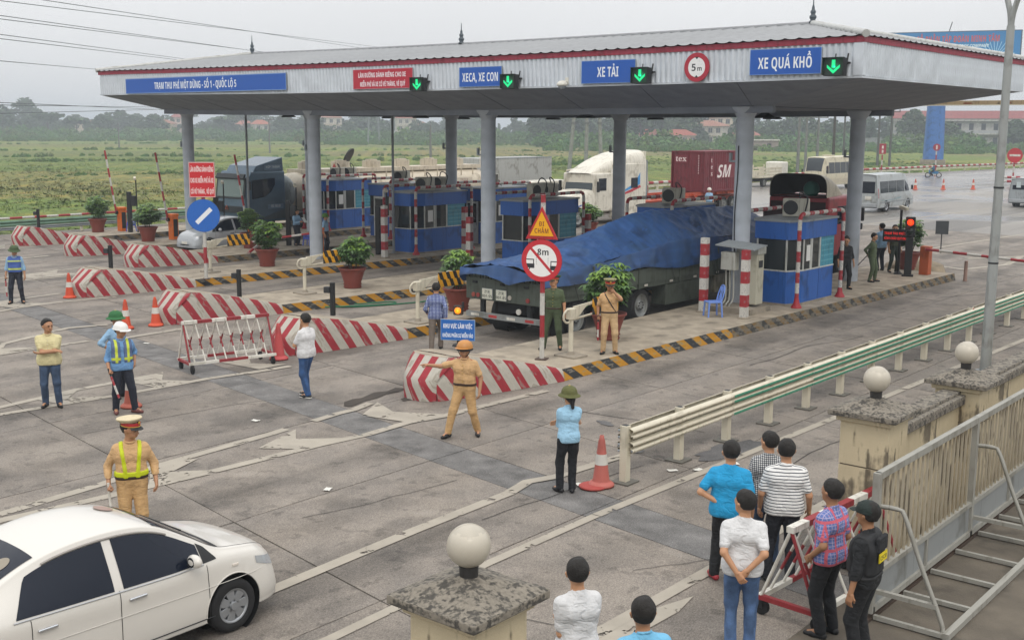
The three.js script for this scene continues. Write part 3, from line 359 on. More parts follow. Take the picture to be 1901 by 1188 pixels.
for (const [x, z, w] of [[-42.66, -32.75, 'in front of the leftmost lanes'], [-34.6, -34.0, 'beside the middle toll booth']]) { const o = thing('camera_pole', 'thin grey steel pole rising to the canopy ' + w, 'pole', [x, 0.26, z]); part('shaft', cyl(0.055, 0.05, 5.92, 0, 0, 0, 14), M.grey, o); part('base_plate', cyl(0.13, 0.13, 0.03, 0, 0, 0, 12), M.grey, o); }
// ---------- striped pipes ----------
T.rw = tex(256, (u, v) => { const n = fbm(u * 8, v * 8, 8, 4, 171), e = step(0, 0.01, u) * (1 - step(0.5, 0.51, u)), w = step(0.62, 0.7, n); const r = [0.66, 0.17, 0.2], q = [0.82, 0.81, 0.78]; return [0, 1, 2].map((i) => lerp(lerp(q[i], r[i], e), 0.55, w * 0.6) * (0.86 + 0.2 * n)); }, 1); T.rw.repeat.set(1, 1);
const rwM = new THREE.MeshStandardMaterial({ color: 0xf0f0f0, roughness: 0.6, map: T.rw });
T.yb = tex(256, (u, v) => { const s = ((u * 2 + v * 0.8) % 1 + 1) % 1, n = fbm(u * 8, v * 8, 8, 4, 181), e = step(0, 0.02, s) * (1 - step(0.5, 0.52, s)); const y = [0.89, 0.64, 0.1], k = [0.13, 0.13, 0.13]; return [0, 1, 2].map((i) => lerp(k[i], y[i], e) * (0.85 + 0.2 * n)); }, 1); T.yb.repeat.set(1, 1);
const ybM = new THREE.MeshStandardMaterial({ color: 0xf4f4f4, roughness: 0.55, map: T.yb });
const uvAlong = (g, axis, len, period, off = 0) => { const uv = g.attributes.uv; for (let i = 0; i < uv.count; i++) { const a = axis === 'u' ? uv.getX(i) : uv.getY(i), b = axis === 'u' ? uv.getY(i) : uv.getX(i); uv.setXY(i, a * len / period + off, b * 0.4); } return g; };
function rwRod(a, b, r, period = 0.6, seg = 12, off = 0) { return uvAlong(rod(a, b, r, seg), 'v', a.distanceTo(b), period, off); }
function rwTube(pts, r, period, n = 60) { const c = new THREE.CatmullRomCurve3(pts, false, 'catmullrom', 0.15); return uvAlong(new THREE.TubeGeometry(c, n, r, 10), 'u', c.getLength(), period); }
// square striped post: uv v runs up each side
function rwPost(w, h, period, off = 0) { const g = new THREE.BoxGeometry(w, h, w).translate(0, h / 2, 0); const p = g.attributes.position, uv = g.attributes.uv; for (let i = 0; i < uv.count; i++) uv.setXY(i, p.getY(i) / period + off, uv.getX(i) * 0.4); return g; }
// ---------- toll booths ----------
const bBlue = mat(0x1f5cb0, 0.5, { map: T.grime }), bBlueD = mat(0x1a4fa0, 0.5, { map: T.grime }), bTeal = mat(0x3f93ad, 0.5, { map: T.grime }), frameM = mat(0xc9ccca, 0.5, { map: T.grime }), paneM = new THREE.MeshPhysicalMaterial({ color: 0x566166, roughness: 0.05, transmission: 0.8, thickness: 0, specularIntensity: 1 });
function acUnit(parent, x, y, z, turn, s = 1) { const o = part('air_conditioner', tf(rb(0, 0.3, 0, 0.82 * s, 0.58 * s, 0.32, 0.03), x, y, z, 0, turn), mat(0xb9b7ac, 0.6, { map: T.grime }), parent); part('fan_grille', tf(new THREE.TorusGeometry(0.21, 0.012, 5, 28).translate(-0.14, 0.3, 0.165), x, y, z, 0, turn), M.dark, o); part('fan', tf(cyl(0.2, 0.2, 0.01, 0, 0, 0, 24), 0, 0, 0, Math.PI / 2).applyMatrix4(new THREE.Matrix4().makeTranslation(-0.14, 0.3, 0.158)).applyMatrix4(new THREE.Matrix4().makeRotationY(turn)).translate(x, y, z), M.dark, o); part('hose', tube([V(0.3, 0.2, 0.17), V(0.36, 0.6, 0.2), V(0.1, 0.75, 0.1), V(0.2, 0.05, -0.3)].map((p) => p.applyAxisAngle(V(0, 1, 0), turn).add(V(x, y, z))), 0.022, 20, 6), M.dark, o); return o; }
function booth(label, x, z, L, rear, mirror) { // local: front at z = 0, back at -L, lane side +x
  const o = thing('toll_booth', label, 'toll booth', [x, 0.26, z]); const W = 0.76, f = rear ? W : 0.5, P = (e) => [[-f - e, e], [f + e, e], [W + e, -0.55], [W + e, -L - e], [-W - e, -L - e], [-W - e, -0.55]].map(([a, b]) => [a, -b]);
  const prism = (e, y0, y1) => tf(ext(P(e), y1 - y0, 0), 0, y0, 0, -Math.PI / 2).applyMatrix4(new THREE.Matrix4());
  part('plinth', prism(0.03, 0, 0.06), M.concrete, o); part('lower_wall', prism(0, 0.05, 1.02), bBlue, o);
  part('sill', prism(0.015, 1.02, 1.06), frameM, o); part('upper_band', prism(0.05, 1.98, 2.5), bBlue, o); part('roof', prism(0.09, 2.5, 2.56), M.grey, o);
  // dark interior furniture
  part('desk', [box(0, 1.0, -0.75, 1.2, 0.04, 0.7), box(0.2, 1.18, -0.6, 0.4, 0.28, 0.05)], M.dark, o); part('rear_partition', bb(-W + 0.04, 1.06, -L + 0.5, W - 0.04, 1.98, -L + 0.46), mat(0x4a4e50, 0.8), o); part('chair', [rb(-0.1, 1.2, -1.4, 0.45, 0.5, 0.1, 0.04)], M.black, o);
  // frames, panes, panels
  const post = (a, b, t = 0.05) => part('window_frame', bb(a - t / 2, 1.05, b - t / 2, a + t / 2, 1.99, b + t / 2), frameM, o), pane = (g) => part('window_pane', g, paneM, o);
  const seg = (a, b, y0, y1, t) => { const c = [(a[0] + b[0]) / 2, (a[1] + b[1]) / 2], l = Math.hypot(b[0] - a[0], b[1] - a[1]); return tf(new THREE.BoxGeometry(l, y1 - y0, t), c[0], (y0 + y1) / 2, c[1], 0, Math.atan2(-(b[1] - a[1]), b[0] - a[0])); };
  const ring = [[-W, -0.55], [-f, 0], [f, 0], [W, -0.55]].map(([a, b]) => [a * 0.985, b - 0.012]);
  if (!rear) for (let i = 0; i < 3; i++) pane(seg(ring[i], ring[i + 1], 1.06, 1.98, 0.008)); else pane(seg([-W, -0.012], [W, -0.012], 1.06, 1.98, 0.008));
  for (const [a, b] of rear ? [[-W, -0.03], [W - 0.03, -0.03]] : ring) post(a * 0.97, b - 0.01);
  const mid = -L * 0.62;
  for (const s of [-1, 1]) { const w = s * (W - 0.015); pane(bb(w - 0.004, 1.06, -0.6, w + 0.004, 1.98, mid)); post(w, -0.58); post(w, lerp(-0.6, mid, 0.42), 0.07); post(w, lerp(-0.6, mid, 0.5), 0.05); post(w, mid, 0.07);
    part('side_panel', bb(w - 0.012, 1.05, mid - 0.03, w + 0.012, 1.99, -L), bTeal, o);
    for (let k = 0; k < 5; k++) part('panel_slat', bb(w + s * 0.013, 1.2 + k * 0.16, mid - 0.12, w + s * 0.022, 1.24 + k * 0.16, -L + 0.06), mat(0x5fa9bd, 0.5, { map: T.grime }), o);
    for (const zz of [mid, -L * 0.33]) part('seam_strip', bb(s * (W + 0.002), 0.08, zz - 0.006, s * (W + 0.006), 1.0, zz + 0.006), bBlueD, o); }
  part('notice', bb(W * 0.98, 1.3, -0.78, W * 0.98 + 0.02, 1.78, -1.08), mat(0xdcdcd8, 0.8, { map: null }), o);
  if (rear) { const d = part('door', bb(-W * 0.62, 0.06, -0.005, W * 0.3, 1.95, 0.035), frameM, o); part('door_glass', bb(-W * 0.5, 1.0, 0.03, W * 0.18, 1.85, 0.04), mat(0x23292c, 0.15), d); part('handle', box(W * 0.22, 0.95, 0.06, 0.03, 0.14, 0.03), M.steel, d); }
  return o;
}
const boothSpots = [['blue toll booth beside the seated blue plastic chair', -15.95, -31.5, 2.7, 0], ['blue toll booth behind the blue tarpaulin of the truck', -22.0, -34.2, 3, 0], ['blue toll booth with slanted front window left of the tarpaulin truck', -27.55, -33.3, 3, 0], ['blue toll booth behind the thin grey canopy pole', -34.3, -34.2, 3.1, 0], ['blue rear booth with a grey door right of the thin pole booth', -34.4, -38.9, 2.8, 1], ['blue booth with a pale door beside the tanker truck', -39.9, -38.4, 2.9, 1], ['leftmost blue toll booth next to the tanker truck cab', -45.4, -39.2, 3, 0]];
boothSpots.forEach(([label, x, z, L, rear], i) => {
  const o = booth(label, x, z, L, rear); acUnit(o, 0.1, 2.56, -1.3, [0.3, 0.2, 1.5, 0.4, -0.9, 0.3, 0.1][i], 0.95); if (i === 3 || i === 6 || i === 2) acUnit(o, -0.1, 2.56, -2.3, [0.2, 1.3, 0.2, 1.2, 0.3, 0.3, 0.4][i], 0.88);
  for (const s of [-1, 1]) { const g = thing('guard_pipe', (s > 0 ? 'right' : 'left') + ' striped guard pipe of the ' + ['chair-side booth', 'booth behind the tarpaulin', 'slanted-window booth beside the tarpaulin', 'booth behind the thin grey pole', 'grey-doored rear booth', 'pale-doored booth by the tanker', 'leftmost booth by the tanker cab'][i], 'guard pipe', [x + s * 0.93, 0.26, z + (rear ? 0.3 : 0.12)], 0, 'guard pipes over the toll booths');
    const e = -L - 0.35; part('pipe', rwTube([V(0, 0.12, 0), V(0, 1.4, 0), V(0, 2.6, 0), V(0, 2.76, -0.16), V(0, 2.76, e / 2), V(0, 2.76, e + 0.16), V(0, 2.6, e), V(0, 1.4, e), V(0, 0.12, e)], 0.062, 0.62, 90), rwM, g, true);
    for (const zz of [0, e]) part('foot', lathe([[0.16, 0], [0.16, 0.03], [0.09, 0.14], [0.063, 0.3]], 12).translate(0, 0, zz), M.red, g); }
});
// ---------- striped square bollards ----------
[[-16.7, -28.85, 2.15, 'tall red and white square post left of the blue chair'], [-15.25, -28.6, 1.92, 'red and white square post in front of the booth cabinet'], [-33.5, -32.4, 2.1, 'red and white square post left of the middle booth'], [-32.75, -36.4, 1.9, 'red and white square post right of the middle booth'], [-28.9, -32.4, 1.9, 'red and white square post beside the canopy column'], [-26.6, -36.8, 1.9, 'short striped post half hidden behind the tarpaulin']].forEach(([x, z, h, l]) => { const o = thing('striped_post', l, 'post', [x, 0.26, z], 0.12, 'striped posts guarding the booths'); part('shaft', rwPost(0.2, h, 0.66, 0.5), rwM, o, true); part('base', rb(0, 0.02, 0, 0.3, 0.06, 0.3, 0.02), M.concrete, o); });
// ---------- swing barriers ----------
[[-15.68, -21.1, 'at the beige officer\'s side'], [-21.6, -22.1, 'above the walking man in stripes'], [-28.15, -23.7, 'left of the bright potted tree'], [-34.9, -25.0, 'beside the round blue sign']].forEach(([x, z, w]) => {
  const o = thing('swing_barrier', 'cream swing barrier with yellow and black board ' + w, 'barrier', [x, 0.26, z], -0.06, 'swing barriers on the islands');
  part('post', [cyl(0.055, 0.055, 0.85, 0, 0.05, 0, 14), rb(0, 1.0, 0, 0.17, 0.26, 0.2, 0.02)], M.cream, o); part('base_plate', [rb(0, 0.02, 0, 0.62, 0.05, 0.5, 0.015), cyl(0.1, 0.07, 0.08, 0, 0.04, 0, 12)], M.concrete, o);
  part('gusset', ext([[0.1, 0.86], [0.1, 1.14], [0.62, 1.17], [0.5, 1.11], [0.24, 0.9]], 0.04, 0).translate(0, 0, -0.02).rotateY(Math.PI / 2), M.cream, o);
  part('arm', [beam(V(0, 1.13, -0.08), V(0, 1.2, -1.05), 0.045, 0.06), rod(V(0, 0.86, -0.08), V(0, 0.92, -0.9), 0.028, 10)], M.cream, o);
  const g = new THREE.BoxGeometry(0.03, 0.4, 0.95), uv = g.attributes.uv, p = g.attributes.position; for (let i = 0; i < uv.count; i++) uv.setXY(i, -p.getZ(i) / 0.54, p.getY(i) / 0.5); part('striped_board', g.translate(0.05, 1.1, -1.2), ybM, o, true);
  part('round_disc', tf(cyl(0.26, 0.26, 0.02, 0, -0.01, 0, 28), -0.03, 1.06, -1.22, 0, 0, Math.PI / 2), M.white, o); part('counter_ring', tf(new THREE.TorusGeometry(0.15, 0.025, 8, 24), 0, 0.95, 0.12, 0, Math.PI / 2), M.cream, o);
});
// ---------- orange gate machines with striped arms ----------
[[-51.9, -32.0, 'upright', 'leftmost orange barrier machine with its arm raised'], [-46.3, -31.2, 'upright', 'orange barrier machine with raised arm left of the red sign'], [-40.9, -31.6, 'upright', 'orange barrier machine behind the silver sedan'], [-35.7, -30.8, 'down', 'orange barrier machine with arm tilted down beside the staff']].forEach(([x, z, k, l]) => {
  const o = thing('barrier_machine', l, 'barrier', [x, 0.26, z], 0, 'orange barrier machines');
  part('cabinet', rb(0, 0.55, 0, 0.36, 1.1, 0.32, 0.02), M.orange, o); part('hood', rb(0, 1.14, 0, 0.42, 0.12, 0.38, 0.03), M.orange, o); part('front_door', rb(0.186, 0.55, 0, 0.015, 0.8, 0.22, 0.005), M.dark, o);
  part('arm', k === 'down' ? rwRod(V(-0.1, 0.98, 0.22), V(-2.6, 0.55, 1.3), 0.045, 0.9) : rwRod(V(-0.1, 0.9, 0.22), V(-0.75, 4.0, 0.3), 0.045, 0.9), rwM, o, true); part('arm_hub', tf(cyl(0.09, 0.09, 0.1, 0, 0, 0, 14), -0.1, 0.93, 0.16, Math.PI / 2), M.dark, o);
});
{ const o = thing('lowered_barrier', 'lowered red and white arm on a red post near the blue round sign', 'barrier', [-36.2, 0.26, -28.2]); part('arm', rwRod(V(0.1, 1.0, -0.5), V(1.2, 0.55, 1.4), 0.05, 0.9), rwM, o, true); part('support_post', cyl(0.06, 0.05, 1.05, 0.1, 0, -0.55, 12), M.red, o); }
// ---------- potted trees ----------
function leafGeo(seed, n, rx, ry, cy, size) { // umbrella-like clusters of drooping leaves
  const r = rng(seed), pos = [], col = []; const c = V(0, 0, 0), n0 = V(0, 0, 0);
  for (let k = 0; k < n; k++) {
    const a = r() * 6.283, u = r() * 2 - 1, rad = Math.cbrt(0.25 + 0.75 * r()), bump = 0.62 + 0.75 * vn(a * 1.9, u * 3.4, 0, seed); c.set(Math.cos(a) * Math.sqrt(1 - u * u) * rx * rad * bump, cy + u * ry * rad * bump, Math.sin(a) * Math.sqrt(1 - u * u) * rx * rad * bump);
    const tone = 0.6 + 0.8 * r(), young = u > 0.25 && r() < 0.5 ? 1 : 0, N = 6;
    for (let i = 0; i < N; i++) { const th = i / N * 6.283 + a, L = size * (0.8 + 0.5 * r()), w = L * 0.24, dx = Math.cos(th), dz = Math.sin(th), dy = -0.25 - 0.5 * r(); const tip = [c.x + dx * L, c.y + dy * L, c.z + dz * L], m1 = [c.x + dx * L * 0.5 - dz * w, c.y + dy * L * 0.28, c.z + dz * L * 0.5 + dx * w], m2 = [c.x + dx * L * 0.5 + dz * w, c.y + dy * L * 0.28, c.z + dz * L * 0.5 - dx * w]; pos.push(c.x, c.y, c.z, ...m2, ...m1, ...m1, ...m2, ...tip); const g = young ? [0.17, 0.30, 0.035] : [0.055 * tone, 0.125 * tone, 0.022 * tone]; for (let q = 0; q < 6; q++) col.push(...g); }
  }
  const g = new THREE.BufferGeometry(); g.setAttribute('position', new THREE.Float32BufferAttribute(pos, 3)); g.setAttribute('color', new THREE.Float32BufferAttribute(col, 3)); g.computeVertexNormals(); return boxUV(g);
}
const leafM = new THREE.MeshPhysicalMaterial({ vertexColors: true, roughness: 0.55, transmission: 0.18, thickness: 0, side: THREE.DoubleSide });
const crowns = [leafGeo(3, 330, 0.5, 0.46, 1.28, 0.15), leafGeo(9, 360, 0.55, 0.42, 1.25, 0.15), leafGeo(14, 300, 0.46, 0.5, 1.3, 0.14)];
const potM = mat(0x7d3a30, 0.65, { map: T.grime }), potG = lathe([[0, 0], [0.27, 0], [0.3, 0.04], [0.27, 0.1], [0.31, 0.13], [0.28, 0.17], [0.38, 0.5], [0.44, 0.62], [0.46, 0.62], [0.46, 0.67], [0.4, 0.67], [0.37, 0.58], [0, 0.56]], 30);
[[-52.3, -30.9, 'outermost potted tree by the field'], [-46.4, -29.9, 'round potted tree on the second island from the field'], [-40.6, -31.2, 'potted tree behind the silver sedan and blue sign'], [-34.8, -27.5, 'potted tree right of the blue round sign'], [-28.0, -25.6, 'potted tree with bright crown right of the low swing barrier'], [-22.2, -24.4, 'potted tree at the left tail of the tarpaulin truck'], [-16.3, -23.5, 'potted tree behind the beige uniformed officer'], [-35.0, -48.6, 'potted tree in front of the white tractor truck'], [-16.1, -43.0, 'potted tree beside the red traffic light']].forEach(([x, z, l], i) => { const o = thing('potted_tree', l, 'potted plant', [x, x < -30 && z < -45 ? 0 : 0.26, z], i * 1.3, 'potted trees on the islands'); part('pot', potG.clone(), potM, o); part('soil', cyl(0.38, 0.38, 0.02, 0, 0.56, 0, 20), mat(0x2b221a, 1), o); for (const [a, t] of [[0.1, 0], [0.35, 2], [0.3, 4.1]]) part('stem', rod(V(Math.cos(t) * 0.08, 0.55, Math.sin(t) * 0.08), V(Math.cos(t) * a, 1.25, Math.sin(t) * a), 0.022, 6, 0.012), mat(0x4a3d2c, 0.9), o); const c = part('foliage', crowns[i % 3], leafM, o, true); c.scale.setScalar(0.95 + 0.14 * hash(i, 4)); });
// ---------- cones ----------
function cone(label, x, z, hex, s = 1, plain = false) { const o = thing('traffic_cone', label, 'traffic cone', [x, 0, z], 0, 'traffic cones'); o.scale.setScalar(s); const m = mat(hex, 0.6, { map: T.grime }); part('body', lathe([[0.16, 0.06], [0.125, 0.1], [0.085, 0.42], [0.05, 0.7], [0.035, 0.74], [0.03, 0.78], [0.015, 0.78]], 22), m, o); part('base', lathe([[0, 0], [0.2, 0], [0.2, 0.035], [0.175, 0.06], [0.13, 0.09]], 22), m, o); if (!plain) part('reflective_band', lathe([[0.099, 0.34], [0.0785, 0.5]], 22), mat(0xd6d3ca, 0.5), o); return o; }
[[-34.4, -19.2, 'orange cone at the fourth island nose, leftmost in view', 0xcc4a2a], [-27.95, -17.2, 'orange cone left of the pair in front of the third nose', 0xcf4f2e], [-27.75, -18.0, 'orange cone right of the pair in front of the third nose', 0xcf4f2e], [-19.95, -12.3, 'faded pink cone behind the white-helmeted worker', 0xb8604e], [-21.5, -17.25, 'plain red cone leaning beside the white T-shirt man', 0xbb4a4c], [-9.93, -14.2, 'faded pink cone at the guardrail end beside the woman', 0xb8655c]].forEach((a) => cone(a[2], a[0], a[1], a[3], a[0] > -22 && a[0] < -21 ? 1.12 : 1.04, a[0] > -22 && a[0] < -21));
{ const o = thing('cone_base', 'second flattened pink cone base beneath the cone by the guardrail', 'traffic cone', [-9.98, 0.0, -14.05]); part('rim', lathe([[0, 0], [0.21, 0], [0.22, 0.03], [0.19, 0.045], [0, 0.045]], 22), mat(0xa8453f, 0.7, { map: T.grime }), o); }
[[-39.5, -106.1, 'far cone nearest the silver van'], [-37.6, -108, 'far cone in the middle of the plaza exit'], [-35.55, -110, 'far cone at right beyond the silver van']].forEach((a) => cone(a[2], a[0], a[1], 0xc4553c, 1.25));
// ---------- wheeled crash barriers ----------
function crashBarrier(label, x, z, turn, L, n, group) {
  const o = thing('wheeled_barrier', label, 'barrier', [x, 0, z], turn, group); const pw = M.white, pr = mat(0x8e2a30, 0.6, { map: T.grime }), H = 1.12, D = 0.36, b = 0.2;
  for (let i = 0; i < 6; i++) part('top_rail', bb(lerp(-L / 2, L / 2, i / 6) + 0.001, H - 0.04, -0.045, lerp(-L / 2, L / 2, (i + 1) / 6), H + 0.03, 0.045), i % 2 ? pr : pw, o);
  for (const s of [-1, 1]) for (let i = 0; i < 3; i++) part('bottom_rail', bb(lerp(-L / 2, L / 2, i / 3) + 0.001, b, s * D - 0.03, lerp(-L / 2, L / 2, (i + 1) / 3), b + 0.06, s * D + 0.03), i % 2 ? pr : pw, o);
  for (let i = 0; i < n; i++) for (const s of [-1, 1]) for (const k of [s]) { const xt = lerp(-L / 2 + 0.06, L / 2 - 0.06, i / (n - 1)), xb = xt + k * L / n * 0.36; if (Math.abs(xb) > L / 2) continue; const t = V(xt, H - 0.03, 0), q = V(xb, b + 0.05, s * D), m = t.clone().lerp(q, 0.4), e = t.clone().lerp(q, 0.68); const bar = part('bar', rod(t, q, 0.017, 6), pw, o); part('red_band', rod(m, e, 0.0185, 6), pr, bar); }
  for (const s of [-1, 1]) { part('end_rail', bb(s * (L / 2 - 0.03) - 0.03, b - 0.001, -D, s * (L / 2 - 0.03) + 0.03, b + 0.055, D), pr, o); for (const k of [-1, 1]) { part('end_leg', rod(V(s * (L / 2 - 0.03), H - 0.02, 0), V(s * (L / 2 - 0.03), b, k * D), 0.022, 6), k > 0 ? pr : pw, o); const w = part('caster_wheel', tf(cyl(0.09, 0.09, 0.05, 0, -0.025, 0, 18), s * (L / 2 - 0.08), 0.09, k * D, 0, 0, Math.PI / 2), M.rubber, o); part('caster_fork', bb(s * (L / 2 - 0.08) - 0.035, 0.08, k * D - 0.02, s * (L / 2 - 0.08) + 0.035, b, k * D + 0.02), M.dark, w); } }
  return o;
}
crashBarrier('red and white wheeled crash barrier standing in the approach lane', -21.75, -15.95, 1.32, 2.1, 9);
crashBarrier('red and white wheeled crash barrier beside the onlookers at the gate', -5.32, -12.42, 1.5, 2.1, 8);
// ---------- guardrail with green stripes, near side ----------
const wProf = [[0, -0.155], [0.02, -0.15], [0.075, -0.115], [0.08, -0.075], [0.075, -0.04], [0.02, -0.012], [0, 0], [0.02, 0.012], [0.075, 0.04], [0.08, 0.075], [0.075, 0.115], [0.02, 0.15], [0, 0.155]];
function wBeam(len) { return grid(1, 12, (u, v) => { const [x, y] = wProf[Math.round(v * 12)]; return [x, y, -len * u]; }); }
function wStripe(len, yc) { return grid(1, 4, (u, v) => { const i = yc > 0 ? 8 : 2, [x, y] = wProf[i - 0 + Math.round(v * 2)]; return [x + 0.004, y, -len * u]; }); }
{
  const o = thing('guardrail', 'double-sided cream steel guardrail with green stripes along the near lane', 'guardrail', [-9.76, 0, -14.6]), cm = M.cream, gm = mat(0x3f8d73, 0.55, { map: T.grime });
  const n = 30, beamG = wBeam(3.2), s1 = wStripe(3.2, -1), s2 = wStripe(3.2, 1);
  for (let i = 0; i <= n; i++) { const p = part('post', [rb(0, 0.46, 0, 0.13, 0.92, 0.13, 0.012, 1)], cm, o); p.position.set(i * 0.003, 0, -i * 1.6); part('post_plate', rb(0, 0.012, 0, 0.34, 0.024, 0.34, 0.005, 1), mat(0x6d6a62, 0.7), p); if (i === 10) part('reflector', box(0.07, 0.85, 0.0, 0.012, 0.1, 0.08), M.red, p); part('post_hollow', box(0, 0.9215, 0, 0.1, 0.002, 0.1), M.dark, p); }
  for (let i = 0; i < n / 2; i++) for (const s of [1, -1]) for (const y of [0.56, 0.78]) { const g = new THREE.Group(); const b = part('rail_beam', s > 0 ? beamG.clone().scale(1, 0.62, 1) : tf(wBeam(3.2).scale(1, 0.62, 1), 0, 0, -3.2, 0, Math.PI), cm, o); b.position.set(s * 0.066 + i * 0.006, y, -i * 3.2); if (s > 0 && i > 0) { const q = part('green_stripe', s1.clone().scale(1, 0.62, 1), gm, b); if (i > 1 || y > 0.7) part('green_stripe', s2.clone().scale(1, 0.62, 1), gm, b); } }
  for (const y of [0.5, 0.6, 0.72, 0.83]) for (const s of [-1, 1]) part('bolt', tf(cyl(0.022, 0.022, 0.05, 0, 0, 0, 8), s * 0.06, y, 0.03, 0, 0, Math.PI / 2), M.steel, o);
}
// far-left guardrail: striped pipe above a green beam
{
  const o = thing('guardrail', 'green guardrail with red and white pipe on top beside the field', 'guardrail', [-56.1, 0, -14]); const gm = mat(0x6d8f7c, 0.6, { map: T.grime });
  for (let i = 0; i < 18; i++) { part('post', rb(0, 0.42, -i * 2.6, 0.12, 0.84, 0.12, 0.01, 1), M.cream, o); if (i < 17) { part('rail_beam', wBeam(2.6).translate(0.06, 0.62, -i * 2.6), gm, o); part('rail_beam', wBeam(2.6).scale(1, 0.6, 1).translate(0.06, 0.36, -i * 2.6), M.grey, o); } }
  part('striped_pipe', rwRod(V(0.05, 0.88, 0), V(0.05, 0.88, -46), 0.06, 1.3, 8), rwM, o, true);
}
{
  const o = thing('guardrail', 'long striped guardrail along the far edge of the plaza', 'guardrail', [-56, 0, -72]); const P = [[0, 0], [0, -40], [-0.5, -63], [2, -85], [5, -106], [10, -150]];
  for (let i = 0; i + 1 < P.length; i++) { const a = V(P[i][0], 0.7, P[i][1]), b = V(P[i + 1][0], 0.7, P[i + 1][1]); part('striped_pipe', rwRod(a, b, 0.13, 1.6, 8), rwM, o, true); part('rail_beam', beam(a.clone().setY(0.42), b.clone().setY(0.42), 0.06, 0.16), M.cream, o); const n = Math.round(a.distanceTo(b) / 4); for (let k = 0; k < n; k++) { const p = a.clone().lerp(b, k / n); part('post', bb(p.x - 0.07, -0.1, p.z - 0.07, p.x + 0.07, 0.7, p.z + 0.07), M.cream, o); } }
}
{ // white tube fence at the far left nose
  const o = thing('tube_fence', 'white tubular crowd fence at the far left island', 'fence', [-52.6, 0, -24.6], 0.15); for (const y of [0.15, 0.75]) part('rail', rod(V(-2.4, y, 0), V(2.2, y, 0), 0.025, 8), M.white, o); for (let i = 0; i <= 16; i++) part('bar', rod(V(-2.4 + i * 0.2875, 0.15, 0), V(-2.4 + i * 0.2875, 0.75, 0), 0.014, 6), M.white, o); for (const x of [-2.4, 2.2]) part('foot', bb(x - 0.03, 0, -0.25, x + 0.03, 0.16, 0.25), M.white, o);
}
// ---------- street lamp at right ----------
{ const o = thing('street_lamp', 'tall grey street lamp pole with curved arms at the right edge', 'street lamp', [-8.16, 0, -27]); part('pole', lathe([[0, 0], [0.125, 0], [0.12, 0.5], [0.095, 5], [0.085, 7.75], [0, 7.75]], 20), mat(0xa3a7a8, 0.5, { map: T.grime, metalness: 0.3 }), o); part('base_flange', cyl(0.22, 0.22, 0.03, 0, 0, 0, 16), M.steel, o); for (const s of [-1, 1]) part('arm', tube([V(0, 7.55, 0), V(s * 0.06, 8.1, s * 0.03), V(s * 0.35, 8.8, s * 0.1), V(s * 0.95, 9.25, s * 0.3), V(s * 1.7, 9.45, s * 0.5)], 0.06, 24, 10), mat(0xa3a7a8, 0.5, { map: T.grime, metalness: 0.3 }), o); for (const y of [2.5, 4.2]) part('clamp_band', lathe([[0.1, y], [0.112, y], [0.112, y + 0.04], [0.1, y + 0.04]], 16), M.dark, o); }
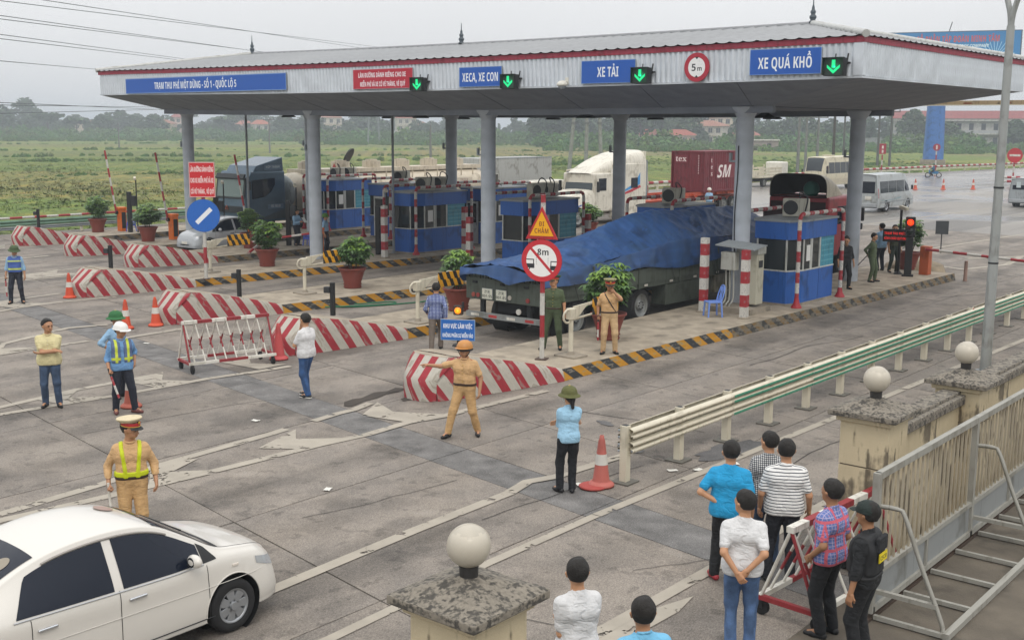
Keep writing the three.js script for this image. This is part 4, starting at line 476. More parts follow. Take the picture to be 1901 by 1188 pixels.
// ---------- road signs on posts ----------
function stripedPole(o, h, r, period, m = rwM, off = 0.5) { part('pole', rwRod(V(0, 0, 0), V(0, h, 0), r, period, 14, off), m, o, true); part('base_plate', rb(0, 0.015, 0, 0.26, 0.03, 0.26, 0.008), mat(0x5b4a42, 0.8), o); }
{ // ĐI CHẬM triangle above the 8 m distance disc
  const o = thing('road_sign', 'striped pole with yellow triangle reading ĐI CHẬM and round 8m sign', 'road sign', [-15.96, 0.26, -20.37], 0.33); stripedPole(o, 3.75, 0.055, 1.02);
  const tri = (s) => [[-0.37 * s, -0.29 * s], [0.37 * s, -0.29 * s], [0, 0.42 * s]]; const rt = ext(tri(1), 0.02, 0.012).translate(0, 3.06, 0.06); part('triangle_plate', rt, mat(0xb9242e, 0.5, { map: T.grime }), o);
  const tt = canvasTex(512, 512, (c) => { c.fillStyle = '#e8a90c'; c.fillRect(0, 0, 512, 512); c.fillStyle = '#7a2a1c'; vn_text(c, 'ĐI', 256, 300, 120, 220, 'bold', 2, 0.8); vn_text(c, 'CHẬM', 256, 430, 120, 360, 'bold', 2, 0.8); grit(c, 512, 512, 120, 9); });
  const tg = new THREE.ShapeGeometry(new THREE.Shape(tri(0.77).map(([x, y]) => new THREE.Vector2(x, y)))); { const p = tg.attributes.position, uv = tg.attributes.uv; for (let i = 0; i < p.count; i++) uv.setXY(i, 0.5 + p.getX(i) / 0.62, 0.42 + p.getY(i) / 0.62); } part('triangle_face', tg.translate(0, 3.06, 0.096), new THREE.MeshStandardMaterial({ map: tt, roughness: 0.45 }), o, true);
  part('disc_plate', tf(cyl(0.48, 0.48, 0.025, 0, 0, 0, 48), 0, 2.28, 0.058, Math.PI / 2), mat(0xb9242e, 0.5), o);
  const dt = discTex(512, (c) => { c.fillStyle = '#c02a34'; c.fillRect(0, 0, 512, 512); c.fillStyle = '#e9e9e6'; c.beginPath(); c.arc(256, 256, 196, 0, 7); c.fill(); c.save(); c.beginPath(); c.arc(256, 256, 196, 0, 7); c.clip(); c.fillStyle = '#23262a'; c.font = 'bold 104px sans-serif'; c.textAlign = 'center'; c.fillText('8m', 276, 188);
    const carf = (x, y, flip) => { c.save(); c.translate(x, y); c.scale(flip * 1.25, 1.35); c.lineWidth = 9; c.strokeStyle = '#23262a'; c.strokeRect(-70, -50, 88, 44); c.fillRect(-72, -12, 98, 40); c.beginPath(); c.arc(-34, 30, 16, 0, 7); c.fill(); c.fillStyle = '#e9e9e6'; c.beginPath(); c.arc(-34, 30, 6, 0, 7); c.fill(); c.restore(); c.fillStyle = '#23262a'; };
    carf(132, 312, 1); carf(400, 330, -1); c.setLineDash([12, 12]); c.lineWidth = 5; c.strokeStyle = '#23262a'; c.beginPath(); c.moveTo(190, 220); c.lineTo(190, 300); c.moveTo(340, 220); c.lineTo(340, 300); c.stroke(); c.setLineDash([]); c.strokeStyle = '#c02a34'; c.lineWidth = 34; c.beginPath(); c.moveTo(110, 100); c.lineTo(400, 410); c.stroke(); c.restore(); grit(c, 512, 512, 120, 5); });
  part('disc_face', new THREE.CircleGeometry(0.475, 48).translate(0, 2.28, 0.086), new THREE.MeshStandardMaterial({ map: dt, roughness: 0.45 }), o, true); for (const y of [2.1, 2.45, 2.95]) part('clamp', box(0, y, 0.03, 0.16, 0.04, 0.1), M.steel, o);
}
{ // red lettered board over the blue disc
  const o = thing('road_sign', 'striped pole with red lettered board above a blue disc with white stroke', 'road sign', [-33.35, 0.26, -23.7], 0.75); stripedPole(o, 3.7, 0.06, 1.1);
  const t = canvasTex(512, 640, (c, w, h) => { c.fillStyle = '#c4242c'; c.fillRect(0, 0, w, h); c.strokeStyle = '#d9d5d0'; c.lineWidth = 8; c.strokeRect(8, 8, w - 16, h - 16); c.fillStyle = '#ece8e4'; ['LÀN ĐƯỜNG DÀNH RIÊNG', 'CHO XE MIỄN PHÍ VÀ XE', 'CÓ VÉ THÁNG , VÉ QUÝ'].forEach((s, i) => vn_text(c, s, w / 2, 175 + i * 200, 120, 460, 'bold', 0, 0.5)); grit(c, w, h, 200, 8); });
  plate(o, 'board', 0.88, 1.2, 0, 3.42, 0.07, 0, t); part('disc_plate', tf(cyl(0.56, 0.56, 0.025, 0, 0, 0, 48), 0, 2.2, 0.062, Math.PI / 2), M.blue, o);
  const dt = discTex(256, (c) => { c.fillStyle = '#1f62b8'; c.fillRect(0, 0, 256, 256); c.strokeStyle = '#e6e9ec'; c.lineWidth = 34; c.beginPath(); c.moveTo(74, 186); c.lineTo(190, 74); c.stroke(); grit(c, 256, 256, 60, 4); }); part('disc_face', new THREE.CircleGeometry(0.555, 48).translate(0, 2.2, 0.09), new THREE.MeshStandardMaterial({ map: dt, roughness: 0.45 }), o, true);
}
{ // work-area sign on the near nose with amber lamp
  const o = thing('warning_sign', 'blue board reading KHU VỰC LÀM VIỆC with a lit amber lamp', 'sign', [-16.35, 0.86, -17.95], 0.5);
  part('stand', [cyl(0.035, 0.03, 0.5, 0, 0, -0.04, 10), cyl(0.14, 0.12, 0.04, 0, 0, -0.04, 14)], M.black, o); const t = sgn('#1b5fae', [['KHU VỰC LÀM VIỆC', 0.5, 0.42, 0.3, 0.86, 0.62], ['KHÔNG PHẬN SỰ MIỄN VÀO', 0.5, 0.86, 0.26, 0.9, 0.5]], 512, 330, 6); plate(o, 'board', 0.76, 0.46, 0, 0.36, 0, 0, t);
  part('lamp_housing', [rb(0, 0.78, -0.05, 0.2, 0.2, 0.14, 0.02), cyl(0.03, 0.03, 0.12, 0.1, 0.84, -0.05, 8)], M.black, o); part('amber_lens', tf(lathe([[0, 0.03], [0.05, 0.022], [0.07, 0]], 18), 0, 0.78, 0.02, Math.PI / 2), new THREE.MeshStandardMaterial({ color: 0x5a2c00, emissive: 0xff8a10, emissiveIntensity: 1.6, roughness: 0.3 }), o);
  const pl = new THREE.PointLight(0xff9a30, 0.2); pl.position.set(0, 0.78, 0.09); pl.castShadow = true; o.add(pl);
}
// short black reader posts on the noses
[[-22.2, -19.6, 'second island nose, behind the white T-shirt man'], [-28.2, -21.2, 'third island nose'], [-34.7, -20.9, 'fourth island nose'], [-51.5, -27.4, 'outermost island nose']].forEach(([x, z, w], i) => { const y = i === 1 ? 0.4 : i === 3 ? 0.75 : 0.7; const o = thing('camera_post', 'short black camera post standing on the ' + w, 'post', [x, y, z], 0.3, 'black posts on the noses'); part('post', bb(-0.05, 0, -0.05, 0.05, 0.85, 0.05), M.black, o); part('camera_box', rb(-0.13, 0.66, 0.02, 0.18, 0.16, 0.14, 0.02), M.dark, o); });
// traffic signals and cameras on the left islands
[[-51.0, -31.9, 'leftmost'], [-44.9, -32.6, 'middle'], [-40.2, -33.0, 'right-hand'], [-34.6, -33.1, 'nearest']].forEach(([x, z, w]) => { const o = thing('lane_post', w + ' black signal post with a small camera on the left islands', 'signal', [x, 0.26, z], 0.4, 'black signal posts on the left islands'); part('signal_post', rb(0, 1.0, 0, 0.2, 2.0, 0.16, 0.02), M.black, o); part('signal_head', rb(0.24, 1.55, 0, 0.26, 0.5, 0.14, 0.02), M.dark, o); part('camera_mast', cyl(0.035, 0.03, 2.6, 0.36, 0, -0.1, 10), M.black, o); part('camera', tf(rb(0, 0, 0, 0.12, 0.11, 0.34, 0.02), 0.36, 2.66, -0.02, 0.2, 0.6), M.cream, o); });
// ---------- island 1 furniture ----------
{ const o = thing('electric_cabinet', 'grey electrical cabinets under a tin roof around the column foot', 'cabinet', [-16.2, 0.26, -29.9]); const m = mat(0xa9aba6, 0.6, { map: T.grime });
  part('plinth', [bb(-0.75, 0, -0.5, 0.85, 0.16, 0.75)], M.concrete, o); part('tall_cabinet', rb(0.48, 0.98, 0.0, 0.5, 1.5, 0.42, 0.02), mat(0xb3b1a2, 0.6, { map: T.grime }), o); part('small_box', rb(0.0, 1.48, 0.48, 0.46, 0.52, 0.26, 0.02), m, o); part('tin_roof', tf(box(0, 0, 0, 1.25, 0.03, 0.8), 0.25, 1.93, 0.3, 0.1, 0, -0.06), M.grey, o);
  for (const x of [-0.12, 0.0, 0.12]) part('conduit', tube([V(x, 1.25, 0.46), V(x, 0.4, 0.44), V(x - 0.05, 0.25, 0.5), V(x - 0.08, 0.16, 0.5)], 0.026, 16, 8), m, o); part('door_vent', box(0.74, 1.4, 0, 0.012, 0.2, 0.22), M.dark, o); part('upper_cowl', rb(0.42, 1.78, 0, 0.7, 0.2, 0.5, 0.02), m, o); }
{ const o = thing('plastic_chair', 'light blue moulded plastic chair on the near island', 'chair', [-16.1, 0.26, -28.35], -0.7), m = mat(0x6f8fd6, 0.45, { map: null });
  part('seat', rb(0, 0.42, 0, 0.42, 0.035, 0.4, 0.015), m, o); part('backrest_frame', tube([V(-0.19, 0.42, -0.18), V(-0.2, 0.65, -0.24), V(-0.13, 0.84, -0.29), V(0, 0.88, -0.3), V(0.13, 0.84, -0.29), V(0.2, 0.65, -0.24), V(0.19, 0.42, -0.18)], 0.02, 40, 8), m, o); for (const [a, b] of [[-0.12, 0], [0, -0.06], [0, 0.06], [0.12, 0], [-0.06, 0.12], [0.06, -0.12]]) part('back_slat', rod(V(a, 0.43, -0.19), V(b * 1.2, 0.85, -0.29), 0.012, 6), m, o); for (const [x, z] of [[-0.18, 0.17], [0.18, 0.17], [-0.19, -0.18], [0.19, -0.18]]) part('leg', rod(V(x * 1.15, 0, z * 1.15), V(x, 0.42, z), 0.024, 8, 0.03), m, o); }
for (const [x, z, w] of [[-51.4, -32.2, 'beside the leftmost orange machine'], [-39.6, -33.6, 'behind the staff, left of the pair'], [-39.1, -33.9, 'behind the staff, right of the pair']]) { const o = thing('plastic_stool', 'small blue plastic stool ' + w, 'stool', [x, 0.26, z], 0.3), m = mat(0x4a62c8, 0.5, { map: null }); part('seat', rb(0, 0.45, 0, 0.32, 0.04, 0.32, 0.02), m, o); for (const [a, b] of [[-1, -1], [1, -1], [-1, 1], [1, 1]]) part('leg', rod(V(a * 0.17, 0, b * 0.17), V(a * 0.13, 0.45, b * 0.13), 0.025, 6), m, o); part('apron', rb(0, 0.33, 0, 0.3, 0.1, 0.3, 0.02), m, o); }
{ // traffic light, LED board, exit arm
  const o = thing('traffic_light', 'black traffic light post showing red beside the LED board', 'traffic light', [-15.35, 0.26, -41.0], 0.35); part('post', rb(0, 0.8, 0, 0.26, 1.6, 0.2, 0.02), M.black, o); part('head', rb(0, 1.78, 0.01, 0.34, 0.72, 0.24, 0.03), M.black, o); part('visor', tf(new THREE.CylinderGeometry(0.13, 0.13, 0.14, 20, 1, true, 0, Math.PI), 0, 1.95, 0.18, Math.PI / 2, 0, 0), M.black, o); part('red_lens', tf(lathe([[0, 0.03], [0.08, 0.02], [0.11, 0]], 20), 0, 1.95, 0.132, Math.PI / 2), new THREE.MeshStandardMaterial({ color: 0x500400, emissive: 0xff3a12, emissiveIntensity: 2.2, roughness: 0.3 }), o); part('green_lens', tf(lathe([[0, 0.03], [0.08, 0.02], [0.11, 0]], 20), 0, 1.62, 0.132, Math.PI / 2), mat(0x10201a, 0.3), o); part('base', rb(0, 0.03, 0, 0.4, 0.06, 0.34, 0.01), M.black, o);
  const pl = new THREE.PointLight(0xff3a12, 0.4); pl.position.set(0, 1.95, 0.2); pl.castShadow = true; o.add(pl);
  const l = thing('led_board', 'black LED board with two lines of red lettering', 'sign', [-15.95, 0.26, -41.3], 0.35); part('case', rb(0.02, 1.42, 0.06, 1.0, 0.46, 0.1, 0.015), M.black, l); part('mast', cyl(0.05, 0.045, 2.35, 0.12, 0, -0.04, 12), M.black, l); part('mast_foot', lathe([[0.16, 0], [0.16, 0.02], [0.06, 0.1]], 14).translate(0.12, 0, -0.04), M.black, l); part('camera', tf(rb(0, 0, 0, 0.14, 0.12, 0.36, 0.02), 0.2, 2.42, 0, 0.2, 0.8), M.cream, l);
  const t = canvasTex(512, 230, (c, w, h) => { c.fillStyle = '#0a0505'; c.fillRect(0, 0, w, h); c.fillStyle = '#ff2a22'; vn_text(c, 'TRẠM THU PHÍ SỐ 1', w / 2, 98, 68, 480, 'bold', 1, 0.8); vn_text(c, 'KÍNH CHÀO QUÝ KHÁCH', w / 2, 196, 68, 480, 'bold', 1, 0.7); c.fillStyle = 'rgba(0,0,0,0.35)'; for (let i = 0; i < 512; i += 8) c.fillRect(i, 0, 2, h); for (let i = 0; i < 230; i += 8) c.fillRect(0, i, w, 2); });
  part('led_face', faceUV(0.95, 0.42).translate(0.02, 1.42, 0.114), new THREE.MeshStandardMaterial({ color: 0x080404, emissive: 0xffffff, emissiveMap: t, emissiveIntensity: 1.1, roughness: 0.5 }), l, true);
  const b = thing('exit_barrier', 'orange exit barrier cabinet with long red and white arm lowered', 'barrier', [-15.05, 0.26, -41.9]); part('cabinet', rb(0, 0.52, 0, 0.34, 1.04, 0.34, 0.02), mat(0xb1552c, 0.6, { map: T.grime }), b); part('arm', rwRod(V(0.05, 0.95, 0.22), V(3.7, 0.78, 0.3), 0.05, 1.0, 10), rwM, b, true); part('end_post', cyl(0.07, 0.06, 0.75, 1.15, -0.24, -0.95, 12), mat(0x9a7f75, 0.7, { map: T.grime }), b);
  const s = thing('square_sign', 'small dark square panel on a thin post beyond the barrier', 'sign', [-18.1, 0, -52.2], 0.4); part('panel', rb(0, 1.15, 0, 0.55, 0.6, 0.03, 0.01), mat(0x3c4043, 0.7), s); part('post', cyl(0.025, 0.025, 0.9, 0, 0, 0, 8), M.dark, s); }
{ const o = thing('sand_heap', 'low mound of sand at the end of the nearest island', 'sand heap', [-16.2, 0.26, -44.0]); part('mound', grid(24, 10, (u, v) => { const a = u * 6.283, r = v * 1.2 * (0.85 + 0.3 * vn(u * 6, 1, 6)); return [Math.cos(a) * r, -0.26 * (v > 0.85 ? 1 : 0) + 0.34 * (1 - v * v) * (0.8 + 0.3 * vn(u * 8, v * 4, 8)), Math.sin(a) * r * 1.1]; }, true), mat(0xa99c88, 1, { map: T.concrete }), o); }
{ const o = thing('garden_hose', 'green hose lying across the lane by the third island', 'hose'); part('hose', tube([V(-26.9, 0.02, -23.2), V(-25.9, 0.02, -24.2), V(-25.2, 0.02, -26.6), V(-25.6, 0.02, -29), V(-24.8, 0.02, -31.5), V(-25, 0.02, -34)], 0.02, 60, 6), mat(0x2c7a55, 0.6), o); part('hose_coil', tube([V(-26.8, 0.03, -23.1), V(-26.2, 0.05, -23.7), V(-25.6, 0.04, -24.9), V(-25.9, 0.03, -25.4), V(-26.4, 0.04, -24.2)], 0.02, 40, 6), mat(0x2c7a55, 0.6), o); }
{ const r = rng(31), pm = mat(0xd0cec6, 0.9, { map: null }); [[-9.5, -15.6], [-9.0, -16.1], [-9.2, -15.9], [-17.2, -13.2], [-10.2, -14.0], [-13.0, -11.3], [-25.6, -16.3], [-8.9, -16.6], [-33.2, -15.8]].forEach(([x, z], i) => { const o = thing('paper_scrap', ['crumpled paper scrap under the guardrail', 'torn paper scrap by the guardrail posts', 'small litter scrap beside the guardrail plate', 'scrap of paper on the lane near the crash barrier', 'white litter by the woman\'s shoes', 'strip of paper on the open lane', 'tiny white litter near the third nose', 'flat paper scrap along the guardrail', 'white scrap near the vest man at left'][i], 'litter', [x, 0.012, z], r() * 6); part('sheet', grid(4, 4, (u, v) => [(u - 0.5) * 0.16, 0.012 * vn(u * 5 + i * 7, v * 5), (v - 0.5) * 0.1], true), pm, o); }); }
// ---------- boundary wall, lamp pillars, sliding gate ----------
T.stain = tex(512, (u, v) => { const n = fbm(u * 5, v * 5, 5, 6, 201), k = fbm(u * 26, v * 3, 26, 5, 202), f = hash(u * 512, v * 512, 6); const d = step(0.49, 0.64, n * 0.7 + k * 0.35), b = step(0.6, 0.8, k); let c = [0.83, 0.77, 0.66]; c = c.map((x, i) => lerp(x, [0.36, 0.33, 0.29][i], d * 0.75)); return c.map((x) => x * (0.92 + 0.12 * n + 0.05 * f) - b * 0.05); }, 1.6);
T.moss = tex(512, (u, v) => { const n = fbm(u * 9, v * 9, 9, 6, 211), m = fbm(u * 34, v * 34, 34, 4, 212), e = step(0.38, 0.6, n * 0.55 + m * 0.5); const a = [0.56, 0.53, 0.48], b = [0.34, 0.325, 0.3]; return [0, 1, 2].map((i) => lerp(b[i], a[i], e) * (0.8 + 0.35 * m)); }, 0.75);
const wallM = new THREE.MeshStandardMaterial({ color: 0xeeeee8, roughness: 0.9, map: T.stain, bumpMap: T.grain, bumpScale: 0.004 }), capM = new THREE.MeshStandardMaterial({ color: 0xe0e0e0, roughness: 0.95, map: T.moss, bumpMap: T.moss, bumpScale: 0.007 });
const globeM = new THREE.MeshPhysicalMaterial({ color: 0xc4bcac, roughness: 0.4, map: T.soft, clearcoat: 0.2 });
[[-5.47, -6.12, 0, 'nearest stained gate pillar with a white globe lamp in the foreground'], [-5.45, -13.75, 0, 'stained gate pillar with globe lamp beside the sliding gate'], [-5.35, -16.8, -0.1, 'second pillar of the wall with globe lamp at right']].forEach(([x, z, dy, l]) => {
  const o = thing('gate_pillar', l, 'pillar', [x, 0, z]); const H = 2.02 + dy; part('shaft', [bb(-0.31, 0, -0.31, 0.31, 1.34, 0.31)], wallM, o); part('shaft_upper', bb(-0.31, 1.36, -0.31, 0.31, H - 0.1, 0.31), wallM, o); part('groove', bb(-0.3, 1.338, -0.3, 0.3, 1.362, 0.3), mat(0x6b6254, 0.95), o); part('neck_moulding', rb(0, H - 0.07, 0, 0.72, 0.08, 0.72, 0.02), wallM, o); part('cap_slab', rb(0, H, 0, 0.88, 0.075, 0.88, 0.015), capM, o);
  part('cap_pyramid', grid(16, 16, (u, v) => { const a = u * 2 - 1, b = v * 2 - 1; return [a * 0.43, H + 0.036 + 0.15 * (1 - Math.max(Math.abs(a), Math.abs(b))) + 0.012 * (vn(u * 14, v * 14) - 0.5), b * 0.43]; }, true), capM, o); part('lamp_collar', cyl(0.07, 0.075, 0.1, 0, H + 0.15, 0, 18), mat(0x2f2d2b, 0.6), o); part('globe', [sph(0.165, 0, H + 0.4, 0, 40, 26), new THREE.TorusGeometry(0.165, 0.003, 5, 50).rotateY(0.9).translate(0, H + 0.4, 0)], globeM, o);
});
{ const o = thing('boundary_wall', 'stained cream boundary wall running back from the gate pillars', 'wall', [-5.42, 0, -14.06]); const seg = (z0, z1, k) => { part('panel', bb(-0.11, 0, z0, 0.11, 1.62, z1), wallM, o); part('coping', [rb(0, 1.7, (z0 + z1) / 2, 0.4, 0.14, Math.abs(z1 - z0), 0.02)], capM, o); part('coping_rib', rb(0, 1.79, (z0 + z1) / 2, 0.26, 0.06, Math.abs(z1 - z0) - 0.01, 0.02), capM, o); }; seg(0, -2.43); seg(-3.05, -18); }
{ const o = thing('sliding_gate', 'light grey steel sliding gate with vertical bars and bent braces', 'gate', [-4.72, 0.02, -12.1]), m = mat(0x9c9b95, 0.6, { map: T.grime, metalness: 0.1 }), L = 11, H = 1.72, barM = mat(0xaaa18f, 0.7, { map: T.grime }), sheet = mat(0x8b8f91, 0.5, { map: T.grime });
  part('top_rail', bb(-0.035, H - 0.08, 0, 0.035, H, -L), m, o); part('lower_rail', bb(-0.035, 0.5, 0, 0.035, 0.56, -L), m, o); part('bottom_rail', bb(-0.04, 0.08, 0, 0.04, 0.15, -L), m, o); part('kick_sheet', bb(-0.006, 0.15, -0.02, 0.006, 0.5, -L), sheet, o);
  for (let z = 0; z <= L; z += 3.3) { part('upright', bb(-0.04, 0.08, -z - 0.04, 0.04, H, -z + 0.04), m, o); }
  for (let z = 1.65; z <= L; z += 3.3) part('sheet_stiffener', bb(0.007, 0.15, -z - 0.025, 0.035, 0.5, -z + 0.025), m, o);
  for (let i = 1; i < 71; i++) { const z = i * 0.155; if (z % 3.3 < 0.07 || z % 3.3 > 3.23) continue; part('bar', bb(-0.012, 0.56, -z - 0.012, 0.012, H - 0.08, -z + 0.012), barM, o); }
  for (const z of [0.06, 3.36, 6.66, 9.96]) { part('brace', tube([V(0.0, 1.32, -z), V(0.2, 1.33, -z), V(0.3, 1.28, -z), V(0.52, 0.75, -z), V(0.78, 0.16, -z), V(0.8, 0.04, -z)], 0.028, 24, 4), m, o); part('brace_foot', bb(0.04, 0.3, -z - 0.03, 0.72, 0.35, -z + 0.03), m, o); }
  part('ground_rail', bb(0.82, 0.0, 0, 0.89, 0.07, -L), m, o); for (let z = 0.02; z < L; z += 0.9) part('cross_member', bb(0.04, 0.01, -z - 0.025, 0.82, 0.06, -z + 0.025), m, o); part('track', bb(-0.03, -0.018, 0.5, 0.03, 0.03, -L - 1), mat(0x4a3b30, 0.9), o); part('roller', tf(cyl(0.07, 0.07, 0.04, 0, 0, 0, 16), -0.02, 0.05, -0.4, 0, 0, Math.PI / 2), M.dark, o);
}
// ---------- vehicles ----------
const paint = (hex, rough = 0.25) => mat(hex, rough, { map: null, clearcoat: 0.7, clearcoatRoughness: 0.08 });
const tint = new THREE.MeshPhysicalMaterial({ color: 0x0c1524, roughness: 0.05, specularIntensity: 0.62 }), tyreM = mat(0x1d1d1e, 0.85), plastic = mat(0x222426, 0.6), rimM = mat(0x9a9da0, 0.4, { map: null, metalness: 0.6 });
const crom = (P, t) => { const n = P.length - 1, f = clamp(t) * n, i = Math.min(n - 1, Math.floor(f)), u = f - i, a = P[Math.max(0, i - 1)], b = P[i], c = P[i + 1], d = P[Math.min(n, i + 2)]; return b.map((_, k) => { const m1 = (c[k] - a[k]) / 2, m2 = (d[k] - b[k]) / 2, u2 = u * u, u3 = u2 * u; return (2 * u3 - 3 * u2 + 1) * b[k] + (u3 - 2 * u2 + u) * m1 + (-2 * u3 + 3 * u2) * c[k] + (u3 - u2) * m2; }); };
// stations: [z, bottom y, belt y, top y, half width low, half width belt, half width top, crown], back to front
function loftCar(S, o = {}) {
  const N = o.n ?? 96, RN = 30, at = (t) => crom(S, t);
  const ring = (p) => { const [z, yb, yl, yt, wl, wb, wt, cr] = p, q = [[0, yb], [wl * 0.88, yb], [wl * 0.975, yb + 0.05], [wl, yb + (yl - yb) * 0.33], [lerp(wl, wb, 0.35) + 0.005, yb + (yl - yb) * 0.66], [wb, yl], [lerp(wb, wt, 0.93), lerp(yl, yt - cr, 0.93)], [wt * 0.93, yt - cr * 0.55], [wt * 0.5, yt - cr * 0.12], [0, yt]]; return q; };
  const pts = (p) => { const q = ring(p), out = []; for (let i = 0; i <= RN; i++) out.push(crom(q, i / RN)); return out; };
  const rows = []; for (let j = 0; j <= N; j++) { const p = at(j / N); rows.push({ z: p[0], p, r: pts(p) }); }
  // wheel arches: slide near vertices onto the arch circle, drop the faces inside
  const arches = o.arches ?? [], inside = (z, y) => arches.some(([az, ay, r]) => Math.hypot(z - az, y - ay) < r - 0.004);
  const W = RN * 2 + 1, pos = [], idx = [];
  for (const { z, r } of rows) for (let i = 0; i < W; i++) { const k = i <= RN ? i : W - 1 - i, s = i <= RN ? 1 : -1; let [x, y] = r[k], zz = z; for (const [az, ay, R] of arches) { const d = Math.hypot(zz - az, y - ay); if (Math.abs(d - R) < 0.035 && x > 0.3) { zz = az + (zz - az) * R / d; y = ay + (y - ay) * R / d; } } pos.push(s * x, y, zz); }
  for (let j = 0; j < N; j++) for (let i = 0; i < W - 1; i++) { const a = j * W + i, b = a + 1, c = a + W, d = c + 1; const g = [a, b, c, d].map((v) => [pos[v * 3 + 2], pos[v * 3 + 1], Math.abs(pos[v * 3])]); const cz = (g[0][0] + g[1][0] + g[2][0] + g[3][0]) / 4, cy = (g[0][1] + g[1][1] + g[2][1] + g[3][1]) / 4, cx = (g[0][2] + g[1][2] + g[2][2] + g[3][2]) / 4; if (inside(cz, cy) && cx > 0.35) continue; idx.push(a, c, b, b, c, d); }
  for (const [row, f] of [[0, 1], [N, 0]]) { const c = pos.length / 3; const p = rows[row].p; pos.push(0, (p[1] + p[3]) / 2, rows[row].z); for (let i = 0; i < W - 1; i++) f ? idx.push(c, row * W + i, row * W + i + 1) : idx.push(c, row * W + i + 1, row * W + i); }
  const g = new THREE.BufferGeometry(); g.setAttribute('position', new THREE.Float32BufferAttribute(pos, 3)); g.setIndex(idx); g.computeVertexNormals();
  const findT = (z) => { let lo = 0, hi = 1; const z0 = S[0][0] < S[S.length - 1][0]; for (let k = 0; k < 30; k++) { const m = (lo + hi) / 2; (at(m)[0] < z) === z0 ? lo = m : hi = m; } return (lo + hi) / 2; };
  const memo = {}, ringAt = (z) => memo[z] ?? (memo[z] = pts(at(findT(z)))), memoT = {}, ringT = (t) => memoT[t] ?? (memoT[t] = pts(at(t)));
  const sideX = (z, y) => { const r = ringAt(z); for (let i = 3; i < RN; i++) if (r[i][1] <= y && r[i + 1][1] >= y) return lerp(r[i][0], r[i + 1][0], (y - r[i][1]) / Math.max(1e-6, r[i + 1][1] - r[i][1])); return r[RN][0]; };
  const topY = (t, x) => { const r = ringT(t); for (let i = RN - 1; i > 5; i--) if (r[i][0] >= x) return lerp(r[i + 1][1], r[i][1], (x - r[i + 1][0]) / Math.max(1e-6, r[i][0] - r[i + 1][0])); return r[12][1]; };
  return { g, at, findT, sideX, topY,
    side(z0, z1, yb, yt, off = 0.006, s = 1, nu = 24, nv = 8) { return grid(nu, nv, (u, v) => { const z = lerp(z0, z1, u), y = lerp(typeof yb === 'function' ? yb(z) : yb, typeof yt === 'function' ? yt(z) : yt, v); return [s * (sideX(z, y) + off), y, z]; }, s > 0); },
    top(za, zb, f, off = 0.006, nu = 16, nv = 14) { const ta = findT(za), tb = findT(zb); return grid(nu, nv, (u, v) => { const t = lerp(ta, tb, v), p = at(t), x = (u * 2 - 1) * f(v) * p[6]; const e = 0.004, q = at(Math.min(1, t + e)), dz = q[0] - p[0], dy = topY(Math.min(1, t + e), Math.abs(x)) - topY(t, Math.abs(x)), l = Math.hypot(dz, dy) || 1; return [x, topY(t, Math.abs(x)) + off * Math.abs(dz) / l, p[0] - Math.sign(dz) * off * dy / l]; }, zb > za); } };
}
function wheel(parent, x, y, z, r, w, s, style = 0, m = rimM) { // s = +1 faces +x
  const t = part('wheel', tf(lathe([[r * 0.66, -w / 2], [r * 0.9, -w / 2], [r * 0.985, -w * 0.36], [r, -w * 0.2], [r, w * 0.2], [r * 0.985, w * 0.36], [r * 0.9, w / 2], [r * 0.66, w / 2], [r * 0.63, w * 0.3]], 36), x, y, z, 0, 0, -s * Math.PI / 2), tyreM, parent);
  const gs = []; const d = style === 1 ? -0.04 : 0.2;
  if (style === 0) { // alloy-look cover with eight spokes and holes between
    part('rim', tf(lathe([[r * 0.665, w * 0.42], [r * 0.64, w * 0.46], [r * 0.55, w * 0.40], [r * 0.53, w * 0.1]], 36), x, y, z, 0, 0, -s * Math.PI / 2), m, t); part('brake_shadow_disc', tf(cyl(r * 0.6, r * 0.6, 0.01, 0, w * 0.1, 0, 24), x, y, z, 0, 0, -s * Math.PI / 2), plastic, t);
    for (let k = 0; k < 7; k++) { const sp = ext([[0.03, 0.12 * r], [-0.03, 0.12 * r], [-0.052, 0.6 * r], [0.052, 0.6 * r]], 0.016, 0.006).rotateX(Math.PI / 2).translate(0, w * 0.38, 0).rotateY(k / 7 * 6.283); part('spoke', tf(sp, x, y, z, 0, 0, -s * Math.PI / 2), m, t); } part('hub', tf(cyl(0.055, 0.045, 0.04, 0, w * 0.36, 0, 18), x, y, z, 0, 0, -s * Math.PI / 2), m, t);
  } else { part('rim', tf(lathe([[r * 0.67, w * 0.5], [r * 0.64, w * 0.52], [r * 0.6, w * 0.3], [r * 0.3, w * 0.16], [r * 0.28, w * 0.4], [r * 0.16, w * 0.44], [0, w * 0.44]], 32), x, y, z, 0, 0, -s * Math.PI / 2), m, t); for (let k = 0; k < 8; k++) { const a = k / 8 * 6.283; part('wheel_nut', tf(cyl(0.018, 0.018, 0.03, Math.cos(a) * r * 0.22, w * 0.42, Math.sin(a) * r * 0.22, 6), x, y, z, 0, 0, -s * Math.PI / 2), M.dark, t); } }
  return t;
}
const seam = (L, z, y0, y1, s) => L.side(z - 0.004, z + 0.004, y0, y1, 0.0035, s, 1, 10);
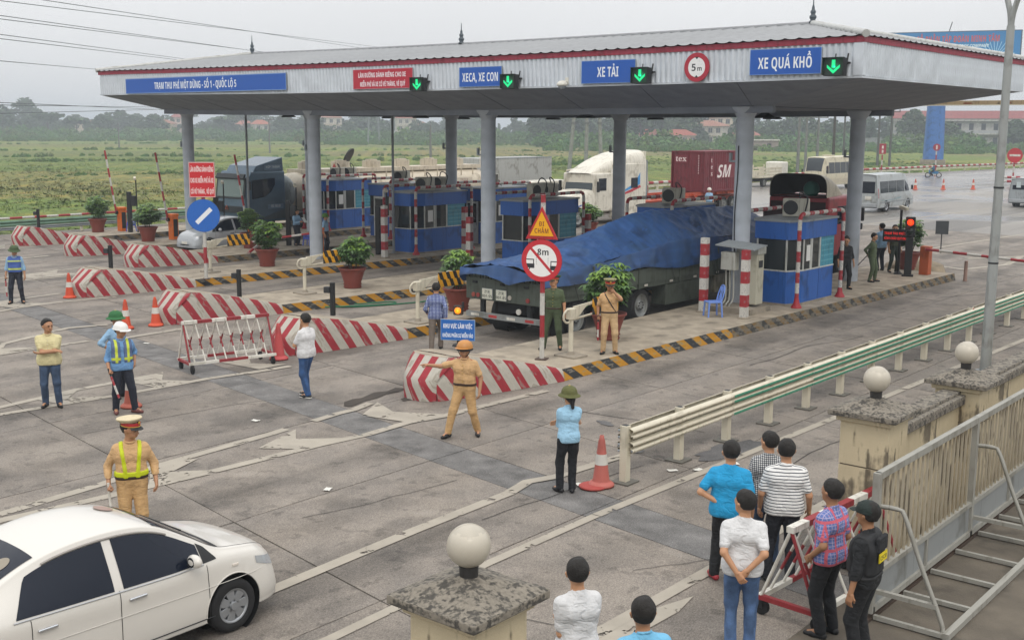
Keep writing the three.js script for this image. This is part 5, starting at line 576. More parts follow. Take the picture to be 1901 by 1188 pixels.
function sedan(name, label, pos, turn, hex, opt = {}) {
  const o = thing(name, label, 'car', pos, turn), P = paint(hex, opt.rough ?? 0.28);
  const S = [[-2.13, 0.42, 0.62, 0.66, 0.55, 0.52, 0.45, 0.03], [-2.12, 0.3, 0.75, 0.86, 0.74, 0.68, 0.6, 0.04], [-2.06, 0.24, 0.86, 1.0, 0.79, 0.74, 0.66, 0.05], [-1.86, 0.22, 0.90, 1.05, 0.815, 0.78, 0.68, 0.05], [-1.5, 0.2, 0.93, 1.1, 0.825, 0.80, 0.64, 0.06], [-1.1, 0.2, 0.935, 1.3, 0.83, 0.805, 0.57, 0.07], [-0.7, 0.2, 0.93, 1.44, 0.83, 0.81, 0.56, 0.075], [-0.25, 0.2, 0.92, 1.495, 0.83, 0.81, 0.57, 0.075], [0.2, 0.2, 0.905, 1.475, 0.83, 0.81, 0.565, 0.075], [0.55, 0.2, 0.89, 1.385, 0.83, 0.805, 0.57, 0.075], [0.9, 0.2, 0.87, 1.18, 0.83, 0.795, 0.62, 0.06], [1.2, 0.2, 0.85, 0.995, 0.825, 0.775, 0.68, 0.05], [1.5, 0.2, 0.81, 0.925, 0.82, 0.74, 0.66, 0.05], [1.77, 0.2, 0.755, 0.86, 0.79, 0.69, 0.6, 0.05], [1.95, 0.2, 0.66, 0.76, 0.71, 0.6, 0.5, 0.05], [2.02, 0.22, 0.52, 0.6, 0.62, 0.5, 0.4, 0.04], [2.045, 0.28, 0.42, 0.48, 0.52, 0.42, 0.34, 0.03]];
  const fz = 1.3, rz = -1.27, r = 0.3, L = loftCar(S, { n: 150, arches: [[fz, 0.31, 0.36], [rz, 0.31, 0.36]] });
  const body = part('body', L.g, P, o);
  for (const s of [-1, 1]) {
    for (const z of [fz, rz]) { part('wheel_well', [tf(new THREE.CylinderGeometry(0.35, 0.35, 0.3, 28, 1, true, -Math.PI / 2, Math.PI), s * 0.66, 0.31, z, 0, 0, Math.PI / 2), tf(new THREE.CircleGeometry(0.36, 28), s * 0.52, 0.31, z, 0, s * Math.PI / 2)], M.black, body); part('arch_lip', (() => { const q = []; for (let k = 0; k <= 20; k++) { const a = lerp(-0.1, Math.PI + 0.1, k / 20), zz = z + Math.cos(a) * 0.362, yy = 0.31 + Math.sin(a) * 0.362; q.push(V(s * (L.sideX(zz, Math.max(0.25, yy)) + 0.002), yy, zz)); } return tube(q, 0.009, 30, 5); })(), P, body); wheel(o, s * 0.725, r, z, r, 0.19, s, 0); }
    const bel = (d) => (z) => lerp(0.935, 0.885, clamp((z + 1.1) / 1.7)) + d, roofL = (z) => { const p = L.at(L.findT(z)); return p[3] - p[7] - 0.035; };
    const w1 = part('rear_window', L.side(-1.13, -0.12, (z) => Math.min(bel(0.01)(z), roofL(z)), (z) => Math.max(bel(0.012)(z), Math.min(roofL(z), lerp(bel(0.02)(z), 1.5, clamp((z + 1.13) / 0.34)))), 0.005, s, 30), tint, body);
    part('front_window', L.side(-0.02, 0.93, bel(0.01), (z) => Math.max(bel(0.012)(z), Math.min(roofL(z), 1.5)), 0.005, s, 30), tint, body);
    const line = (z0, z1, f, r2, m, nm) => { const q = []; for (let k = 0; k <= 16; k++) { const z = lerp(z0, z1, k / 16), y = f(z); q.push(V(s * (L.sideX(z, y) + 0.006), y, z)); } part(nm, tube(q, r2, 26, 5), m, body); };
    line(-1.16, 0.94, bel(-0.008), 0.009, mat(0xb9bbbd, 0.35, { map: null, metalness: 0.5 }), 'window_trim'); line(-0.75, 0.62, (z) => roofL(z) + 0.012, 0.013, mat(0x8f8a84, 0.2, { map: null, metalness: 0.3 }), 'rain_visor');
    for (const [z0, z1, f] of [[-1.6, 1.05, (z) => 0.27]]) line(z0, z1, f, 0.006, plastic, 'sill_line');
    for (const z of [0.98, -0.07, -1.0]) part('door_seam', seam(L, z, z < -0.9 ? 0.55 : 0.27, z > 0.9 ? 0.86 : 0.91, s), M.black, body);
    line(-1.75, 1.85, (z) => 0.60 + 0.055 * clamp((1.9 - z) / 3.6), 0.004, P, 'body_crease');
    for (const z of [0.12, -0.85]) part('door_handle', rb(s * (L.sideX(z, 0.79) + 0.014), 0.79, z, 0.026, 0.032, 0.2, 0.012), M.chrome, body);
    const mz = 0.78, mir = part('mirror', [sph(0.1, 0, 0, 0, 18, 12).scale(1.05, 0.72, 0.6).translate(s * (L.sideX(mz, 0.93) + 0.1), 0.98, mz)], P, body); part('mirror_glass', tf(cyl(0.055, 0.055, 0.006, 0, 0, 0, 18), s * (L.sideX(mz, 0.93) + 0.1), 0.98, mz - 0.053, Math.PI / 2).scale(1, 1, 1), mat(0x2a2f33, 0.1, { map: null }), mir); part('mirror_stalk', rb(s * (L.sideX(mz, 0.92) + 0.02), 0.925, mz, 0.1, 0.04, 0.06, 0.015), plastic, mir);
    part('quarter_panel', L.side(0.94, 1.12, bel(0.0), (z) => Math.max(0.86, Math.min(roofL(z) + 0.02, lerp(1.14, 0.9, (z - 0.94) / 0.18))), 0.004, s, 8), M.black, body);
    part('headlight', L.side(1.66, 1.96, (z) => lerp(0.68, 0.56, (z - 1.66) / 0.3), (z) => lerp(0.755, 0.67, (z - 1.66) / 0.3), 0.006, s, 10, 6), mat(0xb9bec2, 0.12, { map: null, metalness: 0.4 }), body);
    part('side_repeater', rb(s * (L.sideX(1.28, 0.74) + 0.004), 0.76, 1.35, 0.012, 0.03, 0.08, 0.006), mat(0xd9d0c4, 0.3, { map: null }), body);
    part('tail_lamp', L.side(-2.07, -1.9, 0.7, 0.9, 0.006, s, 6, 6), mat(0x8e1518, 0.2, { map: null }), body);
    part('fog_lamp', tf(cyl(0.05, 0.05, 0.02, 0, 0, 0, 14), s * 0.5, 0.33, 1.995, Math.PI / 2), M.dark, body);
  }
  part('windscreen', L.top(1.13, 0.52, (v) => lerp(0.94, 0.9, v), 0.006), tint, body); part('cowl', L.top(1.24, 1.13, () => 0.93, 0.005, 16, 3), M.black, body);
  part('rear_windscreen', L.top(-1.42, -0.78, (v) => lerp(0.86, 0.88, v), 0.006), tint, body);
  for (const s of [-1, 1]) part('wiper', tube([V(s * 0.05, 1.03, 1.16), V(s * 0.2 + 0.1, 1.05, 1.13), V(s * 0.2 + 0.38, 1.09, 1.06)], 0.009, 10, 5), M.black, body);
  part('hood_seam', (() => { const q = []; for (let k = 0; k <= 12; k++) { const z = lerp(1.18, 1.92, k / 12), t = L.findT(z); q.push(V(L.at(t)[6] * 0.93, L.topY(t, L.at(t)[6] * 0.93) + 0.001, z)); } return tube(q, 0.003, 14, 4); })(), plastic, body); part('hood_seam', (() => { const q = []; for (let k = 0; k <= 12; k++) { const z = lerp(1.18, 1.92, k / 12), t = L.findT(z); q.push(V(-L.at(t)[6] * 0.93, L.topY(t, L.at(t)[6] * 0.93) + 0.001, z)); } return tube(q, 0.003, 14, 4); })(), plastic, body);
  part('grille', rb(0, 0.545, 1.99, 0.52, 0.1, 0.06, 0.03), M.black, body); for (let k = 0; k < 3; k++) part('grille_bar', rb(0, 0.52 + k * 0.028, 2.025, 0.5, 0.01, 0.01, 0.004), M.chrome, body); part('lower_grille', rb(0, 0.34, 2.02, 0.7, 0.1, 0.05, 0.03), M.black, body); part('number_plate', rb(0, 0.43, 2.05, 0.4, 0.11, 0.012, 0.004), M.white, body); part('rear_plate', rb(0, 0.7, -2.135, 0.4, 0.13, 0.012, 0.004), M.white, body);
  if (opt.sticker) { for (const [z, x, a, b2, c] of [[0.34, 0.12, 0.13, 0.09, 0xa08478], [-1.02, -0.3, 0.09, 0.1, 0x8f8676]]) { const g = grid(20, 5, (u, v) => { const th = u * 6.283, px = x + Math.cos(th) * a * v, pz = z + Math.sin(th) * b2 * v; return [px, L.topY(L.findT(pz), Math.abs(px)) + 0.012, pz]; }, false); part('roof_sticker', g, mat(c, 0.5), body); } }
  return o;
}
sedan('white_sedan', 'white sedan with dark tinted windows in the bottom left foreground', [-10.78, 0, -5.98], Math.PI, 0xccc8c0, { sticker: true });
sedan('silver_sedan', 'silver sedan waiting behind the orange machine and blue disc sign', [-43.15, 0, -31.65], 0, 0xa9aeb2);
function lorryWheel(p, x, z, r = 0.5, s = 1) { return wheel(p, x, r, z, r, 0.28, s, 1, mat(0x8b8f90, 0.6, { map: T.grime, metalness: 0.2 })); }
// ---------- trailer truck under a blue tarpaulin ----------
{
  const o = thing('tarpaulin_truck', 'grey-green trailer truck with blue tarpaulin over its load and red cab', 'truck', [-19.1, 0, -22.75]), bodyM = mat(0x4b534c, 0.75, { map: T.grime }), under = mat(0x25282a, 0.8), W = 1.27, L = 13.2;
  part('bed_floor', bb(-W, 1.0, 0, W, 1.14, -L), bodyM, o); part('tailgate', rb(0, 1.28, 0.02, W * 2, 0.56, 0.06, 0.01), bodyM, o);
  for (let k = 0; k < 26; k++) part('tailgate_rib', bb(-W + 0.06 + k * 0.093, 1.57, 0.01, -W + 0.11 + k * 0.093, 1.78, 0.05), bodyM, o); part('tailgate_rail', bb(-W, 1.53, -0.02, W, 1.57, 0.06), bodyM, o); part('tailgate_rail', bb(-W, 1.78, -0.02, W, 1.82, 0.06), bodyM, o);
  for (const s of [-1, 1]) { for (let k = 0; k < 6; k++) { const z0 = -k * L / 6, z1 = -(k + 1) * L / 6 + 0.05; part('side_board', bb(s * W - 0.03, 1.14, z0, s * W + 0.03, 1.56, z1), bodyM, o); part('stake', bb(s * (W + 0.035) - 0.03, 1.0, z1 - 0.05, s * (W + 0.035) + 0.03, 1.85, z1), bodyM, o); } part('side_rail', bb(s * W - 0.04, 1.6, 0, s * W + 0.04, 1.67, -L), bodyM, o); for (let k = 0; k < 9; k++) part('reflector', box(s * (W + 0.035), 1.08, -0.7 - k * 1.35, 0.012, 0.06, 0.16), mat(0xc9c4ba, 0.4), o); }
  part('chassis', bb(-0.45, 0.68, -0.3, 0.45, 1.0, -L + 1), under, o); part('bumper', [bb(-W, 0.52, 0.06, W, 0.66, -0.04)], mat(0x8a8f90, 0.6, { map: T.grime }), o); parts('bumper_bracket', [-0.8, 0.8].map((x) => bb(x - 0.06, 0.52, -0.05, x + 0.06, 1.0, -0.15)), under, o);
  for (let k = 0; k < 4; k++) part('bumper_reflector', box(-0.95 + k * 0.62, 0.59, 0.064, 0.28, 0.07, 0.008), k % 2 ? mat(0xb53a3a, 0.4) : M.white, o);
  for (const [x, y, c, r] of [[-1.0, 1.12, 0x9a4a40, 0.06], [-0.84, 1.12, 0x8e3a36, 0.06], [0.25, 1.14, 0xb9b4a8, 0.06], [0.85, 1.12, 0x8e3a36, 0.06], [0.55, 0.8, 0xd6d4cc, 0.075]]) part('lamp', tf(cyl(r, r, 0.04, 0, 0, 0, 16), x, y, 0.04, Math.PI / 2), mat(c, 0.35), o);
  const pt = (a, b) => canvasTex(192, 160, (c, w, h) => { c.fillStyle = '#c9cabb'; c.fillRect(0, 0, w, h); c.fillStyle = '#3b423e'; c.font = 'bold 62px sans-serif'; c.textAlign = 'center'; c.fillText(a, w / 2, 68); c.fillText(b, w / 2, 138); grit(c, w, h, 150, 12, 'rgba(70,75,65,0.25)'); });
  for (const [x, t] of [[-0.5, pt('21R', '001.95')], [-0.02, pt('21R', '001.85')]]) { plate(o, 'number_plate', 0.36, 0.28, x, 1.18, 0.075, 0, t); }
  for (const x of [-0.95, 0.0, 0.8]) part('latch', rb(x, 1.46, 0.06, 0.16, 0.06, 0.04, 0.01), under, o);
  parts('mudflap', [-1, 1].map((s) => bb(s * 0.62 - 0.28, 0.3, -0.72, s * 0.62 + 0.28, 0.95, -0.74)), M.rubber, o);
  for (const z of [-1.55, -4.65]) for (const s of [-1, 1]) { lorryWheel(o, s * 1.08, z, 0.5, s); part('inner_tyre', tf(cyl(0.5, 0.5, 0.26, 0, -0.13, 0, 28), s * 0.76, 0.5, z, 0, 0, Math.PI / 2), tyreM, o); part('mudguard', tf(new THREE.CylinderGeometry(0.6, 0.6, 0.5, 20, 1, true, -Math.PI / 2 + 0.4, Math.PI - 0.8), s * 1.0, 0.42, z, 0, 0, Math.PI / 2), under, o); }
  part('axle', [tf(cyl(0.09, 0.09, 1.9, 0, -0.95, 0, 10), 0, 0.5, -1.55, 0, 0, Math.PI / 2)], under, o); part('axle', [tf(cyl(0.09, 0.09, 1.9, 0, -0.95, 0, 10), 0, 0.5, -4.65, 0, 0, Math.PI / 2)], under, o);
  part('tool_box', rb(1.0, 0.68, -7.2, 0.5, 0.62, 2.6, 0.02), bodyM, o); part('fuel_tank', tf(cyl(0.3, 0.3, 1.6, 0, -0.8, 0, 20), -0.95, 0.7, -7.5, Math.PI / 2), bodyM, o); part('spare_frame', rb(1.05, 0.72, -9.3, 0.3, 0.6, 0.9, 0.02), mat(0x9a9788, 0.7, { map: T.grime }), o); part('under_box', rb(0.9, 0.75, -11.2, 0.6, 0.5, 1.8, 0.02), under, o);
  // tarpaulin: a heaped sheet, pulled tight over the load, hem hanging over the boards
  const prof = (z) => { const k = [[0.0, 1.98], [0.3, 2.02], [2.2, 2.3], [4.2, 2.68], [5.5, 2.98], [5.9, 3.06], [7, 3.08], [9, 3.02], [11, 2.95], [12.6, 2.9], [13.3, 2.5]]; const a = -z; for (let i = 0; i + 1 < k.length; i++) if (a <= k[i + 1][0]) return lerp(k[i][1], k[i + 1][1], clamp((a - k[i][0]) / (k[i + 1][0] - k[i][0]))); return 2.5; };
  const tarpM = new THREE.MeshPhysicalMaterial({ color: 0x3c619c, roughness: 0.5, map: tex(512, (u, v) => { const n = fbm(u * 7, v * 7, 7, 5, 221), s = fbm(u * 3, v * 30, 3, 4, 222), k = step(0.55, 0.75, fbm(u * 4, v * 4, 4, 5, 223)); const L = 0.80 + 0.25 * (n - 0.5) + 0.2 * (s - 0.5) - 0.2 * k; const du = step(0.5, 0.7, fbm(u * 5, v * 5, 5, 5, 224)) * 0.35; return [lerp(L * 0.95, 0.95, du), lerp(L, 0.9, du), lerp(L, 0.78, du)]; }, 3.1), sheen: 0.3 });
  const tarp = grid(120, 84, (u, v) => { const z = lerp(0.2, -L - 0.1, u), s = v * 2 - 1, a = Math.abs(s), top = prof(z); const rear = clamp((0.9 - u * (L + 0.3)) / 0.9), hem = 1.42 + 0.1 * vn(z * 0.9, s > 0 ? 1 : 5) + 0.12 * Math.max(0, Math.sin(z * 1.1)) + (u < 0.004 ? 0.1 : 0); let x, y; if (a < 0.7) { x = s / 0.7 * (W + 0.02); const c = Math.abs(x) / W; const rd = Math.abs(x - 0.1) / (x > 0.1 ? W - 0.1 : W + 0.1); y = lerp(top, Math.max(1.84, top - 0.25 - 0.55 * clamp((top - 2.1) / 0.9)), Math.pow(rd, lerp(1.9, 1.15, clamp((top - 2.2) / 0.6)))); } else { const q = (a - 0.7) / 0.3, e = Math.max(1.84, top - 0.25 - 0.55 * clamp((top - 2.1) / 0.9)); x = Math.sign(s) * (W + 0.02 + 0.1 * q); y = lerp(e, hem, q); }
    const rg = (f) => 1 - Math.abs(2 * f - 1), wr = 0.07 * (vn(x * 1.1 + z * 0.6, z * 0.6 - x, 0, 9) - 0.5) + 0.05 * Math.pow(rg(vn(x * 1.9 + z * 1.1, z * 0.5 - x * 1.3, 0, 3)), 3) + 0.03 * Math.pow(rg(vn(x * 4 - z * 1.6, z * 2.4 + x * 1.5, 0, 4)), 4) + 0.018 * Math.pow(rg(vn(x * 9 + z * 2, z * 5, 0, 6)), 4) - 0.04; const dip = u < 0.02 ? -0.0 : 0; return [x + (a > 0.7 ? wr * 0.9 : 0), y + (a > 0.7 ? 0 : wr), z]; }, true);
  const tp = part('tarpaulin', tarp, tarpM, o); part('tarpaulin_tail', grid(60, 10, (u, v) => { const x = lerp(-W - 0.08, W + 0.08, u), c = Math.abs(x) / W, top = Math.max(1.84, prof(0.2) - 0.25 * Math.pow(c, 1.7)); return [x, lerp(top, 1.5 + 0.2 * Math.abs(Math.sin(u * 4 + 0.6)) , v), 0.2 + 0.05 * v - 0.02 * Math.sin(u * 40) * v]; }, true), tarpM, tp);
  for (let k = 0; k < 5; k++) part('lashing_rope', rod(V(W + 0.11, 1.5, -1.2 - k * 2.4), V(W + 0.05, 1.02, -1.5 - k * 2.4), 0.009, 5), M.dark, o);
  // tractor cab ahead, seen from behind: red cab, hollow wind deflector
  const red = mat(0x9a2530, 0.4, { map: T.grime }), cz = -16.9;
  const cab = part('cab', rb(0, 1.95, cz - 1.1, 2.4, 2.2, 2.2, 0.12, 3), red, o); part('cab_rear_panel', rb(0, 2.0, cz + 0.01, 2.2, 1.7, 0.04, 0.02), mat(0x3c2224, 0.7), cab); part('rear_window', rb(0, 2.3, cz + 0.04, 1.3, 0.45, 0.02, 0.02), tint, cab); part('side_glass', rb(1.2, 2.35, cz - 1.35, 0.03, 0.66, 1.1, 0.05), tint, cab); part('side_glass', rb(-1.2, 2.35, cz - 1.35, 0.03, 0.66, 1.1, 0.05), tint, cab);
  const sec = (s) => { const q = []; for (let i = 0; i <= 20; i++) { const a = Math.PI * i / 20; q.push([Math.cos(a) * 1.14 * Math.pow(1, s), Math.pow(Math.sin(a), 0.45)]); } return q; };
  part('wind_deflector', grid(40, 12, (u, v) => { const a = Math.PI * u, x = Math.sign(Math.cos(a)) * Math.pow(Math.abs(Math.cos(a)), 0.4) * 1.14 * lerp(1, 0.86, v * v), h = lerp(0.86, 0.1, v * v); return [x, 3.02 + Math.pow(Math.sin(a), 0.45) * h, cz + 0.05 - v * 1.75]; }, false), mat(0xb9b3a2, 0.5, { map: T.grime }), cab); part('deflector_lining', grid(40, 12, (u, v) => { const a = Math.PI * u, x = Math.sign(Math.cos(a)) * Math.pow(Math.abs(Math.cos(a)), 0.4) * 1.11 * lerp(1, 0.86, v * v), h = lerp(0.83, 0.08, v * v); return [x, 3.02 + Math.pow(Math.sin(a), 0.45) * h, cz + 0.04 - v * 1.72]; }, true), mat(0x26292a, 0.9, { side: THREE.DoubleSide }), cab); part('deflector_floor', bb(-1.1, 3.0, cz + 0.02, 1.1, 3.035, cz - 1.6), mat(0x26292a, 0.9), cab);
  part('net_bundle', sph(0.3, 0.35, 3.3, cz - 0.35, 14, 10).scale(1, 1, 1), mat(0x2f6a5c, 0.9), cab); part('headboard', [bb(-1.15, 1.4, cz + 0.42, 1.15, 2.55, cz + 0.48)], mat(0x3c2426, 0.7, { map: T.grime }), o);
  for (const s of [-1, 1]) { part('mirror', rb(s * 1.62, 2.35, cz - 2.0, 0.22, 0.5, 0.12, 0.04), M.black, cab); part('mirror', rb(s * 1.58, 1.9, cz - 2.0, 0.2, 0.24, 0.12, 0.04), M.black, cab); part('mirror_arm', tube([V(s * 1.2, 2.75, cz - 1.95), V(s * 1.5, 2.75, cz - 2), V(s * 1.6, 2.5, cz - 2)], 0.018, 10, 6), M.black, cab); lorryWheel(o, s * 1.02, cz - 1.5, 0.5, s); lorryWheel(o, s * 1.02, cz + 2.0, 0.5, s); lorryWheel(o, s * 1.02, cz + 0.85, 0.5, s); }
  part('tractor_chassis', bb(-0.42, 0.6, cz - 2, 0.42, 0.95, cz + 3), under, o);
}
// ---------- tanker truck ----------
{
  const o = thing('tanker_truck', 'tanker truck with teal grey cab and cream tank behind the left booths', 'tanker truck', [-48.35, 0, -36.1]), teal = mat(0x52697a, 0.25, { map: T.soft, metalness: 0.2 }), dk = mat(0x2a3033, 0.6), creamM = mat(0xc9bfae, 0.5, { map: T.grime }), W = 1.25;
  const cab = part('cab', [tf(ext([[0, 0.75], [0, 1.9], [-0.14, 2.85], [-0.35, 3.15], [-2.35, 3.15], [-2.4, 0.75]], W * 2 - 0.16, 0.07), W - 0.08, 0, 0, 0, -Math.PI / 2)], teal, o); cab.geometry.rotateY(0);
  part('roof_fairing', [tf(ext([[-0.5, 3.15], [-0.75, 3.45], [-2.35, 3.85], [-2.4, 3.15]], W * 2 - 0.4, 0.06), W - 0.2, 0, 0, 0, -Math.PI / 2)], teal, cab);
  part('windscreen', tf(rb(0, 0, 0, 2.1, 0.9, 0.03, 0.06), 0, 2.4, 0.075, -0.14), mat(0x72827c, 0.06, { map: null, metalness: 0.25 }), cab); part('windscreen_surround', tf(rb(0, 0, 0, 2.36, 1.08, 0.03, 0.08), 0, 2.4, 0.06, -0.14), dk, cab); part('sun_visor', tf(rb(0, 0, 0, 2.3, 0.3, 0.12, 0.05), 0, 2.98, 0.05, -0.5), dk, cab);
  part('front_panel', rb(0, 1.62, 0.075, 2.3, 0.62, 0.04, 0.03), mat(0x71899a, 0.25, { map: T.soft, metalness: 0.2 }), cab); part('grille', rb(0, 1.32, 0.1, 1.9, 0.34, 0.06, 0.04), dk, cab); part('warning_triangle', [new THREE.TorusGeometry(0.13, 0.02, 6, 3).rotateZ(Math.PI / 2).translate(-0.25, 1.38, 0.16)], mat(0xc8603a, 0.5), cab); part('bumper', rb(0, 0.72, 0.05, 2.45, 0.5, 0.3, 0.06), mat(0xa5b0b2, 0.5, { map: T.grime }), cab);
  parts('headlight', [-1, 1].map((s) => rb(s * 0.95, 0.8, 0.2, 0.4, 0.2, 0.04, 0.03)), mat(0xc6cbcc, 0.15, { map: null }), cab);
  for (const s of [-1, 1]) { part('side_window', tf(ext([[-0.3, 1.85], [-0.3, 2.8], [-1.75, 2.88], [-1.75, 2.55], [-1.5, 2.2], [-1.1, 1.95]], 0.02, 0), s * (W + 0.01), 0, 0, 0, -Math.PI / 2), tint, cab); part('mirror', rb(s * 1.55, 2.55, 0.1, 0.16, 0.44, 0.14, 0.04), M.black, cab); part('mirror_arm', tube([V(s * 1.2, 2.9, 0.05), V(s * 1.45, 2.95, 0.12), V(s * 1.55, 2.7, 0.1)], 0.02, 10, 6), M.black, cab); for (const z of [-1.3, -5.2, -6.5, -15.2, -16.5, -17.8]) lorryWheel(o, s * 1.05, z, 0.5, s); part('step', rb(s * 1.2, 0.55, -1.3, 0.1, 0.2, 0.7, 0.02), dk, cab); part('dark_wedge', tf(ext([[-2.4, 0.8], [-0.6, 0.8], [-1.5, 1.05], [-2.4, 1.3]], 0.012, 0), s * (W + 0.012), 0, 0, 0, -Math.PI / 2), mat(0x39474c, 0.5, { map: T.grime }), cab); }
  const lt = canvasTex(512, 512, (c) => { c.clearRect(0, 0, 512, 512); c.fillStyle = '#50667a'; c.fillRect(0, 0, 512, 512); c.fillStyle = '#b9c4c6'; vn_text(c, 'HỢP THÀNH', 256, 100, 74, 480, 'bold', 4, 0.9); c.fillStyle = '#c9cfd0'; vn_text(c, '15C-182.83', 256, 420, 74, 480, 'bold', 2, 0.8); }); const fm = new THREE.MeshStandardMaterial({ map: lt, roughness: 0.4 });
  part('name_lettering', (() => { const g = new THREE.PlaneGeometry(1.1, 0.28); const uv = g.attributes.uv; for (let i = 0; i < 4; i++) uv.setY(i, 0.72 + uv.getY(i) * 0.24); return tf(g, W - 0.125, 3.42, -1.75, 0, Math.PI / 2); })(), fm, cab, true); part('number_lettering', (() => { const g = new THREE.PlaneGeometry(1.0, 0.24); const uv = g.attributes.uv; for (let i = 0; i < 4; i++) uv.setY(i, 0.12 + uv.getY(i) * 0.2); return tf(g, W + 0.028, 1.45, -1.75, 0, Math.PI / 2); })(), fm, cab, true);
  part('chassis', bb(-0.45, 0.6, -2, 0.45, 0.95, -18.6), dk, o);
  const tank = part('tank', [grid(48, 30, (u, v) => { const a = u * 6.283, e = v < 0.04 ? Math.sqrt(v / 0.04) : v > 0.96 ? Math.sqrt((1 - v) / 0.04) : 1; return [Math.cos(a) * 1.24 * (0.55 + 0.45 * e), 2.05 + Math.sin(a) * 1.02 * (0.55 + 0.45 * e), -3.2 - 15.6 * v]; }, false)], creamM, o);
  part('front_dish', tf(sph(1, 0, 0, 0, 30, 20).scale(1.15, 0.95, 0.45), 0, 2.05, -3.1), mat(0x8f979a, 0.6, { map: T.grime }), tank); part('walkway', bb(-0.75, 3.0, -4.2, 0.75, 3.22, -18.3), creamM, tank); for (let k = 0; k < 13; k++) part('rib', bb(1.1, 2.62, -4.5 - k * 1.05, 1.18, 3.05, -4.54 - k * 1.05), creamM, tank);
  for (let k = 0; k < 6; k++) part('manhole', [cyl(0.52, 0.52, 0.36, 0, 3.22, -5 - k * 2.35, 26), cyl(0.34, 0.34, 0.1, 0, 3.56, -5 - k * 2.35, 20)], mat(0xbfb6a6, 0.6, { map: T.grime }), tank); part('open_lid', tf(cyl(0.5, 0.46, 0.1, 0, 0, 0, 24), 0.25, 3.85, -7.8, 0.7, 0, 0.9), M.dark, tank); part('ladder', [rod(V(0.7, 3.2, -18.3), V(0.7, 4.0, -18.3), 0.03, 6), rod(V(0.7, 4.0, -18.3), V(0.7, 4.0, -18.9), 0.03, 6), rod(V(0.7, 4.0, -18.9), V(0.7, 1.2, -19.0), 0.03, 6)], M.white, tank); part('hazard_mark', tf(ext([[-0.2, 0], [0.2, 0], [0, 0.32]], 0.02), 0.78, 3.2, -6.2, 0, Math.PI / 2), mat(0xb5362f, 0.5), tank); part('lettering', tf(faceUV(1.5, 0.5), 1.262, 2.25, -16.2, 0, Math.PI / 2), new THREE.MeshStandardMaterial({ map: canvasTex(384, 128, (c, w, h) => { c.fillStyle = '#c7bdac'; c.fillRect(0, 0, w, h); c.fillStyle = '#7c5a4c'; vn_text(c, '15R-033.58', w / 2, 52, 42, 300, 'bold', 1, 0.8); c.fillStyle = '#a02c2c'; vn_text(c, 'CẤM LỬA', w / 2, 118, 52, 300, 'bold', 2, 0.8); }), roughness: 0.5 }), tank, true);
}
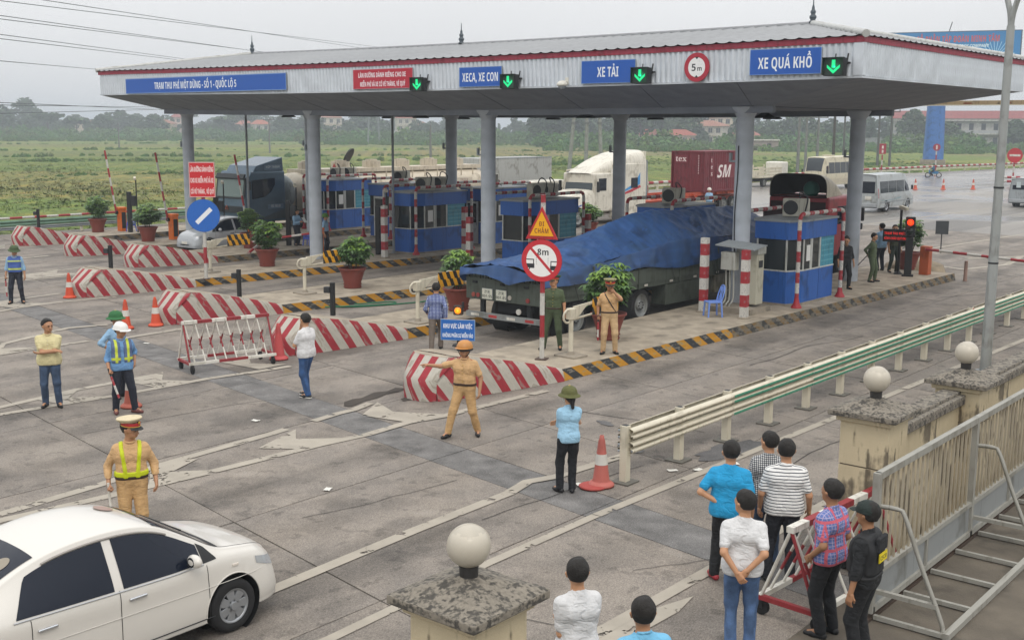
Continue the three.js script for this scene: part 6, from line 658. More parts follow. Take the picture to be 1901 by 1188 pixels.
// ---------- white conventional tractor with red container ----------
{
  const o = thing('container_truck', 'white bonneted tractor truck carrying a red shipping container', 'truck', [-39.22, 0, -50.4]), wh = mat(0xd9d5ca, 0.35, { map: T.grime }), W = 1.15, dk = mat(0x24272a, 0.7), or = mat(0xb4492b, 0.7, { map: T.grime });
  const S = [[-3.1, 0.75, 1.7, 2.0, 1.12, 1.1, 1.0, 0.08], [-2.8, 0.7, 1.7, 2.05, 1.15, 1.1, 1.0, 0.1], [-1.8, 0.7, 1.6, 1.95, 1.12, 1.0, 0.85, 0.15], [-0.8, 0.7, 1.45, 1.75, 1.08, 0.9, 0.72, 0.15], [-0.2, 0.7, 1.3, 1.55, 1.0, 0.85, 0.65, 0.12], [0, 0.75, 1.05, 1.25, 0.85, 0.75, 0.6, 0.1]].map((p) => { p[0] = p[0]; return p; });
  const L = loftCar(S, { n: 60, arches: [[-1.35, 0.52, 0.62]] }); const hood = part('hood', L.g, wh, o);
  const cab = part('cab', rb(0, 1.85, -3.9, W * 2, 2.2, 1.9, 0.1, 3), wh, o); part('sleeper', rb(0, 2.1, -6.5, W * 2, 2.7, 3.4, 0.08, 2), wh, o);
  part('roof_dome', grid(36, 24, (u, v) => { const a = Math.PI * u, k = v, h = lerp(1.3, 0.05, Math.pow(k, 2.2)); return [Math.sign(Math.cos(a)) * Math.pow(Math.abs(Math.cos(a)), 0.5) * W * lerp(1, 0.72, k * k), 2.9 + Math.pow(Math.sin(a), 0.55) * h, -8.15 + k * 5.3]; }, true), wh, cab); part('dome_back', tf(rb(0, 0, 0, W * 2 - 0.1, 1.25, 0.05, 0.02), 0, 3.5, -8.12), wh, cab);
  part('windscreen', tf(rb(0, 0, 0, 1.9, 0.75, 0.04, 0.06), 0, 2.36, -2.96, -0.2), mat(0x3a4347, 0.08, { map: null }), cab); for (const s of [-1, 1]) { part('side_window', rb(s * (W + 0.005), 2.3, -3.65, 0.02, 0.7, 0.75, 0.08), tint, cab); part('mirror', rb(s * 1.35, 2.2, -2.95, 0.1, 0.6, 0.2, 0.03), M.black, cab); part('fender', tf(new THREE.CylinderGeometry(0.66, 0.66, 0.45, 24, 1, true, -Math.PI / 2, Math.PI), s * 0.98, 0.52, -1.35, 0, 0, Math.PI / 2), wh, hood); for (const z of [-1.35, -8.6, -9.9, -17.6, -18.9, -20.2]) lorryWheel(o, s * 1.03, z, 0.52, s); part('exhaust', cyl(0.09, 0.08, 2.2, s * 1.05, 1.4, -8.3, 10), M.steel, cab); part('headlight', rb(s * 0.85, 1.15, -0.18, 0.3, 0.22, 0.12, 0.04), mat(0xc9cdd0, 0.15, { map: null }), hood); part('side_skirt', rb(s * 1.02, 0.62, -6.4, 0.25, 0.5, 3.4, 0.04), wh, cab);
    part('sleeper_window', rb(s * (W + 0.004), 2.3, -6.9, 0.02, 0.6, 0.7, 0.06), tint, cab); part('blue_flash', tf(ext([[-4.6, 1.5], [-7.0, 2.3], [-7.5, 2.9], [-7.5, 2.2]], 0.012, 0), s * (W + 0.006), 0, 0, 0, -Math.PI / 2), mat(0x2f86c2, 0.4, { map: null }), cab); part('red_flash', tf(ext([[-4.6, 1.46], [-7.5, 2.15], [-7.6, 2.02], [-6.5, 1.75]], 0.012, 0), s * (W + 0.007), 0, 0, 0, -Math.PI / 2), mat(0xb02a3c, 0.4, { map: null }), cab); part('hood_stripe', tf(ext([[-0.9, 1.12], [-2.6, 1.36], [-2.6, 1.28], [-1.0, 1.07]], 0.012, 0), s * 1.1, 0, 0, 0, -Math.PI / 2), mat(0x3a5aa0, 0.4, { map: null }), hood); }
  part('dome_lettering', (() => { const g = grid(10, 2, (u, v) => { const a = lerp(1.12, 0.25, u); const k = 0.7, h = lerp(1.3, 0.05, Math.pow(k, 2.2)); return [1, 1, 1]; }); return tf(faceUV(1.25, 0.3), W * 0.98, 3.02, -5.1, -0.0, Math.PI / 2 - 0.0); })(), new THREE.MeshStandardMaterial({ map: canvasTex(256, 64, (c, w, h) => { c.fillStyle = '#dbd7cd'; c.fillRect(0, 0, w, h); c.fillStyle = '#5f3434'; c.font = 'italic bold 54px sans-serif'; c.textAlign = 'center'; c.fillText('TRANS', w / 2, 52); }), roughness: 0.4 }), cab, true);
  part('grille', rb(0, 1.0, 0.0, 0.9, 0.5, 0.08, 0.04), M.chrome, hood); part('bumper', rb(0, 0.62, 0.0, 2.2, 0.35, 0.3, 0.08), wh, hood); part('chassis', bb(-0.45, 0.75, -8, 0.45, 1.05, -21.5), or, o); parts('trailer_rail', [-1, 1].map((s) => bb(s * 0.9 - 0.08, 1.2, -9.2, s * 0.9 + 0.08, 1.42, -21.3)), or, o); for (let k = 0; k < 9; k++) part('cross_beam', bb(-1.15, 1.22, -9.4 - k * 1.45, 1.15, 1.36, -9.52 - k * 1.45), or, o); for (const s of [-1, 1]) { part('strut', beam(V(s * 1.0, 1.2, -10.4), V(s * 1.0, 0.6, -12.2), 0.07, 0.07), or, o); part('strut', beam(V(s * 1.0, 1.2, -14.4), V(s * 1.0, 0.6, -12.4), 0.07, 0.07), or, o); part('side_guard', bb(s * 1.08 - 0.03, 0.6, -11, s * 1.08 + 0.03, 0.7, -15), or, o); part('bolster_step', bb(s * 1.0 - 0.12, 0.75, -13, s * 1.0 + 0.12, 1.1, -16), M.cream, o); }
  const c = thing('shipping_container', 'dark red corrugated shipping container on the orange trailer', 'container', [-39.22, 1.43, -65.3]), cr = mat(0x6e2630, 0.65, { map: T.grime }), cw = 1.22, ch = 2.6, cl = 6.06, crg2 = (t) => { const q = ((t / 0.28) % 1 + 1) % 1; return q < 0.3 ? 0 : q < 0.5 ? (q - 0.3) / 0.2 : q < 0.8 ? 1 : (1 - q) / 0.2; };
  for (const s of [-1, 1]) part('side_wall', grid(216, 1, (u, v) => [s * (cw - 0.04 + 0.03 * crg2(u * cl)), lerp(0.12, ch - 0.1, v), -cl * u], s > 0), cr, c); part('front_wall', grid(88, 1, (u, v) => [lerp(-cw, cw, u), lerp(0.12, ch - 0.1, v), -0.04 + 0.03 * crg2(u * 2.44)], false), cr, c); part('rear_wall', bb(-cw, 0.1, -cl + 0.02, cw, ch - 0.1, -cl + 0.05), cr, c); part('roof', bb(-cw, ch - 0.06, 0, cw, ch - 0.02, -cl), cr, c); part('floor', bb(-cw, 0.02, 0, cw, 0.12, -cl), cr, c);
  for (const s of [-1, 1]) { for (const z of [0, -cl]) part('corner_post', bb(s * cw - 0.06, 0, z - 0.06, s * cw + 0.005, ch, z + 0.06), cr, c); part('top_rail', bb(s * cw - 0.05, ch - 0.1, 0, s * cw + 0.006, ch, -cl), cr, c); part('bottom_rail', bb(s * cw - 0.05, 0, 0, s * cw + 0.006, 0.13, -cl), cr, c); } part('top_rail', bb(-cw, ch - 0.1, -0.05, cw, ch, 0.006), cr, c); part('bottom_rail', bb(-cw, 0, -0.05, cw, 0.13, 0.006), cr, c);
  const txt = (w, h, f) => new THREE.MeshStandardMaterial({ map: canvasTex(w, h, (x) => { x.fillStyle = '#702832'; x.fillRect(0, 0, w, h); x.fillStyle = '#dcd6d2'; f(x); }), roughness: 0.6 });
  part('lettering', faceUV(1.0, 0.5).translate(-0.55, 2.08, 0.012), txt(128, 72, (x) => { x.font = 'bold 66px serif'; x.fillText('tex', 8, 56); }), c, true); part('lettering', tf(faceUV(2.9, 0.95), cw + 0.008, 1.3, -2.9, 0, Math.PI / 2), txt(256, 92, (x) => { x.font = 'italic bold 110px sans-serif'; x.fillText('SM', 6, 86); }), c, true); part('lettering', tf(faceUV(0.35, 1.3), cw + 0.008, 1.6, -0.85, 0, Math.PI / 2), txt(56, 208, (x) => { x.font = 'bold 60px serif'; ['t', 'e', 'x'].forEach((q, i) => x.fillText(q, 12, 58 + i * 68)); }), c, true); part('lettering', faceUV(0.1, 1.3).translate(0.75, 1.75, 0.012), txt(20, 200, (x) => { for (let i = 0; i < 8; i++) x.fillRect(6, 8 + i * 24, 8, 14); }), c, true);
}
// ---------- vans, buses and small trucks ----------
const vanS = (l, h, w) => [[-l / 2, 0.4, 1.2, h - 0.25, w * 0.9, w * 0.9, w * 0.76, 0.08], [-l / 2 + 0.03, 0.32, 1.2, h - 0.08, w * 0.97, w * 0.96, w * 0.82, 0.1], [-l / 2 + 0.2, 0.3, 1.2, h, w, w * 0.985, w * 0.84, 0.1], [0, 0.3, 1.2, h, w, w * 0.985, w * 0.84, 0.1], [l * 0.18, 0.3, 1.2, h, w, w * 0.985, w * 0.83, 0.1], [l * 0.27, 0.3, 1.18, h - 0.1, w, w * 0.98, w * 0.8, 0.1], [l * 0.36, 0.3, 1.15, h * 0.72, w, w * 0.97, w * 0.8, 0.08], [l * 0.42, 0.3, 1.08, h * 0.52, w * 0.98, w * 0.93, w * 0.78, 0.07], [l * 0.475, 0.3, 0.95, h * 0.44, w * 0.93, w * 0.86, w * 0.7, 0.07], [l / 2, 0.35, 0.65, h * 0.3, w * 0.8, w * 0.76, w * 0.62, 0.05]];
const busS = (l, h, w) => [[-l / 2, 0.5, 1.4, h - 0.3, w * 0.92, w * 0.92, w * 0.8, 0.1], [-l / 2 + 0.05, 0.4, 1.4, h - 0.08, w * 0.98, w * 0.97, w * 0.85, 0.12], [-l / 2 + 0.3, 0.38, 1.4, h, w, w, w * 0.87, 0.12], [0, 0.38, 1.4, h, w, w, w * 0.87, 0.12], [l / 2 - 0.9, 0.38, 1.35, h - 0.02, w, w, w * 0.86, 0.12], [l / 2 - 0.45, 0.38, 1.3, h - 0.2, w * 0.99, w * 0.97, w * 0.82, 0.12], [l / 2 - 0.15, 0.38, 1.2, h - 0.9, w * 0.97, w * 0.93, w * 0.78, 0.1], [l / 2 - 0.03, 0.4, 1.0, h - 1.6, w * 0.93, w * 0.88, w * 0.75, 0.08], [l / 2, 0.45, 0.7, 0.95, w * 0.86, w * 0.82, w * 0.7, 0.05]];
function van(name, label, pos, turn, hex, l, h, w, bus, opt = {}) {
  const o = thing(name, label, bus ? 'bus' : 'van', pos, turn), fz = l * 0.3, rz = -l * 0.27, L = loftCar((bus ? busS : vanS)(l, h, w), { n: 80, arches: [[fz, 0.36, 0.42], [rz, 0.36, 0.42]] }), P = mat(hex, 0.3, { map: T.grime }), body = part('body', L.g, P, o), y0 = bus ? 1.45 : 1.28, y1 = bus ? h - 0.55 : h - 0.5;
  for (const s of [-1, 1]) { const n = bus ? 5 : 3, a = -l / 2 + 0.35, b = l * (bus ? 0.36 : 0.2); for (let k = 0; k < n; k++) part('side_window', L.side(lerp(a, b, k / n) + 0.03, lerp(a, b, (k + 1) / n) - 0.02, y0, y1, 0.006, s, 4, 4), opt.glass ?? mat(0x1d2428, 0.08, { map: null }), body); part('front_window', L.side(l * (bus ? 0.37 : 0.215), l * (bus ? 0.43 : 0.33), y0, (z) => lerp(y1, lerp(y0, y1, bus ? 0.8 : 0.45), (z - l * 0.22) / (l * 0.12)), 0.006, s, 4, 4), tint, body); for (const z of [fz, rz]) { wheel(o, s * (w - 0.13), 0.36, z, 0.36, 0.22, s, 1); part('wheel_well', tf(new THREE.CylinderGeometry(0.41, 0.41, 0.36, 20, 1, true, -Math.PI / 2, Math.PI), s * (w - 0.22), 0.36, z, 0, 0, Math.PI / 2), M.black, body); } part('mirror', rb(s * (w + 0.16), y0 + 0.25, l * (bus ? 0.47 : 0.33), 0.14, 0.3, 0.12, 0.04), M.black, body); part('tail_lamp', L.side(-l / 2 + 0.02, -l / 2 + 0.12, 0.95, 1.6, 0.008, s, 3, 4), mat(0x9a1a1c, 0.25, { map: null }), body); part('headlight', L.side(l * 0.455, l * 0.49, 0.7, 0.9, 0.008, s, 3, 3), mat(0xc4c8ca, 0.15, { map: null }), body); if (!bus) { part('stripe', L.side(-l * 0.44, l * 0.1, (z) => 0.82 + 0.06 * Math.sin(z), (z) => 0.88 + 0.09 * Math.sin(z), 0.006, s, 16, 2), mat(0x7fa0aa, 0.4), body); part('lower_moulding', L.side(-l * 0.46, l * 0.44, 0.62, 0.7, 0.008, s, 20, 2), mat(0x8d9296, 0.5), body); } else part('lower_band', L.side(-l * 0.46, l * 0.44, 0.55, 0.95, 0.006, s, 20, 2), mat(opt.band ?? 0x9a8f7c, 0.4), body); }
  part('windscreen', L.top(l * (bus ? 0.491 : 0.405), l * (bus ? 0.435 : 0.285), () => 0.94, 0.008), mat(0x242b30, 0.08, { map: null }), body); part('rear_window', rb(0, lerp(y0, y1, 0.5), -l / 2 + (bus ? 0.0 : 0.0), w * 1.5, y1 - y0, 0.05, 0.06), tint, body); part('rear_bumper', rb(0, 0.48, -l / 2 - 0.02, w * 1.9, 0.26, 0.16, 0.05), mat(0x9fa3a6, 0.5), body); part('rear_plate', rb(-0.35, 0.95, -l / 2 - 0.015, 0.42, 0.24, 0.02, 0.01), M.white, body); if (opt.hatch) part('roof_hatch', rb(0, h + 0.04, l * 0.1, 0.9, 0.12, 0.9, 0.05), P, body); if (!bus) part('paper_notice', rb(0.3, 1.62, -l / 2 - 0.03, 0.3, 0.4, 0.012, 0.004), mat(0xc9d4d6, 0.8), body);
  return o;
}
van('passenger_van', 'silver passenger van driving away past the toll, right of the canopy column', [-31.2, 0, -77.8], Math.PI, 0xaab0b4, 6.6, 2.55, 1.04, false);
van('passenger_van', 'silver van cut off by the right edge of the picture', [-24.6, 0, -89.5], Math.PI, 0x9da4aa, 5.2, 2.1, 0.95, false);
van('minibus', 'cream minibus approaching behind the silver van', [-46.4, 0, -103], 0, 0xc9c2ab, 7.6, 3.0, 1.05, true, { hatch: true, band: 0xbdb39a });
van('minibus', 'beige minibus hidden between the white tractor and the red container', [-44.6, 0, -63.6], 0, 0xcfc6b4, 7.4, 2.9, 1.05, true, { hatch: true, band: 0x9a8a74, glass: mat(0x6f8488, 0.08, { map: null }) });
van('white_van', 'white van roof showing behind the rear booths', [-43.6, 0, -52.5], 0, 0xd6d3c8, 5.0, 2.0, 0.9, false);
van('white_van', 'small white van queueing left of the white tractor bonnet', [-47.8, 0, -60], 0, 0xd2cfc4, 5.0, 2.05, 0.9, false);
function boxTruck(name, label, pos, turn, f) { const o = thing(name, label, 'truck', pos, turn); f(o); for (const s of [-1, 1]) for (const z of [1.6, -1.8]) lorryWheel(o, s * 0.85, z, 0.42, s); part('chassis', bb(-0.4, 0.5, -3, 0.4, 0.75, 2.6), M.dark, o); return o; }
boxTruck('box_truck', 'grey box truck parked behind the tanker truck', [-51.5, 0, -60.5], 0, (o) => { part('cargo_box', rb(0, 2.15, -0.9, 2.3, 2.6, 7.6, 0.03), mat(0xa9abaa, 0.6, { map: T.grime }), o); parts('corner_rail', [-1, 1].map((s) => bb(s * 1.15 - 0.03, 3.4, -4.7, s * 1.15 + 0.02, 3.47, 2.9)), M.grey, o); part('cab', rb(0, 1.5, 3.8, 2.0, 1.9, 1.6, 0.15, 3), M.white, o); part('windscreen', rb(0, 1.9, 4.6, 1.7, 0.7, 0.05, 0.04), tint, o); });
boxTruck('dropside_truck', 'small white dropside truck far behind the red container', [-52.8, 0, -102], Math.PI, (o) => { part('cab', rb(0, 1.45, 2.6, 1.8, 1.7, 1.4, 0.15, 3), M.white, o); part('windscreen', rb(0, 1.8, 3.3, 1.5, 0.6, 0.05, 0.04), tint, o); part('bed', bb(-0.95, 0.85, -2.9, 0.95, 0.95, 1.8), M.cream, o); for (const s of [-1, 1]) for (let k = 0; k < 3; k++) part('side_board', bb(s * 0.95 - 0.02, 1.0 + k * 0.3, -2.9, s * 0.95 + 0.02, 1.2 + k * 0.3, 1.8), M.cream, o); parts('stake', [-2.85, -0.5, 1.75].map((z) => bb(0.9, 0.9, z - 0.04, 1.0, 2.0, z + 0.04)), M.cream, o); part('tail_board', bb(-0.95, 0.95, -2.93, 0.95, 1.5, -2.88), M.cream, o); });
boxTruck('crate_truck', 'truck loaded with turquoise crates far behind the booths', [-51.5, 0, -75], 0, (o) => { part('cab', rb(0, 1.3, 2.5, 1.8, 1.5, 1.4, 0.15, 3), M.white, o); part('bed', bb(-0.95, 0.85, -2.9, 0.95, 1.0, 1.8), M.grey, o); for (let k = 0; k < 5; k++) for (let j = 0; j < 3; j++) part('crate', rb(0, 1.2 + j * 0.34, -2.4 + k * 0.9, 1.8, 0.31, 0.82, 0.03), mat(0x2f8fa5, 0.6), o); });
// ---------- people: distance fields meshed with surface nets ----------
function nets(prims, lo, hi, h, opt = {}) { // prims: {a,b,ra,rb,k}; opt.clip(x,y,z) -> distance to intersect with; opt.noise amplitude
  const nx = Math.ceil((hi[0] - lo[0]) / h) + 1, ny = Math.ceil((hi[1] - lo[1]) / h) + 1, nz = Math.ceil((hi[2] - lo[2]) / h) + 1, F = new Float32Array(nx * ny * nz).fill(1);
  for (const p of prims) {
    const m = Math.max(p.ra, p.rb) + 0.09, ax = p.a[0], ay = p.a[1], az = p.a[2], dx = p.b[0] - ax, dy = p.b[1] - ay, dz = p.b[2] - az, LL = dx * dx + dy * dy + dz * dz || 1e-9, k = p.k ?? 0.03, s = p.sub;
    const r = (i, c) => [Math.max(0, Math.floor((Math.min(p.a[i], p.b[i]) - m - lo[i]) / h)), Math.min(c - 1, Math.ceil((Math.max(p.a[i], p.b[i]) + m - lo[i]) / h))];
    const [x0, x1] = r(0, nx), [y0, y1] = r(1, ny), [z0, z1] = r(2, nz);
    for (let z = z0; z <= z1; z++) for (let y = y0; y <= y1; y++) for (let x = x0; x <= x1; x++) {
      const X = lo[0] + x * h - ax, Y = lo[1] + y * h - ay, Z = lo[2] + z * h - az; let t = (X * dx + Y * dy + Z * dz) / LL; t = t < 0 ? 0 : t > 1 ? 1 : t;
      const d = Math.sqrt((X - dx * t) ** 2 + (Y - dy * t) ** 2 + (Z - dz * t) ** 2) - (p.ra + (p.rb - p.ra) * t), i = (z * ny + y) * nx + x, f = F[i];
      if (s) { F[i] = Math.max(f, -d); continue; } const q = Math.max(k - Math.abs(f - d), 0) / k; F[i] = Math.min(f, d) - q * q * k * 0.25;
    }
  }
  if (opt.clip || opt.noise) for (let z = 0; z < nz; z++) for (let y = 0; y < ny; y++) for (let x = 0; x < nx; x++) { const i = (z * ny + y) * nx + x; if (F[i] > 0.1) continue; const X = lo[0] + x * h, Y = lo[1] + y * h, Z = lo[2] + z * h; if (opt.noise) F[i] += opt.noise * (n3(X * 7 + Y * 5 + 11, Y * 9 - X * 4 + opt.seed, Z * 8 + 7) - 0.5) + opt.noise * 0.6 * (n3(X * 19 + 5, Y * 13 + opt.seed, Z * 19) - 0.5); if (opt.clip) F[i] = Math.max(F[i], opt.clip(X, Y, Z)); }
  const id = new Int32Array(nx * ny * nz).fill(-1), pos = [], idx = [];
  const at = (x, y, z) => F[(z * ny + y) * nx + x];
  for (let z = 0; z + 1 < nz; z++) for (let y = 0; y + 1 < ny; y++) for (let x = 0; x + 1 < nx; x++) {
    const i0 = (z * ny + y) * nx + x, c = [F[i0], F[i0 + 1], F[i0 + nx], F[i0 + nx + 1], F[i0 + nx * ny], F[i0 + nx * ny + 1], F[i0 + nx * ny + nx], F[i0 + nx * ny + nx + 1]]; let n = 0; for (let q = 0; q < 8; q++) if (c[q] < 0) n++; if (n === 0 || n === 8) continue;
    let sx = 0, sy = 0, sz = 0, e = 0; for (let q = 0; q < 8; q++) for (const b of [1, 2, 4]) if (!(q & b)) { const u = c[q], v = c[q | b]; if ((u < 0) !== (v < 0)) { const t = u / (u - v); sx += (q & 1) + (b === 1 ? t : 0); sy += ((q >> 1) & 1) + (b === 2 ? t : 0); sz += ((q >> 2) & 1) + (b === 4 ? t : 0); e++; } }
    id[i0] = pos.length / 3; pos.push(lo[0] + (x + sx / e) * h, lo[1] + (y + sy / e) * h, lo[2] + (z + sz / e) * h);
  }
  const quad = (a, b, c, d, f) => { if (a < 0 || b < 0 || c < 0 || d < 0) return; f ? idx.push(a, b, c, a, c, d) : idx.push(a, c, b, a, d, c); };
  const I = (x, y, z) => id[(z * ny + y) * nx + x];
  for (let z = 1; z + 1 < nz; z++) for (let y = 1; y + 1 < ny; y++) for (let x = 1; x + 1 < nx; x++) { const f = at(x, y, z) < 0; if (f !== at(x + 1, y, z) < 0) quad(I(x, y - 1, z - 1), I(x, y, z - 1), I(x, y, z), I(x, y - 1, z), f); if (f !== at(x, y + 1, z) < 0) quad(I(x - 1, y, z - 1), I(x - 1, y, z), I(x, y, z), I(x, y, z - 1), f); if (f !== at(x, y, z + 1) < 0) quad(I(x - 1, y - 1, z), I(x, y - 1, z), I(x, y, z), I(x - 1, y, z), f); }
  const g = new THREE.BufferGeometry(); g.setAttribute('position', new THREE.Float32BufferAttribute(pos, 3)); g.setIndex(idx); g.computeVertexNormals(); return g;
}
const cap = (a, b, ra, rb = ra, k) => ({ a, b, ra, rb, k });
const lo3 = (P, m) => [0, 1, 2].map((i) => Math.min(...P.flatMap((p) => [p.a[i] - p.ra, p.b[i] - p.rb])) - m), hi3 = (P, m) => [0, 1, 2].map((i) => Math.max(...P.flatMap((p) => [p.a[i] + p.ra, p.b[i] + p.rb])) + m);
const netsOf = (P, h, o) => nets(P, lo3(P, h * 2 + (o?.pad ?? 0)), hi3(P, h * 2 + (o?.pad ?? 0)), h, o);
function tint3(g, f) { const p = g.attributes.position, c = []; for (let i = 0; i < p.count; i++) c.push(...(f(p.getX(i), p.getY(i), p.getZ(i)) ?? [1, 1, 1])); g.setAttribute('color', new THREE.Float32BufferAttribute(c, 3)); return g; }
// head about the neck pivot (0,0,0); face towards +z
const headPrims = [cap([0, 0.165, -0.018], [0, 0.165, 0.012], 0.094, 0.088), cap([0, 0.075, 0.038], [0, 0.12, 0.025], 0.05, 0.072, 0.04), cap([-0.028, 0.078, 0.05], [0.028, 0.078, 0.05], 0.034, 0.034, 0.03), cap([0, 0.128, 0.098], [0, 0.108, 0.114], 0.009, 0.014, 0.014), cap([-0.012, 0.104, 0.102], [0.012, 0.104, 0.102], 0.009, 0.009, 0.01), cap([-0.03, 0.155, 0.088], [0.03, 0.155, 0.088], 0.016, 0.016, 0.02), cap([-0.022, 0.07, 0.08], [0.022, 0.07, 0.08], 0.012, 0.012, 0.012), cap([-0.094, 0.145, -0.005], [-0.088, 0.112, 0.004], 0.016, 0.01, 0.008), cap([0.094, 0.145, -0.005], [0.088, 0.112, 0.004], 0.016, 0.01, 0.008), cap([0, -0.05, -0.012], [0, 0.08, -0.005], 0.058, 0.055, 0.03), { a: [-0.034, 0.139, 0.108], b: [-0.03, 0.139, 0.108], ra: 0.014, rb: 0.014, sub: true }, { a: [0.034, 0.139, 0.108], b: [0.03, 0.139, 0.108], ra: 0.014, rb: 0.014, sub: true }];
const headG = tint3(netsOf(headPrims, 0.0062), (x, y, z) => { if (z > 0.07) { const ax = Math.abs(x); if (Math.hypot((ax - 0.032) / 0.016, (y - 0.138) / 0.008) < 1) return [0.12, 0.10, 0.10]; if (Math.abs(y - 0.160) < 0.006 && ax > 0.014 && ax < 0.05) return [0.12, 0.1, 0.09]; if (Math.hypot(ax / 0.026, (y - 0.071) / 0.009) < 1) return [0.86, 0.6, 0.58]; } return [1, 1, 1]; });
const hairShort = netsOf([cap([0, 0.175, -0.026], [0, 0.176, 0.006], 0.107, 0.1), cap([-0.03, 0.24, 0.035], [0.035, 0.24, 0.0], 0.04, 0.042, 0.03), cap([0.02, 0.23, -0.06], [-0.02, 0.23, -0.02], 0.05, 0.05, 0.03), cap([0, 0.1, -0.06], [0, 0.15, -0.04], 0.052, 0.07, 0.03)], 0.0062, { noise: 0.016, seed: 3, pad: 0.012, clip: (x, y, z) => Math.max(0.094 - y + Math.max(0, z + 0.045) * 1.2, z - 0.03 - Math.max(0, y - 0.185) * 1.6) });
const hairPony = netsOf([cap([0, 0.172, -0.024], [0, 0.172, 0.008], 0.104, 0.096), cap([0, 0.1, -0.06], [0, 0.15, -0.04], 0.06, 0.07, 0.03), cap([0, 0.1, -0.1], [0, -0.02, -0.13], 0.04, 0.028, 0.03)], 0.0075, { noise: 0.01, seed: 8, pad: 0.01, clip: (x, y, z) => Math.max(-0.08 - y, z - 0.03 - Math.max(0, y - 0.185) * 1.6) });
// hands: wrist at the origin, fingers along -y, palm facing +x side (thumb towards +z)
function handG(curl, point) { const P = [cap([0, -0.01, -0.018], [0, -0.075, -0.024], 0.017, 0.014), cap([0, -0.01, 0.006], [0, -0.078, 0.004], 0.018, 0.014), cap([0, -0.01, 0.022], [0, -0.074, 0.028], 0.016, 0.014)]; const L = [0.062, 0.074, 0.08, 0.07]; [-0.032, -0.011, 0.011, 0.031].forEach((z, i) => { const c = point && i === 3 ? 0.05 : curl; let p = [0, -0.08, z], a = 0.1; const q = [[0.42, 0.0092], [0.33, 0.0085], [0.25, 0.0075]]; for (const [f, r] of q) { a += c; const l = L[i] * f, n = [p[0] + Math.sin(a) * l, p[1] - Math.cos(a) * l, p[2]]; P.push(cap(p, n, r + 0.0006, r, 0.006)); p = n; } }); P.push(cap([0.005, -0.022, 0.03], [0.018, -0.052, 0.052], 0.013, 0.0105, 0.012), cap([0.018, -0.052, 0.052], [0.03 + curl * 0.012, -0.082, 0.05 - curl * 0.012], 0.0105, 0.0085, 0.006)); return netsOf(P, 0.0052); }
const hands = { relaxed: handG(0.32), fist: handG(1.15), point: handG(1.15, true), flat: handG(0.12) };
const skinM = [0xb98a68, 0xa97c5c, 0x9c7152].map((c) => mat(c, 0.55, { map: null, vertexColors: true, sheen: 0.2 })), hairM = mat(0x1b1713, 0.75, { map: T.cloth, bumpMap: T.grain, bumpScale: 0.012 });
